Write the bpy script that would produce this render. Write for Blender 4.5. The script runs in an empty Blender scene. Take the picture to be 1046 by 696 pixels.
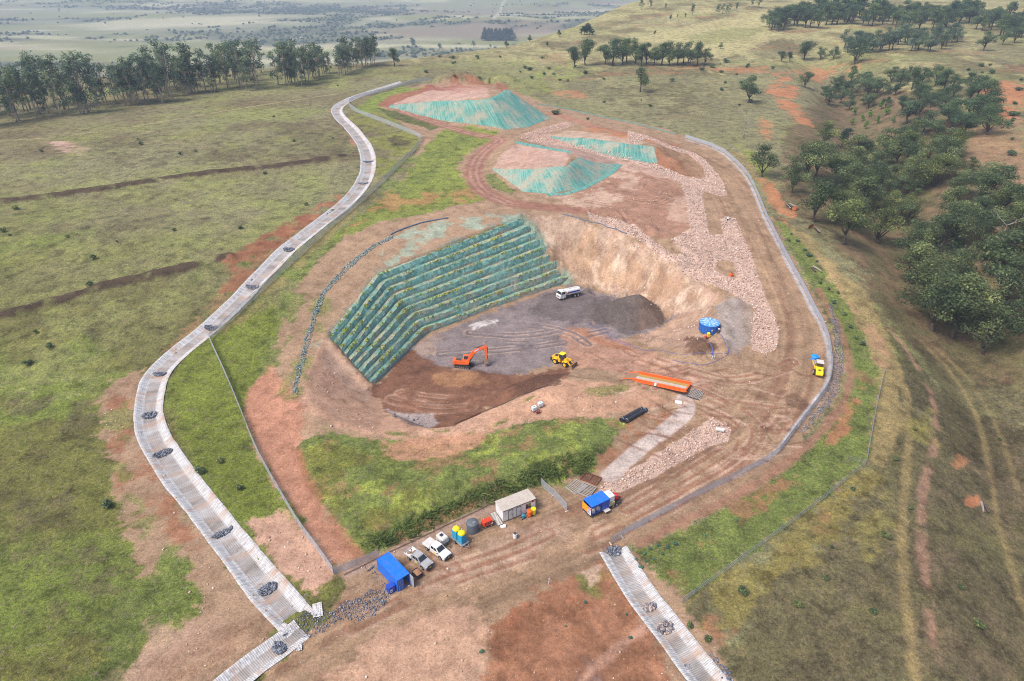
import bpy, bmesh, math, random
import numpy as np
from mathutils import Vector, Matrix
from mathutils.geometry import delaunay_2d_cdt

rnd = random.Random(7)
scene = bpy.context.scene
COL = scene.collection

# ------------------------------------------------------------------ helpers
def lin(r, g, b, k=1.0):
    f = lambda c: ((c/255.0)/12.92 if c/255.0 <= 0.04045 else ((c/255.0+0.055)/1.055)**2.4)
    return (f(r)*k, f(g)*k, f(b)*k)

def sstep(a, b, x):
    t = np.clip((np.asarray(x, dtype=np.float64)-a)/(b-a), 0, 1)
    return t*t*(3-2*t)

def _hash(ix, iy, seed):
    n = (ix.astype(np.int64)*374761393 + iy.astype(np.int64)*668265263 + seed*1442695041) & 0xffffffff
    n = ((n ^ (n >> 13))*1274126177) & 0xffffffff
    n = (n ^ (n >> 16)) & 0xffffffff
    n = (n*2246822519) & 0xffffffff
    n = n ^ (n >> 15)
    return (n & 0xffffff)/float(0xffffff)

def vnoise(x, y, seed=0):
    x = np.asarray(x, float); y = np.asarray(y, float)
    ix = np.floor(x); iy = np.floor(y)
    fx = x-ix; fy = y-iy
    fx = fx*fx*(3-2*fx); fy = fy*fy*(3-2*fy)
    ix = ix.astype(np.int64); iy = iy.astype(np.int64)
    a = _hash(ix, iy, seed); b = _hash(ix+1, iy, seed)
    c = _hash(ix, iy+1, seed); d = _hash(ix+1, iy+1, seed)
    return (a*(1-fx)+b*fx)*(1-fy) + (c*(1-fx)+d*fx)*fy     # 0..1

def fbm(x, y, scale, octv=4, seed=0, gain=0.5):
    s = 0; a = 1; t = 0; x = np.asarray(x, float)/scale; y = np.asarray(y, float)/scale
    for o in range(octv):
        s = s + a*(vnoise(x, y, seed+o*17)*2-1); t += a
        x = x*2.03+13.7; y = y*2.03+7.1; a *= gain
    return s/t                                            # -1..1

# ------------------------------------------------------------------ camera (a drone, 90 m above the lower pad)
CAM_H, PITCH, FPX = 90.0, math.radians(30.0), 697.0
SP, CP = math.sin(PITCH), math.cos(PITCH)

def ray(u, v):
    a = (u-523.0)/FPX; b = (348.0-v)/FPX
    return (a, CP+b*SP, -SP+b*CP)

# ------------------------------------------------------------------ broad relief of the land
GULLY = [(88, 60), (112, 120), (122, 160), (131, 217), (150, 290), (172, 345), (205, 450), (215, 560)]
def polydist(x, y, pts, want_t=False):
    x = np.asarray(x, float); y = np.asarray(y, float)
    best = np.full(x.shape, 1e18); bt = np.zeros(x.shape); side = np.zeros(x.shape); acc = 0.0
    for (x0, y0), (x1, y1) in zip(pts[:-1], pts[1:]):
        dx, dy = x1-x0, y1-y0; L2 = dx*dx+dy*dy+1e-12; L = math.sqrt(L2)
        t = np.clip(((x-x0)*dx+(y-y0)*dy)/L2, 0, 1)
        d = (x-x0-t*dx)**2 + (y-y0-t*dy)**2
        m = d < best
        best = np.where(m, d, best)
        if want_t:
            bt = np.where(m, acc+t*L, bt)
            side = np.where(m, np.sign(dx*(y-y0)-dy*(x-x0)), side)
        acc += L
    best = np.sqrt(best)
    return (best, bt, side) if want_t else best

def z_base(x, y):
    x = np.asarray(x, float); y = np.asarray(y, float)
    z = 12.0*sstep(108, 216, y) + 4.0*sstep(216, 340, y)
    
    # rises to the back right, gently elsewhere
    z = z + 22.0*sstep(420, 1000, y+0.35*x) * sstep(-200, 250, x)
    z = z + 3.0*sstep(340, 520, y)
    d = polydist(x, y, GULLY)
    z = z - 8.0*np.exp(-(d/19.0)**2) * sstep(600, 460, y)
    z = z + 9.0*sstep(0, 70, x-(118+0.22*(y-120))) * sstep(640, 380, y)
    # the ridge ends behind the trees and drops to the far plain
    edge = np.interp(x, [-400, -250, -100, 0, 60, 130, 250, 500], [430, 440, 500, 580, 680, 830, 1000, 1150])
    drop = sstep(0, 1, (y-edge)/420.0)
    z = z - np.maximum(0, np.minimum(1, (y-edge)/260.0))*0
    far = -120.0 + 60*sstep(3300, 6500, y) + 34*fbm(x, y, 800, 4, 5)*sstep(1300, 2400, y)
    return z*(1-drop) + far*drop

def march(zf, u, v, dz=0.0):
    dx, dy, dzr = ray(u, v)
    t = 40.0; step = 4.0
    f = lambda t: (CAM_H + t*dzr) - (float(zf(t*dx, t*dy)) + dz)
    while f(t) > 0 and t < 9000:
        step = max(2.0, t*0.012); t += step
    lo, hi = t-step, t
    for _ in range(24):
        m = (lo+hi)/2
        if f(m) > 0: lo = m
        else: hi = m
    return (hi*dx, hi*dy)

def at_z(u, v, z):
    dx, dy, dzr = ray(u, v); t = (z-CAM_H)/dzr
    return (t*dx, t*dy)
# ------------------------------------------------------------------ surveyed break lines -> TIN of height offsets
FLOOR = -6.0
tin_xy, tin_h, tin_e = [], [], []
def _pt(x, y, h):
    tin_xy.append((x, y)); tin_h.append(h); return len(tin_xy)-1
def rel(u, v, h=0.0):
    x, y = march(z_base, u, v, h); return (x, y, h)
def absz(u, v, z):
    x, y = at_z(u, v, z); return (x, y, z-float(z_base(x, y)))
def off(p, dx, dy, h=None, z=None):
    x, y = p[0]+dx, p[1]+dy
    return (x, y, h if z is None else z-float(z_base(x, y)))
def line(pts, closed=False):
    ids = [_pt(*p) for p in pts]
    for a, b in zip(ids[:-1], ids[1:]): tin_e.append((a, b))
    if closed: tin_e.append((ids[-1], ids[0]))
    return pts

# terraced cut
T_LE_C, T_CO_C, T_RI_C = rel(334, 345), rel(384, 280), rel(534, 221)
T_CREST = [T_LE_C, T_CO_C, T_RI_C]
T_LE_T, T_CO_T, T_RI_T = absz(378, 398, FLOOR), absz(435, 342, FLOOR), absz(582, 289, FLOOR)
line(T_CREST)
rim_right = line([T_RI_C, rel(575, 220), rel(637, 238, -.8), rel(680, 266, -1.8), rel(712, 284, -2.2), rel(738, 300, -1.8), rel(738, 316, -1.2), rel(707, 352, -.9)])
line([absz(396, 420, FLOOR), absz(386, 411, FLOOR), T_LE_T, T_CO_T, T_RI_T, absz(602, 293, FLOOR), absz(622, 299, FLOOR), absz(652, 309, FLOOR), absz(686, 327, -5.3), absz(693, 343, -3.5)])
# left bank of the cut and the front berm
line([T_LE_C, rel(312, 386), rel(318, 412), rel(345, 430), rel(385, 441)])
cr = [absz(u, v, z) for u, v, z in [(420, 434, .6), (440, 438, .6), (464, 435, .5), (500, 419, .2), (540, 402.5, -.2), (577, 386.5, -1.2)]]
line([rel(385, 441)]+cr)
line([absz(396, 420, FLOOR)]+[off(c, -1.0, 8.0, z=FLOOR) for c in cr[1:5]]+[off(cr[5], -1, 5, z=FLOOR+.8)])
line([rel(340, 442), rel(395, 455), rel(440, 461), rel(485, 452), rel(560, 415), rel(605, 398), rel(640, 388)])
# ramp out of the pit
line([absz(612, 352, FLOOR+.3), absz(640, 366, -4.0), absz(668, 378, -1.5), rel(710, 392, 0)])
line([absz(600, 374, FLOOR+1.4), absz(640, 388, -1.5)])
# embankment above the pad
line([rel(322, 449, .8), rel(392, 505, 2.2), rel(440, 497, 2.8), rel(530, 470, 2.8), rel(606, 452, 1.8)])
line([rel(300, 465), rel(338, 535), rel(368, 564), rel(420, 550), rel(470, 530), rel(560, 497), rel(603, 480), rel(640, 440)])
# covered mound at the far end
m1 = line([rel(399, 107.5, 1), rel(433, 104, 5.5), rel(487, 102.5, 11), rel(500, 100.5, 12), rel(519, 91.4, 13.5)])
pk = rel(495, 89.0, 12.5)
line([m1[4], pk, rel(470, 91, 7), rel(440, 91.5, 3), rel(405, 100, 1), m1[0]])
M1_TOE = line([rel(394, 110), rel(430, 118.5), rel(460, 125.5), rel(514, 133.5), rel(540, 130), rel(563, 121)])
line([M1_TOE[-1], off(m1[4], 16, 10, 0), off(m1[4], 2, 24, 0), off(pk, -10, 24, 0), rel(440, 86.5), rel(400, 97), M1_TOE[0]])
# covered mound in the middle
m2 = line([rel(504, 171.7, .5), rel(540, 173, 5), rel(578, 170, 7), rel(592, 159, 7.2)])
M2_TOE = line([rel(501, 174), rel(534, 196.5), rel(562, 199), rel(594, 193), rel(621, 178), rel(634, 168)])
line([m2[0], rel(508, 160, 1), rel(526, 145.5, 3), rel(555, 150.5, 5), rel(585, 155.5, 7.5), m2[3]])
line([M2_TOE[0], rel(500, 160), rel(524, 141.5), rel(560, 147), rel(598, 153), M2_TOE[-1]])
# the low covered bank behind it
m3 = line([rel(562, 139, .4), rel(600, 141, 3.5), rel(640, 146.5, 3.8), rel(668, 149.5, 3.2)])
M3_TOE = line([rel(561, 140.5), rel(589, 150), rel(615.5, 158.5), rel(648, 165), rel(672, 167.5)])
line([m3[0], rel(580, 133), rel(620, 131.5), rel(660, 137), rel(700, 150), rel(690, 168), M3_TOE[-1]])
line([m3[3], rel(672, 142, 2.0), rel(620, 134.5, 2.0)])
# outer ring, no offset
N = 60
ring = []
cx0, cy0 = 10.0, 225.0
for k in range(N):
    a = 2*math.pi*k/N
    ring.append((cx0+150*math.cos(a), cy0+(-165 if math.sin(a) < 0 else 230)*abs(math.sin(a)), 0.0))
line(ring, True)

_r = delaunay_2d_cdt([Vector(p) for p in tin_xy], tin_e, [], 0, 1e-4, True)
_tv, _tf, _ov = _r[0], _r[2], _r[3]
_th = []
for i, src in enumerate(_ov):
    if src: _th.append(tin_h[src[0]])
    else:
        d = sorted((((p[0]-_tv[i].x)**2+(p[1]-_tv[i].y)**2), h) for p, h in zip(tin_xy, tin_h))[:2]
        w0, w1 = 1/(d[0][0]+1e-6), 1/(d[1][0]+1e-6)
        _th.append((d[0][1]*w0+d[1][1]*w1)/(w0+w1))

# ------------------------------------------------------------------ grid: fine on the site, coarser towards the horizon
def axis(segs, start):
    out = [start]
    for end, step in segs:
        n = max(1, int(round((end-out[-1])/step)))
        out += list(np.linspace(out[-1], end, n+1)[1:])
    return out
def grow(start, end, step, k):
    out = []; p = start
    while p < end:
        step *= k; p += step; out.append(p)
    return out
gx = axis([(-70, .55), (100, .42), (140, .6), (230, 1.0)], -150)
gx = [-p for p in grow(150, 12000, 1.0, 1.07)][::-1] + gx + grow(230, 12000, 1.2, 1.07)
gy = axis([(170, .36), (260, .5), (360, .75), (470, 1.1), (900, 2.6)], 38)
gy = [38-p for p in grow(0, 2500, .5, 1.25)][::-1] + gy + grow(900, 12500, 3.0, 1.035)
gx = np.array(gx); gy = np.array(gy)
NX, NY = len(gx), len(gy)
GX, GY = np.meshgrid(gx, gy)
def sub(x0, x1, y0, y1):
    i0, i1 = np.searchsorted(gx, [x0, x1]); j0, j1 = np.searchsorted(gy, [y0, y1])
    return slice(max(j0-1, 0), min(j1+1, NY)), slice(max(i0-1, 0), min(i1+1, NX))
def sdf(X, Y, poly):
    inside = np.zeros(X.shape, bool); best = np.full(X.shape, 1e18)
    n = len(poly)
    for k in range(n):
        x0, y0 = poly[k]; x1, y1 = poly[(k+1) % n]
        dx, dy = x1-x0, y1-y0
        t = np.clip(((X-x0)*dx+(Y-y0)*dy)/(dx*dx+dy*dy+1e-12), 0, 1)
        best = np.minimum(best, (X-x0-t*dx)**2+(Y-y0-t*dy)**2)
        c = ((y0 > Y) != (y1 > Y)) & (X < (x1-x0)*(Y-y0)/(y1-y0+1e-15)+x0)
        inside ^= c
    d = np.sqrt(best)
    return np.where(inside, d, -d)
ZB = z_base(GX, GY)
OFF = np.zeros_like(ZB)
for f in _tf:
    if len(f) != 3: continue
    (x0, y0), (x1, y1), (x2, y2) = [(_tv[i].x, _tv[i].y) for i in f]
    h0, h1, h2 = [_th[i] for i in f]
    if h0 == 0 and h1 == 0 and h2 == 0: continue
    den = (y1-y2)*(x0-x2)+(x2-x1)*(y0-y2)
    if abs(den) < 1e-9: continue
    s = sub(min(x0, x1, x2), max(x0, x1, x2), min(y0, y1, y2), max(y0, y1, y2))
    X, Y = GX[s], GY[s]
    a = ((y1-y2)*(X-x2)+(x2-x1)*(Y-y2))/den
    b = ((y2-y0)*(X-x2)+(x0-x2)*(Y-y2))/den
    c = 1-a-b
    m = (a >= -1e-6) & (b >= -1e-6) & (c >= -1e-6)
    OFF[s][m] = (a*h0+b*h1+c*h2)[m]
# heaps settle round: soften the covered mounds
for _pp in ([(385, 112), (400, 84), (520, 78), (560, 100), (580, 125), (510, 140)], [(495, 178), (505, 150), (560, 140), (620, 150), (640, 172), (560, 204)]):
    _pl = [march(z_base, u, v) for u, v in _pp]; _s = sub(min(p[0] for p in _pl)-4, max(p[0] for p in _pl)+4, min(p[1] for p in _pl)-4, max(p[1] for p in _pl)+6)
    _w = sstep(-3, 3, sdf(GX[_s], GY[_s], _pl)); _q = OFF[_s].copy()
    for _ in range(14): _q[1:-1, 1:-1] = .25*(_q[:-2, 1:-1]+_q[2:, 1:-1]+_q[1:-1, :-2]+_q[1:-1, 2:])
    OFF[_s] = OFF[_s]*(1-_w)+_q*_w
# weather the break lines a little
for _ in range(2):
    OFF[1:-1, 1:-1] = .5*OFF[1:-1, 1:-1]+.125*(OFF[:-2, 1:-1]+OFF[2:, 1:-1]+OFF[1:-1, :-2]+OFF[1:-1, 2:])
# the loose right-hand face has slumped smooth
_sl = [at_z(u, v, 3.0) for u, v in [(585, 232), (640, 240), (742, 292), (756, 362), (700, 378), (692, 345), (676, 312), (640, 297), (600, 285)]]
_s = sub(min(p[0] for p in _sl)-4, max(p[0] for p in _sl)+4, min(p[1] for p in _sl)-4, max(p[1] for p in _sl)+4)
SLUMP = (_s, _sl)
H = ZB+OFF

def hget(x, y, A=None):
    A = H if A is None else A
    x = np.asarray(x, float); y = np.asarray(y, float)
    i = np.clip(np.searchsorted(gx, x)-1, 0, NX-2); j = np.clip(np.searchsorted(gy, y)-1, 0, NY-2)
    fx = np.clip((x-gx[i])/(gx[i+1]-gx[i]), 0, 1); fy = np.clip((y-gy[j])/(gy[j+1]-gy[j]), 0, 1)
    return (A[j, i]*(1-fx)+A[j, i+1]*fx)*(1-fy)+(A[j+1, i]*(1-fx)+A[j+1, i+1]*fx)*fy
def W(u, v):                      # survey point: where that sight line meets the ground
    return march(hget, u, v)
def WL(pts): return [W(u, v) for u, v in pts]
_w = sstep(-1, 4, sdf(GX[_s], GY[_s], _sl)); _q = H[_s].copy()
for _ in range(60): _q[1:-1, 1:-1] = .25*(_q[:-2, 1:-1]+_q[2:, 1:-1]+_q[1:-1, :-2]+_q[1:-1, 2:])
_X, _Y = GX[_s], GY[_s]
H[_s] = H[_s]*(1-_w)+(_q+1.5*fbm(_X, _Y, 7, 5, 77, .6)*_w+.9*np.abs(fbm(_X+_Y*.3, _Y*.4, 3, 3, 78)))*_w
def resample(pts, step):
    pts = [Vector(p) for p in pts]; out = [pts[0].copy()]; 
    L = [0]
    for a, b in zip(pts[:-1], pts[1:]): L.append(L[-1]+(b-a).length)
    n = max(2, int(L[-1]/step)); res = []
    for k in range(n+1):
        s = L[-1]*k/n; i = max(0, min(len(pts)-2, int(np.searchsorted(L, s))-1))
        t = (s-L[i])/max(1e-9, L[i+1]-L[i]); res.append(pts[i].lerp(pts[i+1], t))
    return res
def smooth_line(pts, step, it=2):           # Chaikin corner cutting, then even spacing
    p = [Vector(q) for q in pts]
    for _ in range(it):
        q = [p[0]]
        for a, b in zip(p[:-1], p[1:]): q += [a.lerp(b, .25), a.lerp(b, .75)]
        q.append(p[-1]); p = q
    return resample(p, step)
def bump_at(x, y, R, Ht, p=1.0, sx=1.0, ang=0.0, flat=0.0, nz=.18):
    s = sub(x-R*2.2, x+R*2.2, y-R*2.2, y+R*2.2)
    X, Y = GX[s]-x, GY[s]-y
    ca, sa = math.cos(ang), math.sin(ang)
    xx, yy = (X*ca+Y*sa)/sx, -X*sa+Y*ca
    d = np.sqrt(xx*xx+yy*yy)/R*(1+nz*fbm(X, Y, R*.6, 3, int(x*7+y)))
    H[s] += Ht*np.clip(np.minimum((1-d)*1.15, 1-flat), 0, 1)**p

# heaps of loose material
P0 = W(652, 322); PK0 = at_z(652.6, 305.0, .3); _f = at_z(650, 342.5, FLOOR); P0 = (PK0[0], PK0[1])
_R = CONE_R = max(8.0, min(12.5, math.dist(P0, _f)))
_s = sub(P0[0]-16, P0[0]+16, P0[1]-16, P0[1]+16); _X, _Y = GX[_s]-P0[0], GY[_s]-P0[1]
_d = np.sqrt((_X/1.05)**2+_Y**2)/_R*(1+.05*fbm(_X, _Y, 3, 3, 9)); _d2 = np.sqrt(((_X+7)/1.7)**2+(_Y-1)**2)/7.0
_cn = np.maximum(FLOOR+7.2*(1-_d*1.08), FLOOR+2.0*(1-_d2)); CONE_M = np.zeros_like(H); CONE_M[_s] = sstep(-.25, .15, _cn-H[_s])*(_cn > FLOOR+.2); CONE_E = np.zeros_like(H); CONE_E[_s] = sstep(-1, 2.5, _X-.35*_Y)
H[_s] = np.maximum(H[_s], _cn)
P1 = W(625, 313); bump_at(*P1, 9.0, 1.6, 1.2, 1.5, -.1)
for u, v, R, h, sx, an in [(553, 396, 5.0, 1.5, 2.0, .35), (530, 401, 5.5, 1.3, 1.4, 0), (478, 386, 5.5, 1.1, 1.9, -.1), (495, 405, 4, .6, 2, 0),
                           (575, 388, 3, .6, 1.8, .5), (716, 357, 3.0, 1.5, 1.3, .3), (560, 403, 4.0, .8, 1.8, .4),
                           (700, 330, 5, 1.2, 1.2, 0), (685, 345, 4, 1.1, 1.4, .5), (672, 352, 3.5, .9, 1.4, .2), (440, 90, 6, 1.5, 3, 0), (470, 84, 8, 5, 3.2, 0), (515, 84, 8, 4, 1.6, -.3),
                           (690, 167, 6, 1.2, 1.8, 0), (743, 231, 3.5, -.5, 1.2, 0), (740, 272, 3, -.7, 1, 0)]:
    bump_at(*W(u, v), R, h*1.25, 1.15, sx, an, 0, .3)

# ------------------------------------------------------------------ lined drainage channels
CH_LEFT = [(412, 83.5), (385, 92), (357, 101), (342, 111), (348, 121), (362, 134), (374, 150), (377, 168), (372, 187), (352, 210), (320, 234), (292, 255), (268, 281),
           (243, 307), (214, 335), (180, 361), (160, 381), (153, 405), (151, 428), (160, 454), (184, 488), (214, 526), (246, 567), (276, 604), (306, 637)]
CH_LOW = [(309, 642), (287, 659), (262, 676), (232, 700), (205, 722)]
CH_RIGHT = [(627, 561), (640, 584), (658, 612), (677, 636), (699, 665), (722, 694), (742, 716)]
ROADW = 2.5
chan = {}
for nm, px, hw, dep in (('a', CH_LEFT, 2.7, .75), ('b', CH_LOW, 2.0, .6), ('c', CH_RIGHT, 2.35, .6)):
    P = smooth_line(WL(px), 1.0)
    chan[nm] = dict(path=P, hw=hw, dep=dep, z=[float(hget(p.x, p.y)) for p in P])
# smooth the long profile of each channel, then cut the ground to it
for c in chan.values():
    z = np.array(c['z'])
    for _ in range(8): z[1:-1] = .25*z[:-2]+.5*z[1:-1]+.25*z[2:]
    c['z'] = z
    P = [(p.x, p.y) for p in c['path']]
    xs = [p[0] for p in P]; ys = [p[1] for p in P]
    s = sub(min(xs)-6, max(xs)+6, min(ys)-6, max(ys)+6)
    D, T, S_ = polydist(GX[s], GY[s], P, True)
    L = np.concatenate([[0], np.cumsum([math.dist(a, b) for a, b in zip(P[:-1], P[1:])])])
    zc = np.interp(T, L, z)
    w = sstep(c['hw']+2.5, c['hw']+.3, D)
    prof = -c['dep']*sstep(c['hw']+.1, c['hw']*.40, D)
    H[s] = H[s]*(1-w)+(zc+prof-.12)*w
# small scale roughness of the ground
rough = .5*np.exp(-np.maximum(0, GY-250)/400)
H += .16*fbm(GX, GY, 5.0, 3, 31)*np.clip(rough*2, .3, 1)
H += .05*fbm(GX, GY, 1.1, 2, 37)*sstep(300, 200, GY)
# ------------------------------------------------------------------ what the ground is made of, region by region
K = .78
PAL = dict(field=(137,133,102), fieldg=(140,143,92), fieldd=(104,95,74), fore=(112,113,56), fored=(92,87,56), lush=(116,128,70), lushd=(76,96,46),
  dirt=(162,134,109), road=(154,126,101), pale=(194,164,144), pink=(186,154,139), red=(154,106,80), orange=(184,124,88), mud=(124,88,70), mudd=(98,70,56),
  grey=(134,122,122), greyl=(172,162,160), greyd=(100,90,90), scrub=(104,94,68), scrubd=(84,76,56), tan=(160,140,98), straw=(184,174,130), teal=(100,156,140),
  sand=(186,159,139), plain=(146,148,120), wood=(70,84,68), white=(225,222,215))
PAL = {k: np.array(lin(*v))*K for k, v in PAL.items()}
# the land beyond the site: pasture in mottled olive, browner towards the ridge
DIST = np.sqrt(GX**2+GY**2)
n1 = fbm(GX, GY, 40, 4, 1); n2 = fbm(GX, GY*1.0, 11, 4, 2); n3 = fbm(GX, GY, 3.0, 3, 3)
def mixc(a, b, w): return a*(1-w[..., None])+b*w[..., None]
C = np.broadcast_to(PAL['field'], GX.shape+(3,)).copy()
C = mixc(C, PAL['fieldg'], sstep(-.15, .45, n1+.5*n2)*.9)
C = mixc(C, PAL['fieldd'], sstep(.05, .6, fbm(GX, GY, 24, 4, 8)+.35*n3)*.8)
fg = sstep(215, 95, GY+.35*(GX+60))*sstep(20, -40, GX)
C = mixc(C, PAL['fore']*(1+.15*n2)[..., None], fg*.85)
C = mixc(C, PAL['fored'], fg*sstep(0, .5, fbm(GX, GY, 9, 4, 9)+.3*n3)*.75)
# yellow-green and straw towards the ridge, paler on the far right slope
C = mixc(C, PAL['straw'], sstep(420, 640, GY)*sstep(-80, 80, GX)*(.55+.35*n1).clip(0, 1))
C = mixc(C, PAL['fieldg'], sstep(330, 480, GY)*sstep(-.1, .4, fbm(GX, GY, 60, 3, 21))*.5)
# rough hillside at the back: scrub, stony patches and bleached grass
bh = sstep(300, 380, GY)*sstep(20, 60, GX+.12*(GY-300))*sstep(1100, 800, GY)
C = mixc(C, PAL['scrub']*1.05, bh*sstep(-.1, .35, fbm(GX, GY, 26, 5, 201))*.7)
C = mixc(C, PAL['straw'], bh*sstep(.1, .4, fbm(GX*1.4, GY*.8, 17, 5, 203))*.6)
C = mixc(C, np.array(lin(150,112,86,.8)), bh*sstep(.30, .45, fbm(GX*.7, GY*1.3, 21, 5, 205))*.6)
C = mixc(C, np.array(lin(122,108,86,.8)), sstep(190, 300, GY)*sstep(20, -30, GX)*sstep(800, 500, GY)*sstep(-.15, .4, fbm(GX*.8, GY, 30, 5, 207))*.65)
C = mixc(C, np.array(lin(92,78,60,.8)), sstep(150, 90, GY)*sstep(20, -30, GX)*sstep(.05, .4, fbm(GX, GY*1.4, 9, 5, 209))*.6)
C = mixc(C, np.array(lin(116,134,62,.82)), sstep(260, 170, GY)*sstep(20, -30, GX)*sstep(.0, .4, fbm(GX*.8, GY*1.2, 22, 5, 211))*.6)
# far plain
pl = sstep(900, 1300, GY)
pc = mixc(np.broadcast_to(PAL['plain'], C.shape), PAL['fieldg'], sstep(-.2, .3, fbm(GX*.35, GY, 160, 5, 41)))
pc = mixc(pc, np.array(lin(196,190,160,.85)), sstep(.1, .4, fbm(GX*.25, GY, 120, 5, 44))*.7)
pc = mixc(pc, np.array(lin(146,124,112,.72)), sstep(.05, .5, fbm(GX*.3, GY, 210, 4, 43))*.7)
pc = mixc(pc, PAL['wood']*.8, sstep(.12, .30, fbm(GX*.55, GY*1.2, 340, 4, 47)+.35*fbm(GX, GY, 60, 2, 48))*.75)
C = mixc(C, pc, pl)
VEG = np.ones(GX.shape)
REGW = {}
def paint(poly, col, soft=.5, amp=1.2, op=1.0, var=.10, veg=0.0, patch=None, world=False, sc=3.5, seed=None):
    """lay a ground cover inside an outline, with a ragged edge; patch = share of it that takes"""
    P = poly if world else WL(poly)
    col = PAL[col] if isinstance(col, str) else np.array(col)
    xs = [p[0] for p in P]; ys = [p[1] for p in P]
    m = 6+amp*2
    s = sub(min(xs)-m, max(xs)+m, min(ys)-m, max(ys)+m)
    X, Y = GX[s], GY[s]
    d = sdf(X, Y, P); sd = int(abs(xs[0]*13+ys[0]*7)) % 9973 if seed is None else seed
    d = d+amp*(1.1*fbm(X, Y, sc, 4, sd)+.7*fbm(X, Y, sc*.3, 3, sd+3))
    w = sstep(-soft*.6, soft*.6, d+amp*.45*fbm(X, Y, .9, 2, sd+4))*op
    if patch is not None:
        w = w*sstep(-.14, .14, fbm(X, Y, sc*1.7, 4, sd+5)+(patch-.5)*1.1)
    cc = col*(1+var*fbm(X, Y, 2.2, 3, sd+9)+var*fbm(X, Y, 14, 3, sd+11))[..., None]
    C[s] = mixc(C[s], cc, w); VEG[s] = VEG[s]*(1-w)+veg*w
def stroke(px, hw, col, soft=.4, amp=.5, op=1.0, veg=0.0, patch=None, lift=0.0, world=False, it=2, offs=(0,)):
    P0 = px if world else WL(px)
    P = [(p.x, p.y) for p in smooth_line(P0, 2.0, it)]
    col = PAL[col] if isinstance(col, str) else np.array(col)
    xs = [p[0] for p in P]; ys = [p[1] for p in P]; m = hw+8+max(abs(o) for o in offs)
    s = sub(min(xs)-m, max(xs)+m, min(ys)-m, max(ys)+m); X, Y = GX[s], GY[s]
    D, T, S_ = polydist(X, Y, P, True)
    for o in offs:
        d = np.abs(D*S_-o)+amp*fbm(X, Y, 3.0, 3, int(hw*31)+int(abs(xs[0])))
        w = sstep(hw+soft, hw-soft, d)*op*(D < m-1)
        if patch is not None: w = w*sstep(-.15, .15, fbm(X, Y, 5, 3, 77+int(abs(ys[0])))+(patch-.5))
        C[s] = mixc(C[s], col*(1+.1*fbm(X, Y, 1.5, 2, 3))[..., None], w); VEG[s] = VEG[s]*(1-w)+veg*w
        if lift: H[s] += lift*sstep(hw*1.6, 0, d)

# --- left field: contour banks, tracks, bare patch
stroke([(-30, 210), (40, 203), (95, 195), (150, 186), (215, 177), (280, 171), (325, 164.5), (350, 160)], 2.7, np.array(lin(80,66,54,.82)), .7, 1.5, .97, .3, .95, 1.2)
stroke([(-30, 202), (40, 196), (95, 189), (150, 181), (215, 173), (280, 167)], 1.3, 'fieldg', 1, 1, .5, 1)
stroke([(-30, 332), (30, 317), (70, 305), (110, 293), (150, 284), (195, 273), (232, 264)], 2.3, np.array(lin(80,66,54,.82)), .7, 1.5, .97, .3, .95, 1.4)
stroke([(-30, 320), (30, 305), (70, 294), (110, 283), (150, 275), (195, 265)], 1.0, 'fieldg', 1, 1, .6, 1)
stroke([(-20, 146), (60, 140), (130, 131), (200, 118), (270, 107), (345, 96)], .7, 'straw', .5, .5, .6, .8)
paint([(48, 147), (62, 143), (80, 148), (96, 155), (84, 161), (70, 158), (58, 152)], 'pink', 1, 2, .9, patch=.7)
for q in [(150, 165, 50, 8), (245, 147, 30, 6), (185, 158, 22, 5), (220, 225, 40, 8), (100, 232, 50, 10), (60, 262, 40, 8), (120, 345, 40, 18), (60, 420, 50, 30), (90, 620, 40, 30), (40, 530, 40, 30), (80, 560, 36, 22)]:
    u, v, a, b = q
    paint([(u+a*math.cos(t*.7), v+b*math.sin(t*.7)) for t in range(9)], 'fieldd', 3, 6, .6, veg=1, patch=.5)
for q in [(60, 185, 60, 8), (200, 240, 50, 12), (210, 205, 60, 10), (100, 330, 60, 20), (50, 380, 60, 25), (300, 190, 40, 8), (90, 155, 30, 5), (170, 300, 40, 12)]:
    u, v, a, b = q
    paint([(u+a*math.cos(t*.7), v+b*math.sin(t*.7)) for t in range(9)], (PAL['fieldg']*1.05), 3, 6, .6, veg=1, patch=.55)
# --- right side: gully, slopes and tracks
paint([(905, 395), (960, 440), (1046, 420), (1080, 696), (1060, 720), (700, 720), (760, 620), (850, 520), (895, 470)], 'scrub', 3, 5, .75, veg=.9)
paint([(800, 640), (850, 540), (905, 480), (960, 470), (1046, 500), (1080, 720), (760, 720)], 'fieldd', 4, 6, .65, veg=1, patch=.55)
paint([(905, 330), (960, 400), (1060, 440), (1080, 560), (1010, 520), (950, 430), (910, 380)], 'scrubd', 2, 3, .75, veg=.8)
paint([(800, 215), (850, 240), (905, 320), (960, 380), (1060, 390), (1060, 200), (960, 100), (840, 80), (800, 150)], 'scrub', 4, 6, .85, veg=.7)
paint([(800, 215), (850, 240), (905, 320), (960, 380), (1060, 390), (1060, 200), (960, 100), (840, 80), (800, 150)], np.array(lin(128,104,84,.82)), 4, 6, .6, veg=.5, patch=.5)
paint([(930, 560), (980, 480), (1060, 460), (1060, 720), (940, 720)], np.array(lin(120,104,84,.82)), 4, 5, .55, veg=.7, patch=.5)
stroke([(880, 295), (905, 345), (925, 395), (930, 430), (925, 480), (920, 540), (925, 610), (935, 700)], .8, 'tan', .6, .6, .7, .5, None, -.1)
stroke([(905, 330), (945, 385), (957, 425), (955, 465), (943, 495), (941, 545), (945, 590), (950, 640), (962, 720)], .8, np.array(lin(164,128,108,.82)), .6, .7, .8, .3, .6)
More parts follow.
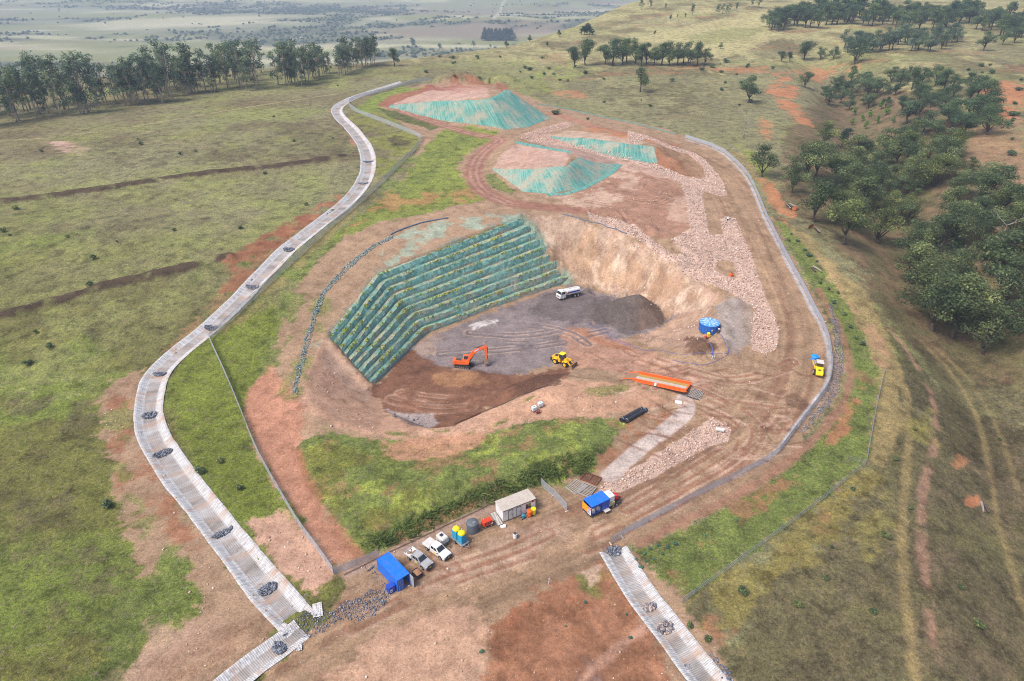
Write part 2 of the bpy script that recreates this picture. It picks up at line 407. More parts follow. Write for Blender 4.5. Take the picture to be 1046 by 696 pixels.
stroke([(925, 335), (965, 370), (995, 415), (1010, 470), (1020, 540), (1040, 600), (1060, 680)], .6, 'tan', .6, .5, .6, .5)
stroke([(950, 350), (990, 385), (1022, 440), (1040, 500)], .5, 'tan', .6, .5, .45, .5)
stroke([(900, 305), (935, 350), (962, 385), (985, 430)], 2.6, 'scrubd', 1.5, 1.5, .7, .6)
paint([(905, 465), (925, 430), (950, 420), (955, 455), (930, 480), (900, 540), (885, 570), (870, 540)], np.array(lin(150,140,80,.82)), 2, 3, .55, veg=.9, patch=.55)
paint([(985, 509), (1000, 508), (1003, 514), (994, 520), (986, 516)], 'orange', .5, .8, .95, patch=.75)
paint([(972, 475), (985, 462), (988, 470), (978, 482)], 'orange', .5, .8, .6, patch=.5)
# tan strip along the outside of the works
paint([(795, 225), (815, 232), (850, 268), (885, 305), (905, 340), (918, 385), (925, 430), (905, 470), (870, 490), (890, 440), (893, 400), (880, 350), (850, 300), (820, 262)], 'tan', 1.5, 2, .8, veg=.5)
paint([(845, 270), (880, 305), (900, 340), (910, 380), (900, 400), (885, 350), (858, 305)], np.array(lin(176,138,108,.82)), 1.2, 2, .7, patch=.5)
# green outer bank
paint([(790, 225), (805, 232), (835, 268), (862, 305), (882, 345), (897, 385), (893, 420), (884, 470), (830, 518), (770, 562), (700, 612), (693, 618), (668, 588), (648, 566), (700, 536), (770, 498), (800, 478), (850, 430), (868, 395), (866, 355), (845, 315), (815, 268), (797, 240)], 'lush', .8, 1.5, .95, .18, veg=1)
paint([(848, 318), (868, 345), (884, 372), (888, 395), (872, 392)], 'lush', 1, 1, .5, veg=1)
paint([(868, 400), (882, 398), (880, 430), (866, 446), (845, 452), (856, 425)], np.array(lin(168,116,86,.82)), .8, 1.5, .9, patch=.62)
paint([(870, 360), (893, 392), (890, 408), (868, 392)], np.array(lin(150,116,88,.82)), .8, 1.5, .7, patch=.45)
paint([(655, 565), (690, 548), (760, 505), (800, 482), (820, 490), (760, 530), (700, 565), (690, 600)], 'red', .8, 2, .75, patch=.38)
paint([(700, 610), (760, 570), (830, 520), (880, 478), (905, 470), (880, 520), (800, 590), (735, 650), (705, 640)], np.array(lin(140,128,72,.82)), 1.5, 2.5, .7, veg=.9, patch=.6)
paint([(700, 625), (720, 622), (742, 640), (735, 660), (715, 652)], 'red', 1, 2, .75, patch=.4)
paint([(780, 560), (830, 520), (870, 490), (850, 530), (800, 575)], 'red', 1, 2, .5, patch=.25)
# far plain: pale tracks and a few cleared strips
for q_, hw_ in (([(150, -6), (172, 3), (196, 12), (216, 19)], 7), ([(296, 22), (301, 32), (306, 42)], 6), ([(250, 20), (268, 8), (290, -4)], 5), ([(520, -6), (512, 6), (505, 18)], 6), ([(0, 33), (70, 30), (160, 26), (300, 21), (420, 18), (560, 15)], 8), ([(0, 50), (140, 40), (300, 34)], 4)):
    stroke(q_, hw_, np.array(lin(196,186,170,.82)), 3, 5, .75, .3, .8)
# back right: pasture, ochre scars, the farm track
paint([(545, 107), (585, 85), (650, 75), (730, 78), (800, 72), (860, 70), (850, 95), (800, 130), (790, 190), (765, 175), (730, 150), (680, 132), (610, 118)], 'field', 4, 5, .7, veg=1)
paint([(600, 90), (700, 82), (740, 92), (700, 125), (640, 118)], 'scrub', 5, 7, .6, veg=1, patch=.5)
for pl_, op in [([(786, 85), (800, 78), (820, 82), (812, 100), (822, 118), (832, 130), (818, 128), (800, 110), (785, 98)], .9), ([(782, 78), (830, 68), (852, 72), (838, 84), (815, 80)], .7), ([(725, 70), (790, 68), (792, 74), (730, 76)], .6),
              ([(1000, 85), (1030, 82), (1060, 95), (1060, 120), (1020, 128), (1000, 108)], .8), ([(560, 92), (590, 92), (600, 100), (575, 101)], .6), ([(778, 120), (790, 128), (787, 142), (776, 136)], .7),
              ([(660, 66), (720, 66), (716, 71), (668, 72)], .5), ([(995, 135), (1046, 140), (1046, 190), (1010, 180)], .3), ([(850, 68), (880, 64), (880, 72), (855, 76)], .7)]:
    paint(pl_, 'orange', 1, 4, op, patch=.64, sc=4.5)
paint([(770, 180), (790, 185), (800, 205), (815, 222), (800, 228), (785, 205)], 'orange', .8, 1.6, .85, patch=.6)
paint([(738, 150), (765, 160), (775, 180), (765, 182), (745, 165)], 'tan', 1, 2, .7, veg=.5)
paint([(752, 148), (772, 152), (790, 182), (778, 180), (765, 165)], np.array(lin(140,150,70,.82)), 1, 2, .8, veg=1, patch=.7)
paint([(990, 130), (1046, 120), (1060, 200), (1010, 195), (985, 160)], np.array(lin(150,122,96,.82)), 4, 5, .75, veg=.4)
stroke([(690, 71), (760, 66), (850, 58), (940, 53), (985, 55), (1060, 60)], 1.3, 'tan', .8, .6, .8, .3)
stroke([(560, 52), (640, 40), (720, 25), (790, 14)], 1.2, np.array(lin(150,140,120,.82)), .8, .8, .6, .5)
paint([(640, 42), (720, 22), (790, 10), (790, 40), (735, 62), (680, 45)], 'straw', 6, 8, .75, veg=1)
paint([(700, 38), (745, 28), (790, 30), (760, 40), (720, 46)], 'lush', 4, 6, .4, veg=1)
paint([(395, 55), (470, 48), (560, 50), (640, 60), (610, 70), (480, 62), (400, 66)], 'straw', 5, 8, .45, veg=1, patch=.55)
paint([(540, 78), (580, 62), (600, 70), (575, 90), (555, 96)], np.array(lin(140,150,80,.82)), 3, 4, .6, veg=1, patch=.5)
# --- the works: bare earth
SITE = [(255, 705), (300, 662), (312, 648), (334, 632), (350, 612), (345, 588), (325, 560), (300, 522), (278, 490), (262, 466), (248, 432), (255, 400), (272, 368), (288, 330), (304, 292),
        (330, 262), (352, 240), (378, 216), (405, 192), (425, 165), (430, 145), (410, 126), (385, 108), (395, 97), (430, 86), (470, 80), (510, 84), (540, 99), (562, 108), (610, 118), (680, 132),
        (735, 152), (762, 176), (780, 210), (805, 258), (836, 308), (856, 350), (862, 380), (852, 410), (815, 458), (795, 480), (700, 534), (648, 562), (700, 612), (760, 705), (720, 760), (200, 760)]
paint(SITE, 'dirt', .8, 1.6, 1, .12)
# dirt on either side of the left channel
paint([(98, 412), (118, 388), (150, 372), (150, 400), (142, 430), (155, 470), (180, 505), (215, 548), (250, 595), (290, 640), (262, 672), (215, 705), (95, 705), (150, 670), (197, 628), (211, 610), (190, 592), (188, 573), (165, 570), (162, 587), (138, 590), (128, 545), (116, 480), (104, 440)], 'dirt', .8, 1.8, 1)
paint([(106, 412), (120, 392), (140, 385), (136, 430), (150, 470), (180, 515), (205, 560), (188, 565), (150, 520), (128, 500), (113, 455)], 'red', 1.2, 2, .8, patch=.55)
paint([(104, 405), (125, 385), (140, 378), (138, 420), (150, 470), (165, 500), (150, 560), (135, 540), (118, 480)], 'lush', 1.2, 2, .6, veg=1, patch=.36)
paint([(60, 705), (120, 670), (200, 612), (212, 612), (200, 640), (160, 676), (120, 705)], 'lushd', 1.2, 2, .6, veg=1, patch=.5)
paint([(130, 600), (165, 585), (168, 560), (182, 562), (205, 605), (185, 625), (150, 650), (90, 690), (60, 690)], 'lush', 1.2, 2, .75, veg=1, patch=.62)
paint([(172, 512), (196, 540), (190, 572), (168, 548), (160, 520)], 'lushd', 1, 1.5, .3, veg=1, patch=.4)
paint([(150, 640), (200, 635), (262, 650), (262, 680), (215, 705), (120, 705)], np.array(lin(178,146,126,.82)), 1.5, 2, .8)
for a, b in (((330, 212), (296, 248)), ((296, 248), (262, 276))): pass
paint([(232, 262), (250, 252), (290, 230), (312, 216), (330, 206), (345, 196), (352, 205), (318, 228), (288, 252), (262, 277), (240, 300), (222, 300), (240, 280), (228, 276)], 'red', .8, 1.8, .9, patch=.72, sc=2.5)
paint([(232, 262), (250, 252), (290, 230), (312, 216), (318, 226), (262, 275), (236, 278)], np.array(lin(134,84,64,.82)), .8, 1.6, .7, patch=.5, sc=2.0)
paint([(300, 240), (262, 275), (238, 300), (205, 333), (170, 362), (155, 376), (150, 372), (185, 340), (225, 300), (255, 270)], np.array(lin(150,120,90,.82)), 1, 1.6, .7, veg=.4, patch=.55)
paint([(342, 110), (352, 124), (366, 140), (372, 160), (362, 158), (356, 140), (345, 126), (336, 112)], np.array(lin(164,118,96,.82)), .8, 1.4, .75, patch=.6)
# grass between the left channel and the fence
paint([(170, 392), (190, 365), (216, 342), (245, 318), (262, 322), (278, 312), (288, 330), (272, 368), (258, 398), (250, 420), (262, 468), (278, 495), (288, 522), (268, 524), (246, 530), (215, 495), (185, 452), (172, 420)], np.array(lin(112,122,54,.82)), .8, 1.5, .95, .16, veg=1)
paint([(268, 340), (290, 300), (312, 300), (300, 335), (285, 370), (268, 392), (262, 372)], 'lush', 1.2, 2, .75, veg=1, patch=.5)
paint([(216, 345), (240, 320), (290, 270), (340, 228), (372, 196), (384, 180), (392, 184), (350, 232), (300, 280), (255, 325)], np.array(lin(140,128,86,.82)), .7, 1, .8, veg=.7, patch=.6)
paint([(352, 116), (385, 108), (428, 142), (426, 158), (392, 180), (380, 176), (382, 155), (370, 135)], np.array(lin(128,130,70,.82)), 1, 1.5, .9, veg=1, patch=.66)
paint([(396, 142), (404, 138), (420, 142), (418, 150), (402, 150)], 'scrubd', 1, 1.5, .8, veg=1, patch=.8)
paint([(362, 112), (382, 98), (412, 88), (432, 90), (440, 96), (400, 104), (388, 112), (372, 118)], np.array(lin(126,140,66,.82)), 1, 2, .9, veg=1)
paint([(385, 110), (396, 112), (440, 124), (455, 130), (440, 133), (400, 121)], 'lushd', .8, 1.2, .8, veg=1)
paint([(455, 131), (480, 129), (508, 134), (504, 144), (488, 150), (476, 158), (466, 168), (476, 186), (494, 204), (470, 210), (430, 219), (385, 228), (350, 244), (330, 258), (345, 238), (376, 214), (402, 190), (424, 166), (436, 148)], np.array(lin(124,136,64,.82)), .9, 2, .92, .15, veg=1)
paint([(400, 172), (425, 160), (450, 140), (470, 132), (480, 140), (470, 152), (450, 170), (440, 190), (410, 200), (380, 210)], 'lush', 1.5, 2.5, .75, veg=1, patch=.55)
paint([(380, 205), (410, 185), (420, 198), (470, 195), (480, 190), (490, 204), (440, 212), (400, 216)], np.array(lin(164,120,84,.82)), 1, 2, .7, patch=.42)
paint([(360, 225), (385, 205), (400, 190), (398, 205), (375, 225), (352, 240)], 'orange', 1, 1.5, .5, patch=.4)
# mid haul loop, darker
stroke([(700, 155), (640, 137), (590, 124), (565, 116)], 2.6, np.array(lin(168,120,100,.82)), 1, .8, .8)
stroke([(395, 106), (430, 121), (480, 137), (515, 142), (500, 150), (486, 163), (482, 180), (492, 196), (520, 208), (560, 212), (600, 214)], 3.4, np.array(lin(150,106,90,.82)), 1.2, 1, .9)
stroke([(395, 106), (430, 121), (480, 137), (515, 142), (500, 150), (486, 163), (482, 180), (492, 196), (520, 208)], .5, 'pink', .5, .4, .5, 0, None, 0, False, 2, (-1.2, 1.2))
paint([(385, 108), (398, 98), (430, 90), (468, 84), (480, 90), (440, 100), (402, 110)], np.array(lin(150,98,82,.82)), 1, 1.5, .9)
paint([(400, 107), (432, 95), (468, 90), (497, 89), (499, 100), (470, 103), (430, 104)], 'pink', .8, 1.4, .95)
paint([(455, 80), (480, 77), (512, 80), (528, 90), (515, 96), (505, 88), (480, 86), (462, 86)], 'red', 1, 2, .85, patch=.6)
paint([(438, 86), (500, 88), (498, 94), (470, 95), (445, 96)], np.array(lin(178,128,112,.82)), 1, 1.5, .6, patch=.5)
paint([(497, 176), (504, 178), (528, 196), (522, 199), (505, 193), (496, 184)], 'lush', .6, .9, .85, veg=1)
paint([(504, 172), (512, 158), (528, 147), (560, 152), (583, 158), (577, 169), (560, 173), (530, 173)], 'pink', .6, 1, .95, .08)
paint([(508, 168), (520, 156), (545, 156), (560, 163), (545, 169), (520, 171)], np.array(lin(178,140,122,.82)), 1, 1.5, .5, patch=.5)
paint([(562, 140), (580, 133), (622, 137), (662, 146), (650, 149), (600, 143)], 'sand', .8, 1, .9)
paint([(584, 131), (620, 131), (670, 141), (700, 150), (690, 152), (650, 144), (610, 137)], 'orange', .8, 1.2, .8, patch=.6)
paint([(668, 152), (690, 149), (710, 158), (722, 176), (716, 183), (690, 180), (668, 172)], 'red', .6, .8, .95, .12)
paint([(530, 138), (578, 124), (588, 128), (560, 136), (600, 154), (650, 168), (700, 182), (720, 196), (690, 186), (640, 176), (590, 163), (545, 146)], 'pink', .6, .7, .85)
# spoil slopes in the middle
paint([(590, 196), (632, 172), (660, 178), (690, 186), (702, 206), (704, 234), (686, 246), (650, 236), (600, 214), (585, 206)], np.array(lin(160,122,102,.82)), 1, 1.4, .95)
paint([(560, 201), (596, 196), (626, 178), (640, 172), (656, 180), (650, 192), (640, 204), (612, 214), (585, 210)], 'pale', .8, 1.8, .85, patch=.68)
paint([(684, 204), (700, 200), (704, 236), (690, 242), (682, 222)], 'pale', .8, 1.2, .6, patch=.55)
# right face of the pit
paint([(536, 222), (575, 221), (637, 239), (680, 267), (712, 286), (735, 300), (720, 325), (690, 325), (672, 310), (655, 303), (620, 298), (590, 291), (570, 262)], 'sand', .8, 1.2, .95, .20)
paint([(545, 226), (637, 242), (700, 282), (725, 305), (690, 322), (640, 298), (592, 288), (560, 250)], np.array(lin(150,116,92,.82)), .8, 1.6, .6, patch=.42, sc=1.8)
paint([(545, 226), (637, 242), (700, 282), (725, 305), (690, 322), (640, 298), (592, 288), (560, 250)], np.array(lin(226,200,176,.82)), .8, 1.6, .6, patch=.36, sc=1.6)
paint([(545, 226), (600, 232), (650, 256), (700, 290), (690, 318), (640, 290), (590, 275), (560, 250)], np.array(lin(186,148,116,.82)), 1.5, 2, .6, patch=.5)
paint([(600, 215), (650, 238), (700, 280), (735, 302), (738, 312), (700, 300), (660, 262), (615, 232)], np.array(lin(182,146,126,.82)), 1, 1.4, .5, patch=.5)
paint([(690, 322), (722, 316), (735, 330), (735, 352), (700, 360), (660, 352), (650, 342), (680, 335)], np.array(lin(172,142,122,.82)), 1, 1.5, .9, .15)
paint([(700, 344), (722, 348), (735, 356), (716, 364), (700, 358)], 'mudd', .8, 1, .8, patch=.6)
paint([(388, 264), (398, 244), (430, 230), (490, 220), (530, 220), (530, 226), (440, 246), (392, 276)], np.array(lin(150,170,152,.82)), 1, 2, .7, patch=.5)
paint([(534, 222), (548, 232), (566, 262), (584, 290), (578, 292), (556, 262), (538, 234)], np.array(lin(140,168,150,.82)), 1.5, 2, .7, patch=.55)
paint([(322, 352), (336, 344), (352, 372), (378, 398), (372, 402), (344, 378)], np.array(lin(150,172,156,.82)), 1, 1.6, .55, patch=.5)
# left bank of the pit and front berm
paint([(334, 346), (352, 372), (378, 400), (398, 421), (440, 438), (464, 435), (500, 419), (577, 387), (600, 392), (600, 425), (560, 426), (530, 432), (500, 442), (440, 452), (400, 446), (345, 438), (312, 420), (300, 405), (312, 384), (322, 360)], np.array(lin(186,148,124,.82)), .8, 1.3, .95, .14)
paint([(500, 422), (577, 390), (640, 392), (690, 412), (640, 420), (600, 430), (556, 428), (520, 432), (500, 440)], np.array(lin(186,146,120,.82)), 1, 1.5, .9, .1)
paint([(335, 350), (352, 372), (378, 400), (372, 410), (350, 394), (330, 368)], 'pale', .8, 1, .6, patch=.6)
stroke([(395, 424), (440, 442), (464, 440), (500, 424), (545, 405)], .35, 'lush', .3, .5, .7, 1, .55)
stroke([(380, 440), (440, 450), (470, 447), (497, 438), (516, 430)], .5, 'lush', .5, .8, .85, 1, .6)
# pit floor
paint([(440, 345), (500, 320), (582, 291), (602, 295), (625, 300), (650, 312), (690, 324), (668, 336), (648, 344), (628, 347), (596, 352), (580, 370), (520, 385), (470, 378), (430, 370), (420, 356)], 'grey', 1, 1.6, .97, .1)
paint([(560, 298), (600, 296), (650, 312), (680, 322), (660, 334), (646, 343), (620, 330), (585, 330), (540, 322)], 'greyd', 1, 1.6, .75)
paint([(640, 302), (655, 303), (682, 324), (664, 331), (655, 318)], np.array(lin(112,92,84,.82)), .6, .8, .8)
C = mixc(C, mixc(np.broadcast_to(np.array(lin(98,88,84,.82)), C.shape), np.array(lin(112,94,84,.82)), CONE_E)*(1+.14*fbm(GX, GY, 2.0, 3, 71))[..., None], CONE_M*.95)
paint([(476, 331), (500, 326), (512, 327), (500, 333), (484, 337)], np.array(lin(214,206,204,.82)), .6, 1, .8, patch=.62)
paint([(430, 346), (460, 340), (470, 350), (440, 365), (424, 360)], np.array(lin(160,138,124,.82)), 1, 1.4, .8, patch=.6)
paint([(378, 400), (400, 380), (420, 358), (440, 368), (470, 378), (520, 384), (580, 378), (580, 386), (540, 402), (500, 418), (464, 436), (440, 438), (420, 434), (396, 421), (388, 412)], 'mud', .7, 1.4, .97, .16)
paint([(400, 385), (425, 362), (440, 370), (450, 385), (420, 400)], 'mudd', 1, 1.4, .6, patch=.5)
paint([(440, 382), (490, 380), (498, 392), (470, 396), (440, 392)], np.array(lin(158,118,86,.82)), .8, 1, .7)
paint([(520, 398), (530, 390), (560, 382), (580, 382), (570, 392), (545, 400), (528, 406)], 'mudd', .6, 1, .85)
paint([(396, 419), (412, 424), (440, 422), (450, 432), (440, 437), (420, 434)], 'greyl', .5, .8, .7, patch=.6)
paint([(575, 340), (600, 335), (640, 348), (690, 372), (720, 388), (730, 400), (690, 400), (640, 384), (600, 375), (580, 368)], np.array(lin(166,128,108,.82)), 1, 1.4, .92)
paint([(575, 336), (590, 334), (650, 356), (640, 360)], np.array(lin(160,110,84,.82)), .8, 1, .7)
RIP_A = [(640, 160), (642, 133), (679, 147), (700, 153), (716, 160), (731, 175), (740, 188), (743, 200), (737, 201), (720, 196), (717, 199), (720, 218), (724, 240), (739, 240), (736, 224), (741, 221), (751, 223), (759, 241), (769, 265), (777, 289), (796, 337), (793, 356), (782, 362), (768, 357), (767, 340), (772, 316), (748, 300), (722, 290), (700, 281), (676, 264), (655, 247), (636, 238), (602, 223), (600, 216), (640, 228), (660, 240), (690, 261), (699, 260), (687, 245), (705, 234), (701, 205), (696, 187), (666, 173), (640, 164), (600, 156), (585, 151), (585, 147), (640, 158), (672, 168), (700, 180), (716, 183), (721, 181), (718, 170), (702, 157), (679, 150), (660, 142)]
HOLE = [(733, 268), (741, 265), (750, 268), (752, 284), (740, 282), (731, 277)]
RIP_B = [(727, 427), (738, 431), (747, 440), (742, 451), (720, 460), (701, 469), (673, 485), (638, 502), (610, 507), (612, 497), (630, 487), (657, 473), (680, 458), (700, 445)]
PK = np.array(lin(190,163,148,.84))
paint(RIP_A, PK, .3, .25, .97, .06)
paint(RIP_B, PK, .3, .4, .95, .08)
paint(HOLE, 'dirt', .5, .6, 1)
# grey gravel pads and paths
paint([(732, 312), (748, 304), (768, 308), (772, 330), (766, 352), (752, 362), (740, 350), (732, 334)], np.array(lin(160,148,142,.82)), .8, 1.2, .9)
stroke([(699, 408), (704, 418), (690, 432), (662, 452), (640, 470), (622, 487)], 1.7, np.array(lin(182,164,158,.82)), .4, .4, .97)
paint([(640, 425), (684, 420), (690, 426), (665, 444), (640, 464), (620, 480), (606, 480), (615, 462), (634, 446)], 'red', .6, 1, .8, patch=.75)
paint([(638, 470), (700, 434), (728, 425), (700, 445), (650, 480), (634, 488)], 'mud', .6, .8, .8)
paint([(724, 425), (745, 428), (752, 442), (742, 454), (715, 462), (700, 470), (730, 452)], 'mud', .6, 1, .7, patch=.7)
# green embankment over the pad
EMB = [(303, 456), (335, 440), (365, 446), (400, 450), (440, 456), (475, 452), (500, 444), (530, 434), (560, 430), (598, 428), (622, 428), (640, 432), (628, 448), (612, 468), (604, 482), (580, 490), (545, 497), (505, 510), (460, 530), (420, 548), (385, 562), (364, 562), (345, 538), (322, 500), (306, 476)]
paint(EMB, 'lush', .5, 1.3, .97, .18, veg=1)
paint(EMB, np.array(lin(150,116,86,.82)), .8, 2, .75, veg=.3, patch=.30, sc=2.2)
paint(EMB, np.array(lin(150,160,78,.82)), .8, 2, .7, veg=1, patch=.36, sc=2.4)
paint([(306, 460), (345, 446), (390, 452), (430, 470), (450, 490), (420, 520), (380, 545), (355, 545), (325, 505)], np.array(lin(112,112,58,.82)), 1.5, 2.5, .8, veg=1, patch=.55)
paint([(370, 548), (440, 520), (520, 487), (600, 458), (612, 462), (598, 484), (545, 497), (505, 510), (440, 540), (385, 562)], np.array(lin(74,84,46,.82)), .8, 1.2, .9, veg=1, patch=.8)
paint([(392, 452), (430, 448), (500, 442), (490, 456), (440, 470), (405, 470), (395, 460)], np.array(lin(176,132,106,.82)), .8, 1.3, .9)
paint([(395, 455), (425, 454), (420, 464), (400, 464)], 'orange', .6, 1, .5, patch=.5)
paint([(400, 545), (405, 540), (416, 538), (420, 548), (408, 556)], np.array(lin(170,120,92,.82)), .5, .7, .85)
paint([(520, 490), (540, 488), (540, 497), (470, 525), (420, 545), (418, 540)], np.array(lin(178,130,100,.82)), .6, 1, .6, patch=.5)
paint([(548, 494), (570, 488), (582, 494), (578, 515), (565, 512)], 'lush', .6, 1, .75, veg=1, patch=.65)
paint([(590, 398), (640, 392), (640, 402), (600, 404)], 'lush', .6, .9, .6, veg=1, patch=.5)
# haul track left of the embankment
paint([(250, 400), (275, 372), (300, 400), (310, 420), (308, 450), (305, 470), (335, 530), (366, 563), (346, 586), (318, 545), (280, 490), (255, 440)], np.array(lin(178,128,104,.82)), .8, 1, .9, .08)
stroke([(300, 452), (318, 500), (345, 540), (368, 570)], .9, 'red', .6, .6, .7, 0, .6)
stroke([(290, 320), (280, 350), (268, 385)], 1.2, 'lush', 1, 1.2, .7, 1, .45)
stroke([(330, 300), (316, 350), (300, 400)], 3.0, 'lush', 1.2, 1.5, .6, 1, .3)
# pad and haul road
ROAD = [(200, 735), (300, 676), (380, 632), (470, 590), (560, 556), (640, 520), (720, 478), (775, 436), (803, 395), (812, 350), (800, 305), (778, 258), (758, 215), (735, 178), (700, 158)]
P = [(p.x, p.y) for p in smooth_line(WL(ROAD), 2.0)]
D, T, S_ = polydist(GX, GY, P, True)
SD = D*S_
w = sstep(15, 6, D+1.5*fbm(GX, GY, 6, 3, 5))
streak = fbm(SD*1.0, T*.035, .75, 3, 91)+.6*fbm(SD, T*.05, 2.4, 2, 92)
C = np.where((w*(VEG < .3))[..., None] > 0, mixc(C, PAL['road']*(1+.34*streak)[..., None], w*.85*(VEG < .3)), C)
dk = sstep(.1, .5, fbm(SD, T*.06, 2.5, 3, 93)+.3*fbm(GX, GY, 3, 2, 94))*w*.55*(VEG < .3)
C = mixc(C, PAL['mud'], dk)
paint(RIP_A, PK, .3, .25, .97, .06); paint(RIP_B, PK, .3, .4, .95, .08); paint(HOLE, 'dirt', .5, .6, 1)
stroke([(699, 408), (704, 418), (690, 432), (662, 452), (640, 470), (622, 487)], 1.8, np.array(lin(188,172,164,.86)), .3, .25, .97)
# pale drier crown near the office and at the bottom
paint([(470, 560), (560, 530), (585, 545), (520, 580), (440, 610), (420, 600)], 'pale', 2, 3, .4, patch=.5)
paint([(330, 690), (400, 640), (480, 620), (500, 650), (490, 700), (350, 720)], np.array(lin(190,152,128,.82)), 1.5, 2, .7)
paint([(495, 650), (520, 620), (570, 595), (615, 572), (640, 600), (660, 640), (690, 690), (690, 720), (540, 720), (500, 690)], 'red', 1, 2, .85, .16)
paint([(560, 720), (540, 680), (528, 655), (545, 640), (580, 660), (610, 690), (620, 720)], np.array(lin(128,102,96,.82)), 1, 2, .75, patch=.6)
paint([(495, 650), (520, 620), (560, 600), (600, 620), (560, 640), (520, 660)], np.array(lin(150,96,70,.82)), 1, 2, .7, patch=.5)
s = sub(-20, 30, 55, 105); _d = sdf(GX[s], GY[s], WL([(495, 650), (520, 622), (570, 597), (612, 574), (640, 600), (665, 640), (700, 700), (690, 740), (500, 740), (480, 690)]))
H[s] += sstep(0, 4, _d)*(.55*fbm(GX[s], GY[s], 4.5, 4, 301)+.25*np.abs(fbm(GX[s]+GY[s]*.5, GY[s]*.35, 2.0, 3, 302))-.5)
paint([(500, 655), (530, 625), (570, 602), (610, 580), (640, 612), (668, 650), (690, 720), (520, 720)], np.array(lin(132,92,68,.82)), 1, 2, .75, patch=.48, sc=2.0)
paint([(588, 600), (610, 575), (625, 580), (645, 610), (640, 640), (620, 610)], 'lush', .8, 1.5, .7, veg=1, patch=.35)
stroke([(575, 715), (600, 690), (640, 655), (662, 640)], .7, np.array(lin(190,150,130,.82)), .5, .5, .6)
paint([(596, 585), (612, 578), (612, 592), (602, 600)], 'pale', .5, .6, .8)
paint([(250, 532), (290, 523), (312, 545), (332, 562), (344, 588), (320, 606), (296, 592), (270, 562)], np.array(lin(186,148,128,.82)), .8, 1.2, .95)
paint([(310, 590), (340, 585), (345, 606), (322, 616)], 'lush', .6, .9, .7, veg=1, patch=.5)
paint([(350, 582), (385, 568), (440, 542), (505, 512), (510, 520), (440, 552), (390, 578), (352, 592)], np.array(lin(168,142,130,.82)), .6, .6, .7)
stroke([(700, 142.5), (735, 153.5), (755, 172), (766, 187), (774, 206), (785, 233), (804, 269), (824, 306), (840, 336), (846, 356), (848, 380), (844, 395), (832, 411), (810, 439), (794, 461), (784, 468)], .5, np.array(lin(170,168,172,.82)), .25, .2, .9)
stroke([(784, 469), (748, 487), (698, 512), (658, 533), (636, 545)], .6, np.array(lin(150,136,134,.82)), .3, .3, .8)
# brown path between the gravel strip and the green bank
stroke([(836, 296), (858, 335), (870, 372), (866, 405), (845, 436), (808, 470), (770, 498), (700, 532), (655, 556)], 1.0, np.array(lin(150,112,92,.82)), .5, .5, .9)
# tyre tracks: curving pairs in the bare ground
TR = np.array(lin(146,106,86,.82))
for tr in [[(650, 370), (720, 400), (770, 420), (790, 440)], [(600, 362), (680, 392), (740, 412), (800, 420)], [(640, 358), (700, 384), (760, 392), (810, 370)], [(700, 412), (740, 426), (766, 450), (740, 480)],
           [(716, 404), (760, 420), (780, 446), (750, 476), (690, 510)], [(640, 520), (690, 492), (740, 462)], [(360, 640), (450, 595), (540, 566)], [(430, 590), (500, 572), (560, 545)], [(470, 590), (460, 575), (445, 570)],
           [(600, 206), (650, 214), (690, 205), (690, 190), (660, 182)], [(630, 200), (670, 208), (680, 196)], [(410, 402), (460, 410), (500, 402)], [(400, 408), (440, 420), (480, 416)], [(480, 340), (540, 345), (600, 330)], [(500, 350), (560, 352), (620, 338)],
           [(520, 330), (580, 338), (600, 352)], [(600, 560), (680, 520), (760, 474), (800, 430)], [(610, 545), (680, 508), (750, 468)], [(450, 362), (520, 358), (575, 350)]]:
    base = np.array(lin(110,100,102,.82)) if 325 < tr[0][1] < 364 and tr[0][0] < 530 else TR
    stroke(tr, .32, base, .22, .25, .85, 0, .75, 0, False, 3, (-1.0, 1.0)); stroke(tr, .22, PAL['pale'], .2, .25, .5, 0, .55, 0, False, 3, (-1.7, .3, 1.75))
for k in range(90):                    # short scrubbed marks on the turning area
    u, v = rnd.uniform(650, 810), rnd.uniform(372, 470)
    a = rnd.uniform(-.5, .9); l = rnd.uniform(10, 34)
    stroke([(u-l*math.cos(a), v-l*.6*math.sin(a)), (u, v+rnd.uniform(-2, 2)), (u+l*math.cos(a), v+l*.6*math.sin(a))], .2, PAL['mud'] if k % 3 else PAL['pale'], .2, .3, .7, 0, .7)
paint([(800, 406), (812, 402), (826, 412), (820, 420), (806, 414)], 'mudd', .4, .5, .6)
paint([(775, 432), (786, 424), (792, 432), (782, 444)], 'mudd', .5, 1, .5, patch=.6)
paint([(790, 404), (806, 398), (808, 404), (796, 412)], 'mudd', .5, 1, .5, patch=.6)

s = sub(-70, 30, 70, 150); _d = sdf(GX[s], GY[s], WL(EMB)); H[s] += sstep(0, 3, _d)*(.42*fbm(GX[s], GY[s], 3.2, 4, 311)+.25*fbm(GX[s], GY[s], 9, 3, 312))
# ground cover a hand high: the turf and scrub are uneven, bare ground less so
H += VEG*.12*fbm(GX, GY, .9, 2, 51)*sstep(330, 200, GY)
H += (1-VEG)*.05*fbm(GX, GY, .8, 2, 52)*sstep(260, 160, GY)*sstep(230, 215, np.abs(GX))

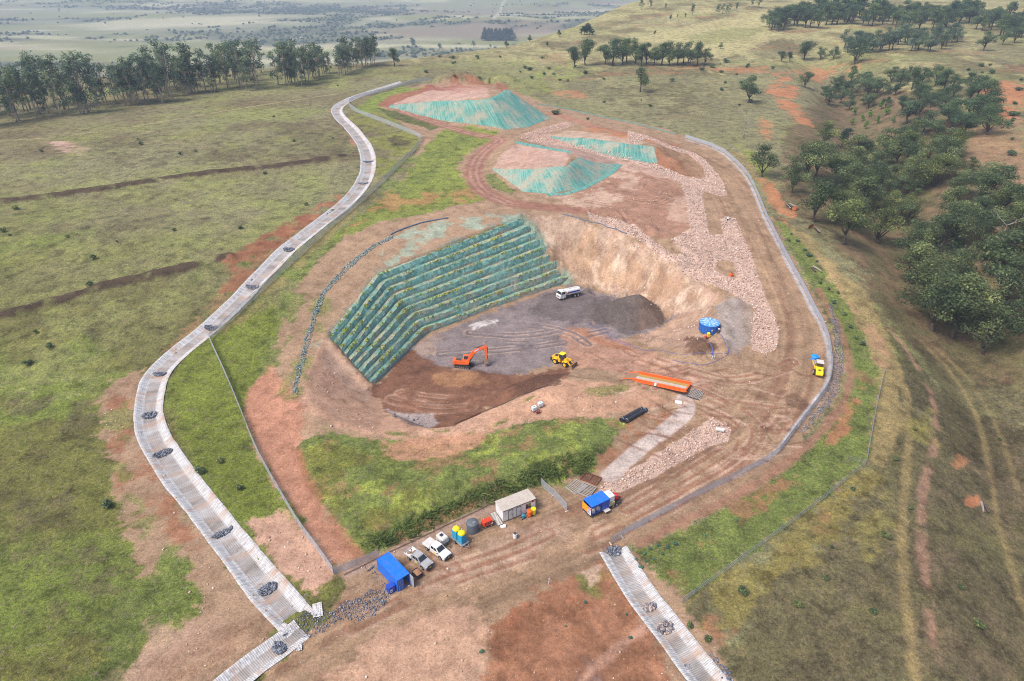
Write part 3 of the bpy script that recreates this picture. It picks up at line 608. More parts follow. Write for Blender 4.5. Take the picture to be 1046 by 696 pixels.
def ground_mesh():
    co = np.stack([GX, GY, H], -1).reshape(-1, 3).astype(np.float32)
    idx = np.arange(NX*NY).reshape(NY, NX)
    q = np.stack([idx[:-1, :-1], idx[:-1, 1:], idx[1:, 1:], idx[1:, :-1]], -1).reshape(-1, 4)
    me = bpy.data.meshes.new('ground')
    me.vertices.add(len(co)); me.vertices.foreach_set('co', co.ravel())
    me.loops.add(q.size); me.loops.foreach_set('vertex_index', q.ravel().astype(np.int32))
    me.polygons.add(len(q)); me.polygons.foreach_set('loop_start', np.arange(0, q.size, 4, dtype=np.int32))
    me.polygons.foreach_set('loop_total', np.full(len(q), 4, np.int32))
    me.update(calc_edges=True)
    a = me.attributes.new('cover', 'FLOAT_COLOR', 'POINT')
    cc = np.concatenate([np.clip(C, 0, 1), VEG[..., None]], -1).astype(np.float32)
    a.data.foreach_set('color', cc.ravel())
    v = me.attributes.new('veg', 'FLOAT', 'POINT'); v.data.foreach_set('value', VEG.astype(np.float32).ravel())
    me.polygons.foreach_set('use_smooth', np.ones(len(q), bool))
    o = bpy.data.objects.new('ground', me); COL.objects.link(o); o['kind'] = 'structure'
    return o
# ------------------------------------------------------------------ materials
MATS = {}
def nodes(name):
    m = bpy.data.materials.new(name); m.use_nodes = True
    nt = m.node_tree; b = nt.nodes['Principled BSDF']
    return m, nt, b
def N(nt, t, **kw):
    n = nt.nodes.new(t)
    for k, v in kw.items():
        if k.startswith('_'): setattr(n, k[1:], v)
        else:
            i = n.inputs[k.replace('__', ' ')]; i.default_value = v
    return n
def ramp(nt, fac, stops):
    r = nt.nodes.new('ShaderNodeValToRGB'); e = r.color_ramp.elements
    while len(e) < len(stops): e.new(.5)
    for el, (p, c) in zip(e, stops):
        el.position = p; el.color = tuple(c)+((1,) if len(c) == 3 else ())
    nt.links.new(fac, r.inputs[0]); return r.outputs[0]
def mixrgb(nt, a, b, fac, mode='MIX'):
    n = nt.nodes.new('ShaderNodeMix'); n.data_type = 'RGBA'; n.blend_type = mode
    for s, v in ((6, a), (7, b), (0, fac)):
        if hasattr(v, 'links'): nt.links.new(v, n.inputs[s])
        else: n.inputs[s].default_value = (tuple(v)+(1,)) if isinstance(v, (tuple, list)) and len(v) == 3 else v
    return n.outputs[2]
def noise(nt, scale, detail=4, rough=.55, vec=None, obj=True):
    n = nt.nodes.new('ShaderNodeTexNoise'); n.inputs['Scale'].default_value = scale
    n.inputs['Detail'].default_value = detail; n.inputs['Roughness'].default_value = rough
    if vec is None:
        t = nt.nodes.new('ShaderNodeTexCoord'); vec = t.outputs['Object' if obj else 'Generated']
    nt.links.new(vec, n.inputs['Vector']); return n.outputs['Fac']
def bump(nt, b, h, strength, dist=.05):
    n = nt.nodes.new('ShaderNodeBump'); n.inputs['Strength'].default_value = strength; n.inputs['Distance'].default_value = dist
    nt.links.new(h, n.inputs['Height']); nt.links.new(n.outputs[0], b.inputs['Normal'])
def mat(name, col, rough=.6, metal=0.0, dirt=.25, scale=3.0, dirtcol=(.30, .19, .12), spec=.4, bmp=.0, obj_var=0.0):
    """painted, plastic or bare surfaces: base colour broken up by dust and wear"""
    if name in MATS: return MATS[name]
    m, nt, b = nodes(name)
    f = noise(nt, scale, 5, .62)
    w = ramp(nt, f, [(.42, (0, 0, 0)), (.72, (dirt,)*3)])
    c = mixrgb(nt, col, dirtcol, w)
    f2 = noise(nt, scale*7, 3)
    c = mixrgb(nt, c, ramp(nt, f2, [(.3, (.80,)*3), (.7, (1.12,)*3)]), 1.0, 'MULTIPLY')
    nt.links.new(c, b.inputs['Base Color'])
    b.inputs['Roughness'].default_value = rough; b.inputs['Metallic'].default_value = metal
    b.inputs['Specular IOR Level'].default_value = spec
    if bmp: bump(nt, b, noise(nt, scale*5, 4), bmp, .03)
    MATS[name] = m; return m

def ground_material():
    m, nt, b = nodes('earth_and_turf')
    L = nt.links.new
    at = N(nt, 'ShaderNodeAttribute', _attribute_name='cover'); vg = N(nt, 'ShaderNodeAttribute', _attribute_name='veg')
    geo = nt.nodes.new('ShaderNodeNewGeometry'); pos = geo.outputs['Position']
    nA = noise(nt, 1.5, 8, .78, pos); nB = noise(nt, .30, 6, .68, pos); nC = noise(nt, 4.5, 4, .7, pos); nD = noise(nt, .06, 4, .6, pos); nE = noise(nt, 3.2, 6, .8, pos)
    # turf: dry stalks, dark tussocks and green shoots
    tus = ramp(nt, nA, [(.30, (.34, .34, .32)), (.44, (.80, .80, .76)), (.56, (1.15, 1.14, 1.08)), (.70, (1.72, 1.66, 1.5))])
    turf = mixrgb(nt, at.outputs['Color'], tus, 1.0, 'MULTIPLY')
    turf = mixrgb(nt, turf, ramp(nt, nB, [(.34, (.54, .52, .50)), (.48, (1, 1, .98)), (.64, (1.30, 1.27, 1.14))]), 1.0, 'MULTIPLY')
    turf = mixrgb(nt, turf, (.115, .125, .032), ramp(nt, nC, [(.60, (0, 0, 0)), (.74, (.30,)*3)]))
    turf = mixrgb(nt, turf, (.20, .15, .11), ramp(nt, noise(nt, .9, 5, .7, pos), [(.55, (0, 0, 0)), (.66, (.6,)*3)]))
    # bare earth: clods, dust and pebbles
    soil = mixrgb(nt, at.outputs['Color'], ramp(nt, nA, [(.28, (.60, .57, .54)), (.48, (1, 1, 1)), (.70, (1.30, 1.29, 1.28))]), 1.0, 'MULTIPLY')
    soil = mixrgb(nt, soil, ramp(nt, nB, [(.34, (.74, .71, .69)), (.5, (1, 1, 1)), (.66, (1.2, 1.19, 1.18))]), 1.0, 'MULTIPLY')
    vo = N(nt, 'ShaderNodeTexVoronoi', Scale=1.6); L(pos, vo.inputs['Vector'])
    stone = ramp(nt, vo.outputs['Distance'], [(.10, (1, 1, 1)), (.17, (0, 0, 0))])
    sel = ramp(nt, vo.outputs['Color'], [(.72, (0, 0, 0)), (.76, (.6,)*3)])
    stm = mixrgb(nt, stone, sel, 1.0, 'MULTIPLY')
    soil = mixrgb(nt, soil, (.55, .44, .37), stm)
    dark = ramp(nt, noise(nt, 2.6, 5, .7, pos), [(.62, (0, 0, 0)), (.78, (.45,)*3)])
    soil = mixrgb(nt, soil, (.12, .075, .055), dark)
    c = mixrgb(nt, soil, turf, vg.outputs['Fac'])
    c = mixrgb(nt, c, ramp(nt, nD, [(.3, (.90, .90, .88)), (.7, (1.08, 1.08, 1.06))]), 1.0, 'MULTIPLY')
    gr = N(nt, 'ShaderNodeMapRange'); gr.inputs['To Min'].default_value = .55; gr.inputs['To Max'].default_value = .9; L(vg.outputs['Fac'], gr.inputs['Value'])
    c = mixrgb(nt, c, ramp(nt, nE, [(.32, (.42, .41, .39)), (.48, (1, 1, 1)), (.63, (1.5, 1.49, 1.46))]), gr.outputs[0], 'MULTIPLY')  # fine dark-light mottle: shading of small relief put into the ground colour
    L(c, b.inputs['Base Color'])
    b.inputs['Roughness'].default_value = .95; b.inputs['Specular IOR Level'].default_value = .12
    hsum = N(nt, 'ShaderNodeMath', _operation='MULTIPLY_ADD'); L(nA, hsum.inputs[0]); hsum.inputs[1].default_value = 1.0; L(nC, hsum.inputs[2])
    st = N(nt, 'ShaderNodeMapRange'); st.inputs['To Min'].default_value = .35; st.inputs['To Max'].default_value = .8; L(vg.outputs['Fac'], st.inputs['Value'])
    bn = N(nt, 'ShaderNodeBump', Distance=.30); L(st.outputs[0], bn.inputs['Strength']); L(hsum.outputs[0], bn.inputs['Height']); L(bn.outputs[0], b.inputs['Normal'])
    return m
# ------------------------------------------------------------------ mesh builder and naming helpers
class MB:
    def __init__(s): s.v = []; s.f = []; s.m = []; s.uv = {}
    def face(s, ids, mi=0): s.f.append(tuple(ids)); s.m.append(mi)
    def add(s, vs, fs, mi=0, M=None):
        b = len(s.v)
        s.v += [tuple(M @ Vector(v)) if M is not None else tuple(v) for v in vs]
        for f in fs: s.face([i+b for i in f], mi)
    def box(s, c, d, mi=0, rot=0.0, tilt=None, taper=1.0, bev=0.0):
        """a box with chamfered vertical and top edges"""
        hx, hy, hz = d[0]/2, d[1]/2, d[2]/2
        M = Matrix.Translation(c) @ Matrix.Rotation(rot, 4, 'Z')
        if tilt: M = M @ Matrix.Rotation(tilt[0], 4, 'X') @ Matrix.Rotation(tilt[1], 4, 'Y')
        if bev <= 0:
            t = taper
            vs = [(-hx, -hy, -hz), (hx, -hy, -hz), (hx, hy, -hz), (-hx, hy, -hz), (-hx*t, -hy*t, hz), (hx*t, -hy*t, hz), (hx*t, hy*t, hz), (-hx*t, hy*t, hz)]
            s.add(vs, [(3, 2, 1, 0), (4, 5, 6, 7), (0, 1, 5, 4), (1, 2, 6, 5), (2, 3, 7, 6), (3, 0, 4, 7)], mi, M); return
        b = min(bev, hx*.45, hy*.45, hz*.45)
        def ring(ex, ey, z, c): return [(-ex+c, -ey, z), (ex-c, -ey, z), (ex, -ey+c, z), (ex, ey-c, z), (ex-c, ey, z), (-ex+c, ey, z), (-ex, ey-c, z), (-ex, -ey+c, z)]
        t = taper
        R = [ring(hx-b*.5, hy-b*.5, -hz, b*.6), ring(hx, hy, -hz+b*.5, b), ring(hx*t, hy*t, hz-b, b), ring(hx*t-b, hy*t-b, hz, b*.6)]
        vs = sum(R, []); fs = [tuple(range(7, -1, -1)), tuple(range(24, 32))]
        for k in range(3):
            for i in range(8): fs.append((k*8+i, k*8+(i+1) % 8, k*8+8+(i+1) % 8, k*8+8+i))
        s.add(vs, fs, mi, M)
    def bar(s, a, b, w, h=None, mi=0, up=(0, 0, 1)):
        a, b = Vector(a), Vector(b); h = h or w; d = b-a
        if d.length < 1e-6: return
        z = d.normalized(); u = Vector(up)
        if abs(z.dot(u)) > .97: u = Vector((1, 0, 0))
        x = u.cross(z).normalized(); y = z.cross(x)
        q = [x*w/2*i+y*h/2*j for i, j in ((-1, -1), (1, -1), (1, 1), (-1, 1))]
        s.add([a+k for k in q]+[b+k for k in q], [(3, 2, 1, 0), (4, 5, 6, 7), (0, 1, 5, 4), (1, 2, 6, 5), (2, 3, 7, 6), (3, 0, 4, 7)], mi)
    def tube(s, pts, r, n=8, mi=0, caps=True):
        pts = [Vector(p) for p in pts]; k = len(pts); r = r if isinstance(r, (list, tuple)) else [r]*k
        b = len(s.v); pu = None
        for i, p in enumerate(pts):
            z = (pts[min(i+1, k-1)]-pts[max(i-1, 0)]).normalized()
            u = pu if pu is not None else (Vector((0, 0, 1)) if abs(z.z) < .9 else Vector((1, 0, 0)))
            x = u.cross(z)
            if x.length < 1e-4: x = Vector((1, 0, 0)).cross(z)
            x.normalize(); y = z.cross(x); pu = y
            for j in range(n):
                a = 2*math.pi*j/n; s.v.append(tuple(p+(x*math.cos(a)+y*math.sin(a))*r[i]))
        for i in range(k-1):
            for j in range(n): s.face((b+i*n+j, b+i*n+(j+1) % n, b+(i+1)*n+(j+1) % n, b+(i+1)*n+j), mi)
        if caps:
            s.face(tuple(b+j for j in range(n-1, -1, -1)), mi); s.face(tuple(b+(k-1)*n+j for j in range(n)), mi)
    def lathe(s, c, prof, n=20, mi=0, axis='Z', rot=None):
        """prof: (radius, height) pairs along the axis"""
        M = Matrix.Translation(c)
        if axis == 'X': M = M @ Matrix.Rotation(math.pi/2, 4, 'Y')
        if axis == 'Y': M = M @ Matrix.Rotation(-math.pi/2, 4, 'X')
        if rot is not None: M = Matrix.Translation(c) @ rot
        vs = []; fs = []
        for r, h in prof:
            for j in range(n):
                a = 2*math.pi*j/n; vs.append((r*math.cos(a), r*math.sin(a), h))
        k = len(prof)
        for i in range(k-1):
            for j in range(n): fs.append((i*n+j, i*n+(j+1) % n, (i+1)*n+(j+1) % n, (i+1)*n+j))
        fs.append(tuple(range(n-1, -1, -1))); fs.append(tuple((k-1)*n+j for j in range(n)))
        s.add(vs, fs, mi, M)
    def prism(s, poly, y0, y1, mi=0, M=None, inset=0.0):
        """outline in the XZ plane, extruded along Y; inset pulls the two end outlines in for a rounded side"""
        n = len(poly); cx = sum(p[0] for p in poly)/n; cz = sum(p[1] for p in poly)/n
        sc = lambda p, k: (cx+(p[0]-cx)*k, cz+(p[1]-cz)*k)
        rows = [(y0, 1), (y1, 1)] if not inset else [(y0, 1-inset), (y0+abs(y1-y0)*.07*(1 if y1 > y0 else -1), 1), (y1-abs(y1-y0)*.07*(1 if y1 > y0 else -1), 1), (y1, 1-inset)]
        vs = []; fs = []
        for y, k in rows:
            for p in poly:
                q = sc(p, k); vs.append((q[0], y, q[1]))
        for r in range(len(rows)-1):
            for i in range(n): fs.append((r*n+i, r*n+(i+1) % n, (r+1)*n+(i+1) % n, (r+1)*n+i))
        fs.append(tuple(range(n-1, -1, -1))); fs.append(tuple((len(rows)-1)*n+i for i in range(n)))
        s.add(vs, fs, mi, M)
    def build(s, name, mats, parent=None, smooth=False, uvs=None):
        me = bpy.data.meshes.new(name); me.from_pydata([tuple(v) for v in s.v], [], s.f)
        for m in (mats if isinstance(mats, (list, tuple)) else [mats]): me.materials.append(m)
        if any(s.m): me.polygons.foreach_set('material_index', s.m)
        bm = bmesh.new(); bm.from_mesh(me); bmesh.ops.recalc_face_normals(bm, faces=bm.faces)
        bm.to_mesh(me); bm.free()
        if smooth: me.polygons.foreach_set('use_smooth', [True]*len(me.polygons))
        me.update()
        return link(name, me, parent)
def link(name, me, parent=None):
    o = bpy.data.objects.new(name, me); COL.objects.link(o)
    if parent is not None: o.parent = parent
    return o
def tag(o, label=None, cat=None, group=None, kind=None):
    for k, v in (('label', label), ('category', cat), ('group', group), ('kind', kind)):
        if v: o[k] = v
    return o
def empty(name, x, y, rot=0.0, label=None, cat=None, group=None, z=None, tilt=True):
    o = bpy.data.objects.new(name, None); COL.objects.link(o); o.empty_display_size = .5
    zz = float(hget(x, y)) if z is None else z
    o.location = (x, y, zz)
    if tilt and z is None:
        e = 1.5
        nx = -(float(hget(x+e, y))-float(hget(x-e, y)))/(2*e); ny = -(float(hget(x, y+e))-float(hget(x, y-e)))/(2*e)
        nrm = Vector((nx, ny, 1)).normalized()
        q = Vector((0, 0, 1)).rotation_difference(nrm)
        o.rotation_mode = 'QUATERNION'; o.rotation_quaternion = q @ Matrix.Rotation(rot, 3, 'Z').to_quaternion()
    else: o.rotation_euler.z = rot
    return tag(o, label, cat, group)
def copy_tree(o, parent=None):
    c = o.copy(); COL.objects.link(c)
    if parent is not None: c.parent = parent
    for ch in [k for k in o.children]: copy_tree(ch, c)
    return c
def heading(a, b):
    p, q = W(*a), W(*b); return math.atan2(q[1]-p[1], q[0]-p[0])
def np_mesh(name, V, F, mats, parent=None, col=None, smooth=False):
    """V (n,3), F (m,k) numpy -> one mesh object; col = per-vertex grey"""
    me = bpy.data.meshes.new(name); k = F.shape[1]
    me.vertices.add(len(V)); me.vertices.foreach_set('co', V.astype(np.float32).ravel())
    me.loops.add(F.size); me.loops.foreach_set('vertex_index', F.astype(np.int32).ravel())
    me.polygons.add(len(F)); me.polygons.foreach_set('loop_start', np.arange(0, F.size, k, dtype=np.int32)); me.polygons.foreach_set('loop_total', np.full(len(F), k, np.int32))
    me.update(calc_edges=True)
    if col is not None:
        a = me.attributes.new('tone', 'FLOAT', 'POINT'); a.data.foreach_set('value', np.asarray(col, np.float32))
    if smooth: me.polygons.foreach_set('use_smooth', np.ones(len(F), bool))
    for m in (mats if isinstance(mats, (list, tuple)) else [mats]): me.materials.append(m)
    return link(name, me, parent)
G = np.random.default_rng(11)
def tone_mat(name, c0, c1, rough=.9, c2=None, nscale=2.5, trans=0.0, tint=False):
    """natural material whose pieces differ in tone (attribute) and from object to object"""
    if name in MATS: return MATS[name]
    m, nt, b = nodes(name)
    at = N(nt, 'ShaderNodeAttribute', _attribute_name='tone')
    stops = [(0, c0), (1, c1)] if c2 is None else [(0, c0), (.6, c1), (1, c2)]
    c = ramp(nt, at.outputs['Fac'], stops)
    c = mixrgb(nt, c, ramp(nt, noise(nt, nscale, 4), [(.3, (.74,)*3), (.7, (1.22,)*3)]), 1.0, 'MULTIPLY')
    oi = nt.nodes.new('ShaderNodeObjectInfo')
    if tint: c = mixrgb(nt, c, ramp(nt, oi.outputs['Random'], [(0, (.78, .84, .90)), (.5, (1, 1, 1)), (1, (1.30, 1.20, .96))]), 1.0, 'MULTIPLY')
    nt.links.new(c, b.inputs['Base Color']); b.inputs['Roughness'].default_value = rough; b.inputs['Specular IOR Level'].default_value = .2
    if trans:
        t = nt.nodes.new('ShaderNodeBsdfTranslucent'); nt.links.new(c, t.inputs[0]); mx = nt.nodes.new('ShaderNodeMixShader'); mx.inputs[0].default_value = trans
        nt.links.new(b.outputs[0], mx.inputs[1]); nt.links.new(t.outputs[0], mx.inputs[2]); nt.links.new(mx.outputs[0], nt.nodes['Material Output'].inputs[0])
    MATS[name] = m; return m

# icosahedron for stones
_p = (1+5**.5)/2
ICO_V = np.array([(-1, _p, 0), (1, _p, 0), (-1, -_p, 0), (1, -_p, 0), (0, -1, _p), (0, 1, _p), (0, -1, -_p), (0, 1, -_p), (_p, 0, -1), (_p, 0, 1), (-_p, 0, -1), (-_p, 0, 1)])/math.sqrt(1+_p*_p)
ICO_F = np.array([(0, 11, 5), (0, 5, 1), (0, 1, 7), (0, 7, 10), (0, 10, 11), (1, 5, 9), (5, 11, 4), (11, 10, 2), (10, 7, 6), (7, 1, 8), (3, 9, 4), (3, 4, 2), (3, 2, 6), (3, 6, 8), (3, 8, 9), (4, 9, 5), (2, 4, 11), (6, 2, 10), (8, 6, 7), (9, 8, 1)])
def rotmats(n):
    q = G.normal(size=(n, 4)); q /= np.linalg.norm(q, axis=1)[:, None]; w, x, y, z = q.T
    return np.stack([1-2*(y*y+z*z), 2*(x*y-z*w), 2*(x*z+y*w), 2*(x*y+z*w), 1-2*(x*x+z*z), 2*(y*z-x*w), 2*(x*z-y*w), 2*(y*z+x*w), 1-2*(x*x+y*y)], -1).reshape(n, 3, 3)
def stones(name, xyz, size, matl, spread=.45, kind=None, parent=None, sink=.25):
    n = len(xyz); xyz = np.asarray(xyz, float)
    sz = size*np.exp(G.normal(0, spread, n)).clip(.45, 2.2)
    sc = G.uniform(.65, 1.25, (n, 1, 3)); jit = G.uniform(.8, 1.2, (n, 12, 1))
    V = ICO_V[None]*jit*sc*sz[:, None, None]
    V = np.einsum('nij,nkj->nki', rotmats(n), V); V[:, :, 2] *= .75
    V = V+xyz[:, None, :]; V[:, :, 2] += (sz*(1-sink)*.5)[:, None]
    F = (ICO_F[None]+(np.arange(n)*12)[:, None, None]).reshape(-1, 3)
    tone = np.repeat(np.clip(G.beta(2, 2, n), 0, 1), 12)
    o = np_mesh(name, V.reshape(-1, 3), F, matl, parent, tone)
    if kind: o['kind'] = kind
    return o
def scatter(poly, step, jit=.5, amp=1.0, keep=1.0, world=False, seed=3):
    P = poly if world else WL(poly)
    xs = [p[0] for p in P]; ys = [p[1] for p in P]
    X, Y = np.meshgrid(np.arange(min(xs)-1, max(xs)+1, step), np.arange(min(ys)-1, max(ys)+1, step))
    X = X+G.uniform(-jit, jit, X.shape)*step; Y = Y+G.uniform(-jit, jit, Y.shape)*step
    d = sdf(X, Y, P)+amp*fbm(X, Y, 3, 3, seed)
    m = (d > 0) & (G.random(X.shape) < keep)
    x, y = X[m], Y[m]
    return np.stack([x, y, hget(x, y)], -1)

# ------------------------------------------------------------------ stone cover, gravel, heaps
M_pink = tone_mat('crushed_sandstone', lin(150, 122, 108), lin(192, 164, 148), .9, lin(222, 202, 188))
M_blue = tone_mat('blue_metal_gravel', lin(70, 74, 83), lin(112, 115, 124), .85, lin(158, 160, 168))
M_tealrock = tone_mat('sprayed_gravel', lin(80, 100, 100), lin(120, 138, 138), .85, lin(160, 170, 165))
M_tan = tone_mat('loose_stone', lin(150, 120, 100), lin(200, 170, 148), .9, lin(232, 222, 212))
a = scatter(RIP_A, .44, .5, 1.0, .8)
hp = WL(HOLE); a = a[sdf(a[:, 0], a[:, 1], hp) < 0]
stones('crushed_stone_cover', a, .145, M_pink, .6, 'stuff')
stones('loose_sandstone_cover', scatter(RIP_B, .32, .5, 1.5, .75), .12, M_pink, .5, 'stuff')
stones('trackside_stone', scatter([(528, 139), (580, 125), (590, 128), (556, 138), (600, 150), (585, 152), (545, 146)], .8, .5, .6, .9), .2, M_pink, .4, 'stuff')
GR = [(846, 310), (851, 312), (860, 345), (863, 372), (858, 398), (846, 416), (828, 436), (818, 444), (815, 441), (836, 417), (849, 395), (853, 370), (852, 345)]
stones('blue_gravel_strip', scatter(GR, .26, .5, .6, .8), .11, M_blue, .35, 'stuff')
stones('blue_gravel_apron', scatter([(298, 635), (312, 620), (326, 626), (338, 628), (372, 606), (384, 600), (404, 606), (398, 618), (372, 634), (350, 636), (330, 646), (312, 656), (298, 652)], .25, .5, 1.3, .85), .10, M_blue, .4, 'stuff')
stones('gravel_beside_container', scatter([(372, 578), (380, 576), (388, 586), (402, 604), (398, 608), (384, 598)], .3, .5, .7, .6), .11, M_blue, .4, 'stuff')
stones('gravel_channel_edge', scatter([(722, 664), (732, 668), (745, 685), (752, 710), (740, 700), (728, 680)], .24, .5, .5), .12, M_blue, .4, 'stuff')
stones('gravel_channel_corner', scatter([(697, 680), (704, 678), (714, 692), (712, 708), (700, 705)], .24, .5, .5), .12, M_blue, .4, 'stuff')
stones('rock_lined_drain', scatter([(298, 402), (302, 380), (311, 350), (319, 320), (329, 297), (351, 273), (381, 250.5), (402, 240.5), (404, 242.5), (383, 253), (356, 276), (334, 299), (324, 323), (316, 352), (307, 384), (304, 404)], .34, .5, .3), .16, M_tealrock, .35, 'stuff')
stones('spoil_rubble', scatter([(392, 418), (420, 426), (450, 428), (452, 434), (436, 437), (405, 428)], .9, .5, .5, .35), .22, M_blue, .4, 'stuff')
# scattered stones over the bare ground
sc_ = [scatter(p, st*.72, .5, 2, k) for p, st, k in (([(536, 222), (637, 239), (712, 286), (735, 300), (720, 325), (690, 325), (655, 303), (590, 291)], 1.5, .45), ([(560, 201), (626, 178), (690, 186), (704, 234), (650, 236)], 1.8, .3),
        ([(300, 400), (340, 360), (400, 446), (340, 436)], 1.6, .25), ([(640, 340), (720, 316), (735, 352), (690, 360)], 1.6, .4), ([(100, 420), (150, 380), (290, 640), (220, 700), (110, 700), (200, 620)], 1.6, .14),
        ([(330, 690), (480, 620), (640, 600), (700, 700)], 1.6, .12), ([(500, 420), (600, 390), (640, 420), (540, 440)], 1.6, .2), ([(345, 586), (470, 530), (600, 520), (560, 570), (400, 640)], 1.7, .08),
        ([(250, 530), (290, 523), (344, 588), (296, 592)], 1.3, .18), ([(650, 370), (810, 370), (780, 460), (650, 430)], 2.2, .12), ([(740, 330), (840, 340), (840, 280), (760, 200)], 2.5, .10))]
stones('scattered_stones', np.concatenate(sc_), .11, M_tan, .65, 'stuff')

# ------------------------------------------------------------------ drainage channels
def channel_material():
    m, nt, b = nodes('concrete_mattress'); L = nt.links.new
    uv = nt.nodes.new('ShaderNodeUVMap'); uv.uv_map = 'run'
    sep = nt.nodes.new('ShaderNodeSeparateXYZ'); L(uv.outputs[0], sep.inputs[0])
    ab = N(nt, 'ShaderNodeMath', _operation='ABSOLUTE'); L(sep.outputs[0], ab.inputs[0])
    side = ramp(nt, ab.outputs[0], [(.40, (0, 0, 0)), (.50, (1, 1, 1))])
    seg = noise(nt, .22, 3, .6, uv.outputs[0]); fine = noise(nt, 2.2, 5, .65, uv.outputs[0])
    bed = ramp(nt, seg, [(.34, lin(134, 128, 123)), (.50, lin(162, 156, 152)), (.66, lin(188, 184, 182))])
    wall = ramp(nt, fine, [(.3, lin(172, 170, 168)), (.7, lin(210, 208, 208))])
    c = mixrgb(nt, bed, wall, side)
    wv = N(nt, 'ShaderNodeTexWave', Scale=1.05, Distortion=.25); wv.bands_direction = 'Y'; wv.inputs['Detail'].default_value = 1
    L(uv.outputs[0], wv.inputs['Vector'])
    ln = ramp(nt, wv.outputs['Fac'], [(.12, (.64,)*3), (.42, (1.03,)*3)])
    wx = N(nt, 'ShaderNodeTexWave', Scale=2.6, Distortion=.2); wx.bands_direction = 'X'; L(uv.outputs[0], wx.inputs['Vector'])
    c = mixrgb(nt, c, ramp(nt, wx.outputs['Fac'], [(.10, (.78,)*3), (.35, (1, 1, 1))]), .7, 'MULTIPLY')
    c = mixrgb(nt, c, ln, .75, 'MULTIPLY')
    c = mixrgb(nt, c, ramp(nt, fine, [(.35, (.82, .79, .76)), (.6, (1.05,)*3)]), .8, 'MULTIPLY')
    c = mixrgb(nt, c, lin(168, 136, 112), ramp(nt, noise(nt, .35, 5, .65, uv.outputs[0]), [(.50, (0, 0, 0)), (.68, (.8,)*3)]))
    L(c, b.inputs['Base Color']); b.inputs['Roughness'].default_value = .9; b.inputs['Specular IOR Level'].default_value = .2
    bump(nt, b, wv.outputs['Fac'], .5, .06)
    return m
M_chan = channel_material()
def channel(key, label):
    c = chan[key]; P = c['path']; hw = c['hw']; n = len(P)
    offs = np.array([-1.10, -1.0, -.86, -.66, -.44, -.2, 0, .2, .44, .66, .86, 1.0, 1.10]); dep = c['dep']
    V = []; UV = []; T = 0
    for i in range(n):
        a, b = P[max(i-1, 0)], P[min(i+1, n-1)]; t = (b-a).normalized(); nx, ny = -t.y, t.x
        if i: T += (P[i]-P[i-1]).length
        for o in offs:
            wv = .95+.14*float(vnoise(T*.11, (1 if o > 0 else -1)*2+5, 3))+.05*float(vnoise(T*.5, o*2+5, 3))
            x, y = P[i].x+nx*o*hw*wv, P[i].y+ny*o*hw*wv
            d = abs(o)
            z = c['z'][i]-dep*float(sstep(1.02, .42, d))+.07
            z += .05*(float(vnoise(T*.7, o*3, 5))-.5) - .15*max(0, d-1.0)*10*.5
            if d >= 1.0: z = max(z, float(hget(x, y))+(.06 if d < 1.05 else -.12))
            V.append((x, y, z)); UV.append((o, T))
    k = len(offs)
    F = [(i*k+j, i*k+j+1, (i+1)*k+j+1, (i+1)*k+j) for i in range(n-1) for j in range(k-1)]
    o = np_mesh('drainage_channel', np.array(V), np.array(F), M_chan, smooth=True)
    u = o.data.uv_layers.new(name='run'); UV = np.array(UV, np.float32)
    vi = np.zeros(len(o.data.loops), np.int32); o.data.loops.foreach_get('vertex_index', vi)
    u.data.foreach_set('uv', UV[vi].ravel())
    tag(o, label, 'drainage channel')
channel('a', 'long pale lined drainage channel winding down the left side of the works')
channel('b', 'short lined channel running off the bottom edge below the gravel apron')
channel('c', 'lined drainage channel dropping down the bank from the site gate')
def check_dam(key, u, v, lab, rx=2.1, ry=.95, n=230, matl=None, size=.13):
    rx *= rnd.uniform(.8, 1.15); ry *= rnd.uniform(.75, 1.5); n = int(n*rnd.uniform(1.0, 1.3))
    p = W(u, v); c = chan[key]; P = c['path']
    i = min(range(len(P)), key=lambda k: (P[k].x-p[0])**2+(P[k].y-p[1])**2)
    t = (P[min(i+1, len(P)-1)]-P[max(i-1, 0)]).normalized()
    q = []
    zc = c['z'][i]-c['dep']+.08
    for k in range(n):
        r, a = math.sqrt(G.random()), G.random()*2*math.pi
        s_, l = r*math.cos(a), r*math.sin(a)
        x = P[i].x-t.y*s_*rx+t.x*l*ry; y = P[i].y+t.x*s_*rx+t.y*l*ry
        q.append((x, y, zc+.26*(1-r*r)*G.random()+abs(s_)**2*.35))
    o = stones('rock_check', np.array(q), size, matl or M_blue, .35)
    tag(o, lab, 'rock check', 'rock checks across the drainage channels')
for u, v, lab in [(374, 166, 'topmost grey rock check on the long channel, just above its upper straight'), (372, 188, 'grey rock check on the long channel below the wire fence corner'),
      (291, 256, 'grey rock check on the long channel level with the end of the red bank'), (250, 290, 'grey rock check on the long channel between the red bank and the fence corner'),
      (207, 333, 'grey rock check on the long channel beside the fence corner'), (159, 382, 'wide grey rock check where the long channel starts its big bend'),
      (150, 426, 'grey rock check at the leftmost point of the long channel bend'), (166, 466, 'grey rock check on the long channel just below the bend'),
      (228, 545, 'second lowest grey rock check on the long channel'), (278, 601, 'lowest grey rock check on the long channel, above the gravel apron')]:
    check_dam('a', u, v, lab, 1.9 if v < 560 else 1.5)
check_dam('b', 283, 664, 'small heap of grey rock in the short channel below the apron', 1.2, 1.1, 170)
check_dam('c', 624, 566, 'dark rock packed into the head of the channel below the gate', 1.5, 1.4, 260)
M_mixrock = tone_mat('mixed_rock', lin(88, 88, 98), lin(150, 140, 140), .9, lin(226, 190, 150))
check_dam('c', 666, 620, 'tan and grey stones heaped in the gate channel, upper of the pair', 1.1, .8, 120, M_mixrock, .16)
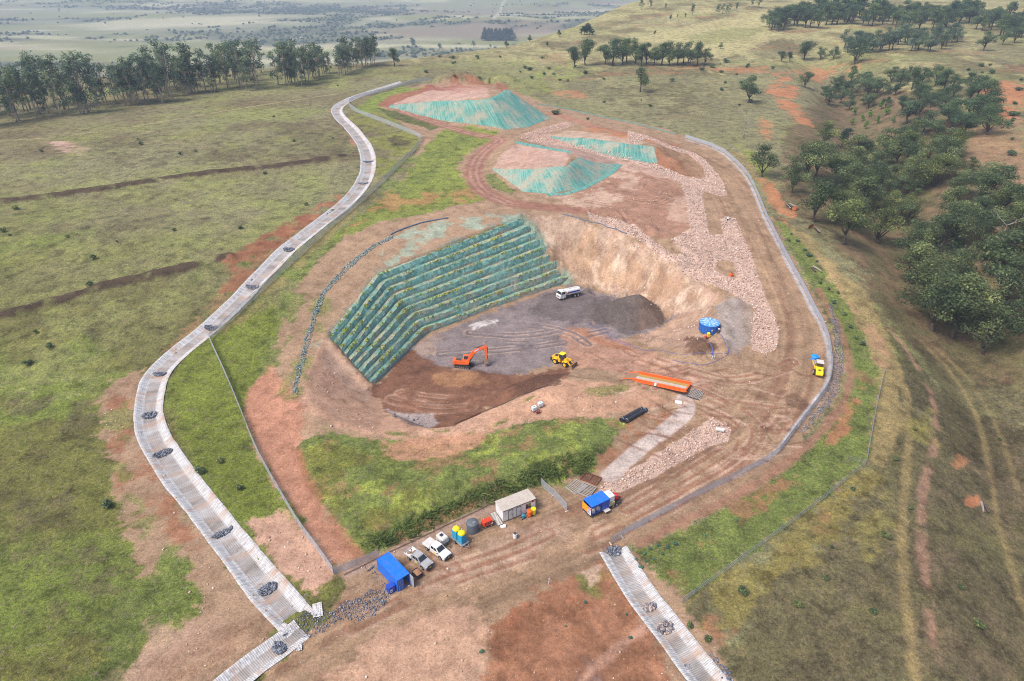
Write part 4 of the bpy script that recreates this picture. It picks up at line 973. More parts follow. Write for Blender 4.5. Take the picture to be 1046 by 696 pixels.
check_dam('c', 681, 640, 'tan and grey stones heaped in the gate channel, lower of the pair', 1.3, .9, 140, M_mixrock, .16)

# ------------------------------------------------------------------ netting over the mounds
def netting_material(name, dens=.62, bright=1.0):
    m, nt, b = nodes(name); L = nt.links.new
    uv = nt.nodes.new('ShaderNodeUVMap'); uv.uv_map = 'run'
    mp = N(nt, 'ShaderNodeMapping'); L(uv.outputs[0], mp.inputs[0]); mp.inputs['Scale'].default_value = (1.1, .10, 1)
    st = noise(nt, 1.0, 5, .65, mp.outputs[0]); bl = noise(nt, .16, 4, .6)
    fi = noise(nt, 1.4, 5, .7)
    teal = ramp(nt, st, [(.30, lin(58*bright, 118*bright, 108*bright)), (.46, lin(88*bright, 146*bright, 134*bright)), (.58, lin(118*bright, 162*bright, 150*bright)), (.72, lin(154, 162, 146))])
    c = mixrgb(nt, teal, lin(164, 152, 132), ramp(nt, bl, [(dens-.10, (0, 0, 0)), (dens+.10, (.8,)*3)]))
    c = mixrgb(nt, c, ramp(nt, fi, [(.3, (.78,)*3), (.7, (1.18,)*3)]), 1.0, 'MULTIPLY')
    L(c, b.inputs['Base Color']); b.inputs['Roughness'].default_value = .85; b.inputs['Specular IOR Level'].default_value = .2
    bump(nt, b, st, .6, .25)
    return m
M_net = netting_material('teal_netting', .55, .95); M_netb = netting_material('new_teal_netting', .66, .98); M_netp = netting_material('faded_teal_netting', .52, 1.0)
def sheet(name, top, bot, matl, label, cat='netting', rows=10, lift=.13, step=.9, group=None, over=.0):
    ln = sum(math.dist(a[:2], b[:2]) for a, b in zip(top[:-1], top[1:]))
    ln = max(ln, sum(math.dist(a[:2], b[:2]) for a, b in zip(bot[:-1], bot[1:])))
    n = max(6, int(ln/step)); res = lambda P: [resample_n(P, n)][0]
    A, B = res(top), res(bot); V = []; UV = []
    for i in range(n+1):
        for j in range(rows+1):
            t = j/rows*(1+over)-over
            x = A[i][0]+(B[i][0]-A[i][0])*t; y = A[i][1]+(B[i][1]-A[i][1])*t
            e = 1.0 if 0 < j < rows else .25
            z = float(hget(x, y))+lift*e+.06*(float(vnoise(x*.9, y*.9, 4))-.5)*e
            V.append((x, y, z)); UV.append((i*ln/n, t*math.dist(A[i], B[i])))
    k = rows+1
    F = [(i*k+j, i*k+j+1, (i+1)*k+j+1, (i+1)*k+j) for i in range(n) for j in range(rows)]
    o = np_mesh(name, np.array(V), np.array(F), matl, smooth=True)
    u = o.data.uv_layers.new(name='run'); UV = np.array(UV, np.float32)
    vi = np.zeros(len(o.data.loops), np.int32); o.data.loops.foreach_get('vertex_index', vi); u.data.foreach_set('uv', UV[vi].ravel())
    return tag(o, label, cat, group)
def resample_n(pts, n):
    pts = [Vector((p[0], p[1])) for p in pts]; L = [0]
    for a, b in zip(pts[:-1], pts[1:]): L.append(L[-1]+(b-a).length)
    out = []
    for k in range(n+1):
        s = L[-1]*k/n; i = max(0, min(len(pts)-2, int(np.searchsorted(L, s))-1)); t = (s-L[i])/max(1e-9, L[i+1]-L[i])
        out.append(pts[i].lerp(pts[i+1], t))
    return out
sheet('erosion_netting', [W(399, 107.5), W(433, 104.2), W(487, 102.8), W(500, 101), m1[4][:2], off(m1[4], 9, 4, 0)[:2]], [W(397, 110), W(430, 118), W(460, 125), W(514, 133), W(540, 130), W(563, 121)], M_net, 'teal netting over the long face of the far mound, the largest sheet', rows=16)
sheet('erosion_netting', [W(504, 172), W(540, 173.3), W(578, 170.5), m2[3][:2], off(m2[3], 6, 3, 0)[:2]], [W(503, 174), W(534, 196), W(562, 198.5), W(594, 192.5), W(621, 177.5), W(633, 168)], M_netp, 'faded teal netting over the curved face of the middle mound', rows=14)
sheet('netting_edge', [W(558, 198), W(575, 197.5), W(594, 191.5), W(612, 182), W(622, 176), W(632, 168)], [W(560, 200.5), W(578, 199.5), W(597, 194), W(616, 184), W(626, 178), W(636, 169)], M_netb, 'bright teal strip of netting edging the foot of the middle mound', rows=3, lift=.2)
sheet('erosion_netting', [W(563, 139.2), W(600, 141.5), W(640, 147), W(668, 150)], [W(562, 140.5), W(589, 149.5), W(615.5, 157.5), W(648, 164), W(672, 166.5)], M_net, 'teal netting on the low bank behind the middle mound', rows=8)
sheet('netting_edge', [W(526, 144.5), W(555, 149.5), W(584, 154.8)], [W(526, 146.5), W(555, 152), W(583, 157)], M_netb, 'narrow teal netting strip along the back edge of the middle mound', rows=3, lift=.2)
sheet('netting_edge', [W(503, 100), W(514, 94), W(518, 91.5), m1[4][:2]], [W(506, 102), W(518, 96), W(523, 93.5), off(m1[4], 3, -1, 0)[:2]], M_netb, 'bright netting lip on the crest of the far mound', rows=3, lift=.2)

# ------------------------------------------------------------------ terraced wall of the cut
def terrace_materials():
    m, nt, b = nodes('netted_rock_face'); L = nt.links.new
    geo = nt.nodes.new('ShaderNodeNewGeometry')
    mp = N(nt, 'ShaderNodeMapping'); L(geo.outputs['Position'], mp.inputs[0]); mp.inputs['Scale'].default_value = (1.0, 1.0, .35)
    a = noise(nt, .9, 6, .7, mp.outputs[0]); g = noise(nt, .10, 3, .5, geo.outputs['Position']); f = noise(nt, 2.6, 5, .7, geo.outputs['Position'])
    teal = ramp(nt, a, [(.32, lin(62, 112, 110)), (.47, lin(98, 152, 144)), (.62, lin(150, 188, 174))])
    rock = ramp(nt, f, [(.3, lin(104, 92, 80)), (.5, lin(150, 132, 114)), (.7, lin(190, 172, 150))])
    s = N(nt, 'ShaderNodeMath', _operation='ADD'); L(a, s.inputs[0]); L(g, s.inputs[1])
    c = mixrgb(nt, teal, rock, ramp(nt, s.outputs[0], [(1.0, (0, 0, 0)), (1.14, (.85,)*3)]))
    sz = nt.nodes.new('ShaderNodeSeparateXYZ'); L(geo.outputs['Position'], sz.inputs[0])
    lo = N(nt, 'ShaderNodeMapRange'); lo.inputs['From Min'].default_value = -5.0; lo.inputs['From Max'].default_value = 4.0; lo.inputs['To Min'].default_value = .75; lo.inputs['To Max'].default_value = .10; L(sz.outputs[2], lo.inputs['Value'])
    pt = N(nt, 'ShaderNodeMath', _operation='MULTIPLY'); L(lo.outputs[0], pt.inputs[0]); L(ramp(nt, noise(nt, .42, 5, .7, geo.outputs['Position']), [(.38, (.25,)*3), (.56, (1.3,)*3)]), pt.inputs[1])
    c = mixrgb(nt, c, rock, pt.outputs[0])
    c = mixrgb(nt, c, (.30, .34, .05), ramp(nt, noise(nt, .55, 4, .65, geo.outputs['Position']), [(.64, (0, 0, 0)), (.70, (.7,)*3)]))
    L(c, b.inputs['Base Color']); b.inputs['Roughness'].default_value = .95; b.inputs['Specular IOR Level'].default_value = .15
    bump(nt, b, f, .8, .2)
    m3_, nt, b = nodes('shaded_rock_foot'); L = nt.links.new  # riser foot: brown rock and teal, with some shadow put into the colour
    geo = nt.nodes.new('ShaderNodeNewGeometry')
    mp = N(nt, 'ShaderNodeMapping'); L(geo.outputs['Position'], mp.inputs[0]); mp.inputs['Scale'].default_value = (1.2, 1.2, .3)
    a = noise(nt, 1.1, 6, .7, mp.outputs[0]); g = noise(nt, .12, 3, .5, geo.outputs['Position']); f = noise(nt, 2.6, 5, .7, geo.outputs['Position'])
    rock = ramp(nt, a, [(.32, lin(112, 106, 94)), (.47, lin(148, 138, 120)), (.62, lin(186, 176, 156))])
    c = mixrgb(nt, rock, lin(88, 142, 134), ramp(nt, g, [(.34, (0, 0, 0)), (.54, (.85,)*3)]))
    L(c, b.inputs['Base Color']); b.inputs['Roughness'].default_value = .95; b.inputs['Specular IOR Level'].default_value = .15
    bump(nt, b, f, .8, .2)
    m2_, nt, b = nodes('terrace_bench'); L = nt.links.new
    geo = nt.nodes.new('ShaderNodeNewGeometry')
    f = noise(nt, 1.8, 5, .7, geo.outputs['Position']); g = noise(nt, .35, 4, .6, geo.outputs['Position'])
    c = ramp(nt, f, [(.3, lin(116, 124, 102)), (.48, lin(154, 150, 126)), (.66, lin(196, 182, 156))])
    c = mixrgb(nt, c, lin(104, 156, 142), ramp(nt, g, [(.42, (0, 0, 0)), (.57, (.8,)*3)]))
    c = mixrgb(nt, c, lin(140, 146, 50), ramp(nt, noise(nt, .7, 4, .6, geo.outputs['Position']), [(.58, (0, 0, 0)), (.66, (.85,)*3)]))
    L(c, b.inputs['Base Color']); b.inputs['Roughness'].default_value = .95; b.inputs['Specular IOR Level'].default_value = .1
    bump(nt, b, f, .7, .15)
    return m, m2_, m3_
M_face, M_bench, M_low = terrace_materials()
wall = tag(bpy.data.objects.new('terraced_wall', None), 'stepped wall of teal netted terraces at the back and left of the pit', 'terraced wall'); COL.objects.link(wall)
wall.location = (T_CO_T[0], T_CO_T[1], FLOOR)
def zabs(p): return Vector((p[0], p[1], float(z_base(p[0], p[1]))+p[2]))
toe = [zabs(T_LE_T), zabs(T_CO_T), zabs(T_RI_T)]; crest = [zabs(T_LE_C), zabs(T_CO_C), zabs(T_RI_C)]
def along(t):
    q = [toe[k].lerp(crest[k], t) for k in range(3)]
    return q
NT = 9
bench_pts = []
# the dirt lies back behind the wall
PW = [(p.x, p.y) for p in toe]+[(p[0], p[1]) for p in T_CREST[::-1]]
s = sub(min(p[0] for p in PW)-2, max(p[0] for p in PW)+2, min(p[1] for p in PW)-2, max(p[1] for p in PW)+2)
H[s] -= .9*sstep(-.2, 2.0, sdf(GX[s], GY[s], PW))
# soil has slipped over both ends of the steps
for a_, b_ in ((toe[0], crest[0]), (toe[2], crest[2])):
    s = sub(min(a_.x, b_.x)-8, max(a_.x, b_.x)+8, min(a_.y, b_.y)-8, max(a_.y, b_.y)+8)
    dd = polydist(GX[s], GY[s], [(a_.x, a_.y), (b_.x, b_.y)])
    H[s] += (1.5+1.0*fbm(GX[s], GY[s], 2.2, 3, 401))*np.exp(-(dd/1.7)**2)
for i in range(NT):
    t0, t1, t2 = i/NT, (i+.40+rnd.uniform(-.09, .09))/NT, (i+1.03)/NT
    A, Bq, Cq = along(t0), along(t1), along(t2)
    zlo = [p.z-.30 for p in A]; zhi = [p.z for p in along((i+1)/NT)]
    rows = []; e0, e2 = rnd.uniform(-1.2, .8), rnd.uniform(-1.6, .6)
    def row(Q, zz): 
        L_ = [Vector((Q[k].x, Q[k].y, zz[k])) for k in range(3)]
        n1_, n2_ = int((L_[1]-L_[0]).length/.7), int((L_[2]-L_[1]).length/.7)
        return n1_, n2_, L_
    n1_, n2_, _ = row(A, zlo)
    def fine(Q, zz):
        L_ = [Vector((Q[k].x, Q[k].y, zz[k])) for k in range(3)]
        Q0 = L_[1].lerp(L_[0], .06); Q2 = L_[1].lerp(L_[2], .03); nc = 10
        d0 = (L_[0]-L_[1]).normalized()*e0; d2 = (L_[2]-L_[1]).normalized()*e2
        a_ = [(L_[0]+d0).lerp(Q0, k/n1_) for k in range(n1_)]
        c_ = [Q0*(1-t)**2+L_[1]*2*t*(1-t)+Q2*t*t for t in [k/nc for k in range(nc)]]
        return a_+c_+[Q2.lerp(L_[2]+d2, k/n2_) for k in range(n2_+1)]
    mid = [(a*.5+b*.5) for a, b in zip(zlo, zhi)]
    AB = [A[k].lerp(Bq[k], .35) for k in range(3)]
    BC = [Bq[k].lerp(Cq[k], .5) for k in range(3)]
    R = [fine(A, zlo), fine(AB, mid), fine(Bq, zhi), fine(BC, [z+.03 for z in zhi]), fine(Cq, [z+.02 for z in zhi])]
    mb = MB(); m = len(R[0])
    for r, rw in enumerate(R):
        for k, p in enumerate(rw):
            nz = fbm(p.x+r*9, p.y, 1.6, 3, 60+i)+.8*fbm(p.x, p.y, 7, 2, 66); nn = fbm(p.x, p.y+r*5, 2.2, 3, 70+i)+.8*fbm(p.x, p.y, 8, 2, 67)
            am = (.12, .26, .36, .36, .10)[r]
            mb.v.append((p.x+nn*am*1.1-wall.location.x, p.y+nz*am*1.1-wall.location.y, p.z+nz*am*.7-wall.location.z))
    for r in range(4):
        for k in range(m-1): mb.face((r*m+k, r*m+k+1, (r+1)*m+k+1, (r+1)*m+k), (2, 0, 1, 1)[r])
    for e in (0, m-1):                                                     # closed ends
        b0 = len(mb.v); q = mb.v[4*m+e]; mb.v.append((q[0], q[1], zlo[0 if e == 0 else 2]-wall.location.z))
        mb.face((0*m+e, 1*m+e, 2*m+e, 3*m+e, 4*m+e, b0), 0)
    mb.build('terrace_step', [M_face, M_bench, M_low], wall, smooth=False)
    for p in fine(Bq, zhi)[2:-2]: bench_pts.append((p.x, p.y, p.z))

# netting slung over the edges of the steps, worn through in places
def draped_material():
    m, nt, b = nodes('slung_netting'); L = nt.links.new
    geo = nt.nodes.new('ShaderNodeNewGeometry'); pos = geo.outputs['Position']
    mp = N(nt, 'ShaderNodeMapping'); L(pos, mp.inputs[0]); mp.inputs['Scale'].default_value = (1.0, 1.0, .4)
    c = ramp(nt, noise(nt, 1.3, 5, .7, mp.outputs[0]), [(.32, lin(66, 122, 116)), (.5, lin(104, 160, 150)), (.68, lin(160, 196, 182))])
    L(c, b.inputs['Base Color']); b.inputs['Roughness'].default_value = .9
    a = ramp(nt, noise(nt, .16, 5, .7, pos), [(.46, (0, 0, 0)), (.64, (.55,)*3)])
    f = ramp(nt, noise(nt, 1.9, 4, .7, pos), [(.36, (.25,)*3), (.56, (1, 1, 1))])
    L(mixrgb(nt, a, f, 1.0, 'MULTIPLY'), b.inputs['Alpha']); return m
def drape(k0, k1, label):
    nu, nv = 70, 26; V = []
    for i in range(nu+1):
        for j in range(nv+1):
            u, v = i/nu, j/nv*1.02
            p = toe[k0].lerp(toe[k1], u).lerp(crest[k0].lerp(crest[k1], u), v)
            rise = (crest[k0].lerp(crest[k1], u).z-toe[k0].lerp(toe[k1], u).z)/NT
            sag = .12*math.sin(v*NT*2*math.pi)
            V.append((p.x-wall.location.x, p.y-wall.location.y, p.z+rise*.62+.14+sag+.16*float(fbm(p.x, p.y, 2.5, 3, 88))-wall.location.z))
    k = nv+1
    F = [(i*k+j, i*k+j+1, (i+1)*k+j+1, (i+1)*k+j) for i in range(nu) for j in range(nv)]
    np_mesh('slung_netting', np.array(V), np.array(F), M_sling, wall, smooth=True)['label'] = label
M_sling = draped_material()
drape(0, 1, 'worn netting over the left face'); drape(1, 2, 'worn netting over the back face')

# ------------------------------------------------------------------ materials for made things
WHITE = mat('white_paint', lin(226, 226, 224), .45, 0, .30, 1.5); OFFW = mat('dusty_white', lin(206, 202, 196), .5, 0, .4, 1.2)
BLUE = mat('blue_paint', lin(14, 112, 222), .45, 0, .18, 1.2); BLUED = mat('dark_blue_paint', lin(14, 72, 176), .45, 0, .15, 1.5); BLUEL = mat('light_blue_panel', lin(60, 140, 226), .5, 0, .15, 1.5)
ORANGE = mat('orange_paint', lin(244, 104, 34), .45, 0, .25, 1.0); YELLOW = mat('yellow_paint', lin(240, 184, 24), .5, 0, .30, 1.4); LEMON = mat('lemon_plastic', lin(248, 214, 20), .5, 0, .10, 2)
RED = mat('red_paint', lin(206, 26, 34), .45, 0, .2, 2); CYAN = mat('cyan_plastic', lin(28, 158, 196), .5, 0, .12, 2); SILVER = mat('silver_paint', lin(186, 184, 182), .35, .3, .28, 1.5)
BLACK = mat('black_rubber', (.018, .018, .02), .85, 0, .35, 2.5, (.16, .11, .075)); DARK = mat('dark_steel', (.05, .05, .055), .6, .3, .3, 2); GLASS = mat('dark_glass', (.02, .026, .034), .08, 0, .12, 1.5, spec=.8)
STEEL = mat('galvanised_steel', lin(168, 172, 178), .45, .55, .2, 3); GREYP = mat('grey_plastic', lin(86, 96, 104), .55, 0, .2, 1.5); RUST = mat('rusty_steel', lin(126, 70, 54), .85, .2, .4, 2.5)
MUDST = mat('muddy_steel', lin(150, 118, 92), .85, .1, .6, 2); CONC = mat('wash_slab', lin(190, 176, 160), .9, 0, .3, 1.0); OCHRE = mat('ochre_slab', lin(172, 140, 70), .9, 0, .35, 1.2)
BEIGE = mat('beige_roof_sheet', lin(186, 176, 164), .6, 0, .3, .8); PIPE = mat('black_poly_pipe', (.022, .026, .036), .45, 0, .12, 2); WOOD = mat('weathered_timber', lin(150, 118, 92), .9, 0, .3, 3)
PLAST = mat('bulk_tank_plastic', lin(222, 226, 228), .5, 0, .2, 2); GREEN = mat('green_lid', lin(40, 130, 90), .5); LAMP = mat('amber_lens', lin(240, 120, 20), .3); HEADL = mat('lamp_lens', lin(210, 214, 220), .15, .2, .05)
def mesh_mat(name, col, open_=.55):
    """woven wire: the strands are thinner than can be drawn one by one, so the weave lets part of the light through"""
    m, nt, b = nodes(name); b.inputs['Base Color'].default_value = tuple(col)+(1,); b.inputs['Roughness'].default_value = .6; b.inputs['Metallic'].default_value = .2
    f = noise(nt, 1.3, 3); a = ramp(nt, f, [(.3, (1-open_-.12,)*3), (.7, (1-open_+.12,)*3)]); nt.links.new(a, b.inputs['Alpha']); return m
WIRE = mesh_mat('chain_wire', lin(186, 192, 200), .50); WIREG = mesh_mat('green_tint_wire', lin(150, 170, 168), .66)

def frustum(mb, x0, x1, w0, z0, x2, x3, w1, z1, mi=0, y=0.0):
    vs = [(x0, y-w0/2, z0), (x1, y-w0/2, z0), (x1, y+w0/2, z0), (x0, y+w0/2, z0), (x2, y-w1/2, z1), (x3, y-w1/2, z1), (x3, y+w1/2, z1), (x2, y+w1/2, z1)]
    mb.add(vs, [(3, 2, 1, 0), (4, 5, 6, 7), (0, 1, 5, 4), (1, 2, 6, 5), (2, 3, 7, 6), (3, 0, 4, 7)], mi); return [Vector(v) for v in vs]
def pane(mb, q, u0=.08, u1=.92, v0=.12, v1=.88, off=.02, mi=0):
    """a panel lying proud of a quad (corners in order: bottom a, bottom b, top b, top a)"""
    a, b, c, d = [Vector(p) for p in q]; n = (b-a).cross(d-a).normalized()
    P = lambda u, v: a.lerp(b, u).lerp(d.lerp(c, u), v)
    f = [P(u0, v0), P(u1, v0), P(u1, v1), P(u0, v1)]
    mb.add([p+n*.004 for p in f]+[p+n*off for p in f], [(4, 5, 6, 7), (0, 1, 5, 4), (1, 2, 6, 5), (2, 3, 7, 6), (3, 0, 4, 7)], mi)
def one(fn, name, m, parent, smooth=False):
    mb = MB(); fn(mb); return mb.build(name, m, parent, smooth)
def add_wheel(root, x, y, r=.38, w=.26, tm=None, rm=None):
    s = 1 if y > 0 else -1
    t = one(lambda mb: mb.lathe((x, y-w/2, r), [(r*.62, 0), (r*.92, .0), (r, w*.18), (r, w*.82), (r*.92, w), (r*.62, w)], 20, 0, 'Y'), 'wheel', tm or BLACK, root)
    yo = y+s*w*.5
    def rim(mb):
        mb.lathe((x, yo-(.03 if s > 0 else .03), r), [(r*.60, 0), (r*.60, .05), (r*.40, .035 if s > 0 else .05), (r*.16, .06)], 14, 0, 'Y')
    one(rim, 'rim', rm or STEEL, t)
    return t

# ------------------------------------------------------------------ site container with its doors open
c0 = W(396, 591); hd = heading((393, 577), (412, 602))
cf, cb = W(412.5, 600), W(393, 579)
hd = math.atan2(cf[1]-cb[1], cf[0]-cb[0]); 
t = empty('shipping_container', (cf[0]+cb[0])/2, (cf[1]+cb[1])/2, hd, 'bright blue shipping container with one steel door swung open', 'container')
def corr(mb, x0, x1, y, z0, z1, out, mi=0):
    n = int((x1-x0)/.09); P = []
    for k in range(n+1):
        ph = k % 4; P.append((x0+(x1-x0)*k/n, y+out*(.0 if ph in (0, 3) else .036)))
    vs = [(px, py, z0) for px, py in P]+[(px, py, z1) for px, py in P]
    mb.add(vs, [(k, k+1, n+2+k, n+1+k) for k in range(n)], mi)
L_, Wd, Hh = 6.06, 2.44, 2.6
def cbody(mb):
    corr(mb, -3.0, 3.0, 1.18, .16, 2.46, 1); corr(mb, -3.0, 3.0, -1.18, .16, 2.46, -1)
    n = int(2.3/.1)
    for k in range(n):
        mb.box((-2.99+(.018 if k % 2 else 0), -1.13+k*.1+.03, 1.3), (.03, .1, 2.3), 0)
    mb.box((0, 0, .13), (6.0, 2.36, .12), 0)
    for x in (-2.97, 2.97):
        for y in (-1.16, 1.16): mb.box((x, y, 1.3), (.14, .14, 2.6), 0, bev=.02)
        mb.box((x, 0, 2.51), (.12, 2.2, .16), 0); mb.box((x, 0, .08), (.12, 2.2, .14), 0)
    for y in (-1.16, 1.16): mb.box((0, y, 2.52), (5.8, .10, .12), 0); mb.box((0, y, .08), (5.8, .10, .15), 0)
one(cbody, 'body', BLUE, t)
def croof(mb):
    n = 58
    P = [(-2.9+5.8*k/n, 2.545+(.03 if (k % 4) in (1, 2) else 0)) for k in range(n+1)]
    mb.add([(a, -1.12, b) for a, b in P]+[(a, 1.12, b) for a, b in P], [(k, k+1, n+2+k, n+1+k) for k in range(n)])
one(croof, 'roof', BLUE, t)
one(lambda mb: mb.box((0, 0, .2), (5.8, 2.2, .03)), 'floor_boards', WOOD, t)
def leaf(mb, s=1):
    for k in range(5): mb.box((3.03+(.02 if k % 2 else 0), -1.08+.115+k*.205, 1.3), (.05, .205, 2.25), 0)
dl = one(leaf, 'door', BLUE, t)
def lock(mb):
    for y in (-.95, -.65, -.35): mb.tube([(3.10, y, .2), (3.10, y, 2.4)], .022, 6)
    for y in (-.95, -.65, -.35): mb.box((3.11, y+.06, 1.15), (.03, .22, .06)); mb.box((3.11, y, .5), (.05, .1, .08)); mb.box((3.11, y, 2.0), (.05, .1, .08))
one(lock, 'lock_bars', STEEL, dl)
dr = one(lambda mb: [mb.box((3.03+.1+k*.21, 1.20, 1.3), (.21, .05+(.02 if k % 2 else 0), 2.25)) for k in range(5)], 'door', mat('door_lining', lin(170, 178, 188), .6, 0, .25, 1.5), t); dr['label'] = 'open grey lined door'
one(lambda mb: [mb.tube([(3.3+.5*k, 1.25, .25), (3.3+.5*k, 1.25, 2.35)], .022, 6) for k in range(2)], 'lock_bars', STEEL, dr)
Mx = t.matrix_basis.copy()
bx = W(399.5, 604); t2 = empty('site_cabinet', bx[0], bx[1], hd, 'small dark blue cabinet with a red sticker at the corner of the container', 'cabinet')
one(lambda mb: mb.box((0, 0, .70), (1.0, 1.15, 1.3), bev=.05), 'cabinet_body', BLUED, t2)
one(lambda mb: mb.box((0, 0, 1.38), (1.06, 1.22, .06), bev=.02), 'lid', BLUED, t2)
one(lambda mb: (mb.box((.51, -.2, .75), (.02, .45, .3)), mb.box((.51, -.2, .35), (.02, .4, .14))), 'white_sticker', WHITE, t2)
one(lambda mb: mb.lathe((.505, .22, .95), [(.15, 0), (.15, .02)], 14, 0, 'X'), 'red_sticker', RED, t2)
one(lambda mb: mb.box((0, 0, .04), (.95, 1.1, .09)), 'skid', DARK, t2)
px = W(426.5, 588); t3 = empty('skip_bin', px[0], px[1], hd, 'small black open bin full of brown spoil between container and silver ute', 'skip bin')
def skip(mb):
    for s in (-1, 1): mb.box((0, s*.55, .5), (1.5, .05, .8)); mb.box((s*.75, 0, .5), (.05, 1.1, .8))
    mb.box((0, 0, .1), (1.5, 1.1, .06))
one(skip, 'bin_shell', DARK, t3)
def heap(mb):
    n = 8
    for i in range(n+1):
        for j in range(n+1):
            x, y = -.72+1.44*i/n, -.52+1.04*j/n
            mb.v.append((x, y, .72+.22*(1-abs(x)/.75)*(1-abs(y)/.55)+.05*rnd.random()))
    for i in range(n):
        for j in range(n): mb.face((i*(n+1)+j, (i+1)*(n+1)+j, (i+1)*(n+1)+j+1, i*(n+1)+j+1))
one(heap, 'spoil', mat('brown_spoil', lin(160, 118, 90), .95, 0, .2, 4, bmp=.5), t3)

# ------------------------------------------------------------------ two dual-cab utes
def ute(u0, v0, u1, v1, label, body, tray_load):
    a, b = W(u0, v0), W(u1, v1); h = math.atan2(b[1]-a[1], b[0]-a[0])
    t = empty('utility_truck', (a[0]+b[0])/2, (a[1]+b[1])/2, h, label, 'ute', 'dual-cab utes parked on the pad')
    prof = [(2.58, .42), (2.66, .60), (2.62, .86), (2.45, .99), (1.30, 1.11), (.95, 1.15), (-.92, 1.15), (-.96, 1.02), (-1.0, .55), (-1.12, .42), (1.12, .42), (1.20, .70), (1.40, .86), (1.62, .90), (1.85, .86), (2.05, .70), (2.12, .42)]
    bd = one(lambda mb: mb.prism(prof, -.90, .90, inset=.045), 'body', body, t)
    one(lambda mb: mb.box((1.72, 0, 1.06), (1.25, 1.45, .06), tilt=(0, .095), bev=.03), 'bonnet', body, bd)
    cab = MB(); q = frustum(cab, -.95, 1.28, 1.70, 1.13, -.78, .50, 1.40, 1.76); cb = cab.build('cab', body, t)
    one(lambda mb: mb.box((-.14, 0, 1.775), (1.30, 1.38, .05), bev=.02), 'cab_roof', body, cb)
    one(lambda mb: pane(mb, [q[1], q[2], q[6], q[5]], .06, .94, .10, .92), 'windscreen', GLASS, cb)
    one(lambda mb: pane(mb, [q[3], q[0], q[4], q[7]], .1, .9, .2, .88), 'rear_window', GLASS, cb)
    for s in (0, 1):
        e = [q[0], q[1], q[5], q[4]] if s == 0 else [q[2], q[3], q[7], q[6]]
        for u in ((.10, .47), (.52, .84)):
            uu = u if s == 0 else (1-u[1], 1-u[0])
            one(lambda mb: pane(mb, e, uu[0], uu[1], .14, .86), 'side_window', GLASS, cb)
    def tray(mb):
        mb.box((-1.85, 0, .86), (1.78, 1.84, .10), bev=.02)
        for s in (-1, 1): mb.box((-1.85, s*.91, 1.06), (1.78, .04, .30), bev=.01)
        mb.box((-2.74, 0, 1.06), (.04, 1.84, .30), bev=.01); mb.box((-.99, 0, 1.25), (.05, 1.7, .7), bev=.01)
        mb.box((-1.85, 0, .60), (1.7, .9, .3))
    tr = one(tray, 'tray', body if tray_load == 0 else WHITE, t)
    if tray_load:
        def load(mb):
            mb.box((-1.5, .35, 1.05), (.5, .7, .28), bev=.04); mb.box((-2.2, -.3, 1.0), (.6, .5, .2), rot=.4, bev=.03); mb.tube([(-2.6, .5, 1.1), (-1.2, -.5, 1.05)], .06, 7)
        one(load, 'tray_load', WOOD, tr)
        def rack(mb):
            for x in (-1.05, -2.7):
                mb.tube([(x, -.9, 1.2), (x, -.9, 1.75), (x, .9, 1.75), (x, .9, 1.2)], .03, 6)
        one(rack, 'ladder_rack', STEEL, tr)
    else: one(lambda mb: mb.box((-1.86, 0, 1.235), (1.72, 1.80, .05), bev=.02), 'tray_cover', OFFW, tr)
    one(lambda mb: (mb.box((2.70, 0, .62), (.10, 1.66, .30), bev=.04), mb.tube([(2.74, -.55, .7), (2.74, -.5, 1.06), (2.74, .5, 1.06), (2.74, .55, .7)], .035, 6)), 'bull_bar', DARK, t)
    one(lambda mb: mb.box((2.63, 0, .87), (.06, .95, .15), bev=.02), 'grille', DARK, bd)
    for s in (-1, 1):
        one(lambda mb: mb.box((2.56, s*.70, .88), (.14, .32, .16), bev=.04), 'headlight', HEADL, t)
        one(lambda mb: mb.box((-2.76, s*.80, .85), (.03, .2, .12)), 'tail_light', RED, t)
        one(lambda mb: mb.box((1.02, s*.99, 1.24), (.12, .2, .16), bev=.03), 'mirror', DARK, t)
    one(lambda mb: mb.box((2.765, 0, .62), (.015, .37, .12)), 'number_plate', LEMON, t)
    for s in (-1, 1): one(lambda mb: mb.box((.15, s*.912, .80), (.5, .012, .28)), 'door_badge', LEMON, bd)
    for x in (1.62, -1.72):
        for s in (-1, 1): add_wheel(t, x, s*.80, .385, .25)
    return t
ute(417, 565.5, 440.5, 583, 'silver grey ute with tools in its open tray, next to the blue container', SILVER, 1)
ute(434.5, 555.5, 459.5, 573, 'white ute with a covered flat tray, on the right of the silver one', WHITE, 0)

# ------------------------------------------------------------------ white camp trailer
a = W(453, 554); t = empty('box_trailer', a[0], a[1], heading((449, 549), (459, 558)), 'small white box trailer with a roof hatch and drawbar behind the white ute', 'trailer')
tb = one(lambda mb: mb.box((-.2, 0, 1.0), (2.1, 1.5, 1.05), taper=.92, bev=.16), 'trailer_body', OFFW, t)
one(lambda mb: mb.box((-.35, 0, 1.545), (.6, .6, .05), bev=.02), 'roof_hatch', GLASS, tb)
one(lambda mb: pane(mb, [(.4, -.74, .6), (.82, -.74, .6), (.80, -.7, 1.4), (.4, -.7, 1.4)], .0, 1, 0, 1), 'side_hatch', STEEL, tb)
one(lambda mb: (mb.bar((.8, .4, .42), (2.0, 0, .42), .07), mb.bar((.8, -.4, .42), (2.0, 0, .42), .07), mb.box((0, 0, .44), (2.0, 1.3, .08)), mb.tube([(1.9, 0, .05), (1.9, 0, .75)], .03, 6)), 'drawbar', DARK, t)
for s in (-1, 1):
    add_wheel(t, -.2, s*.72, .33, .2); one(lambda mb: mb.box((-.2, s*.78, .72), (.85, .22, .06), bev=.02), 'mudguard', DARK, t)

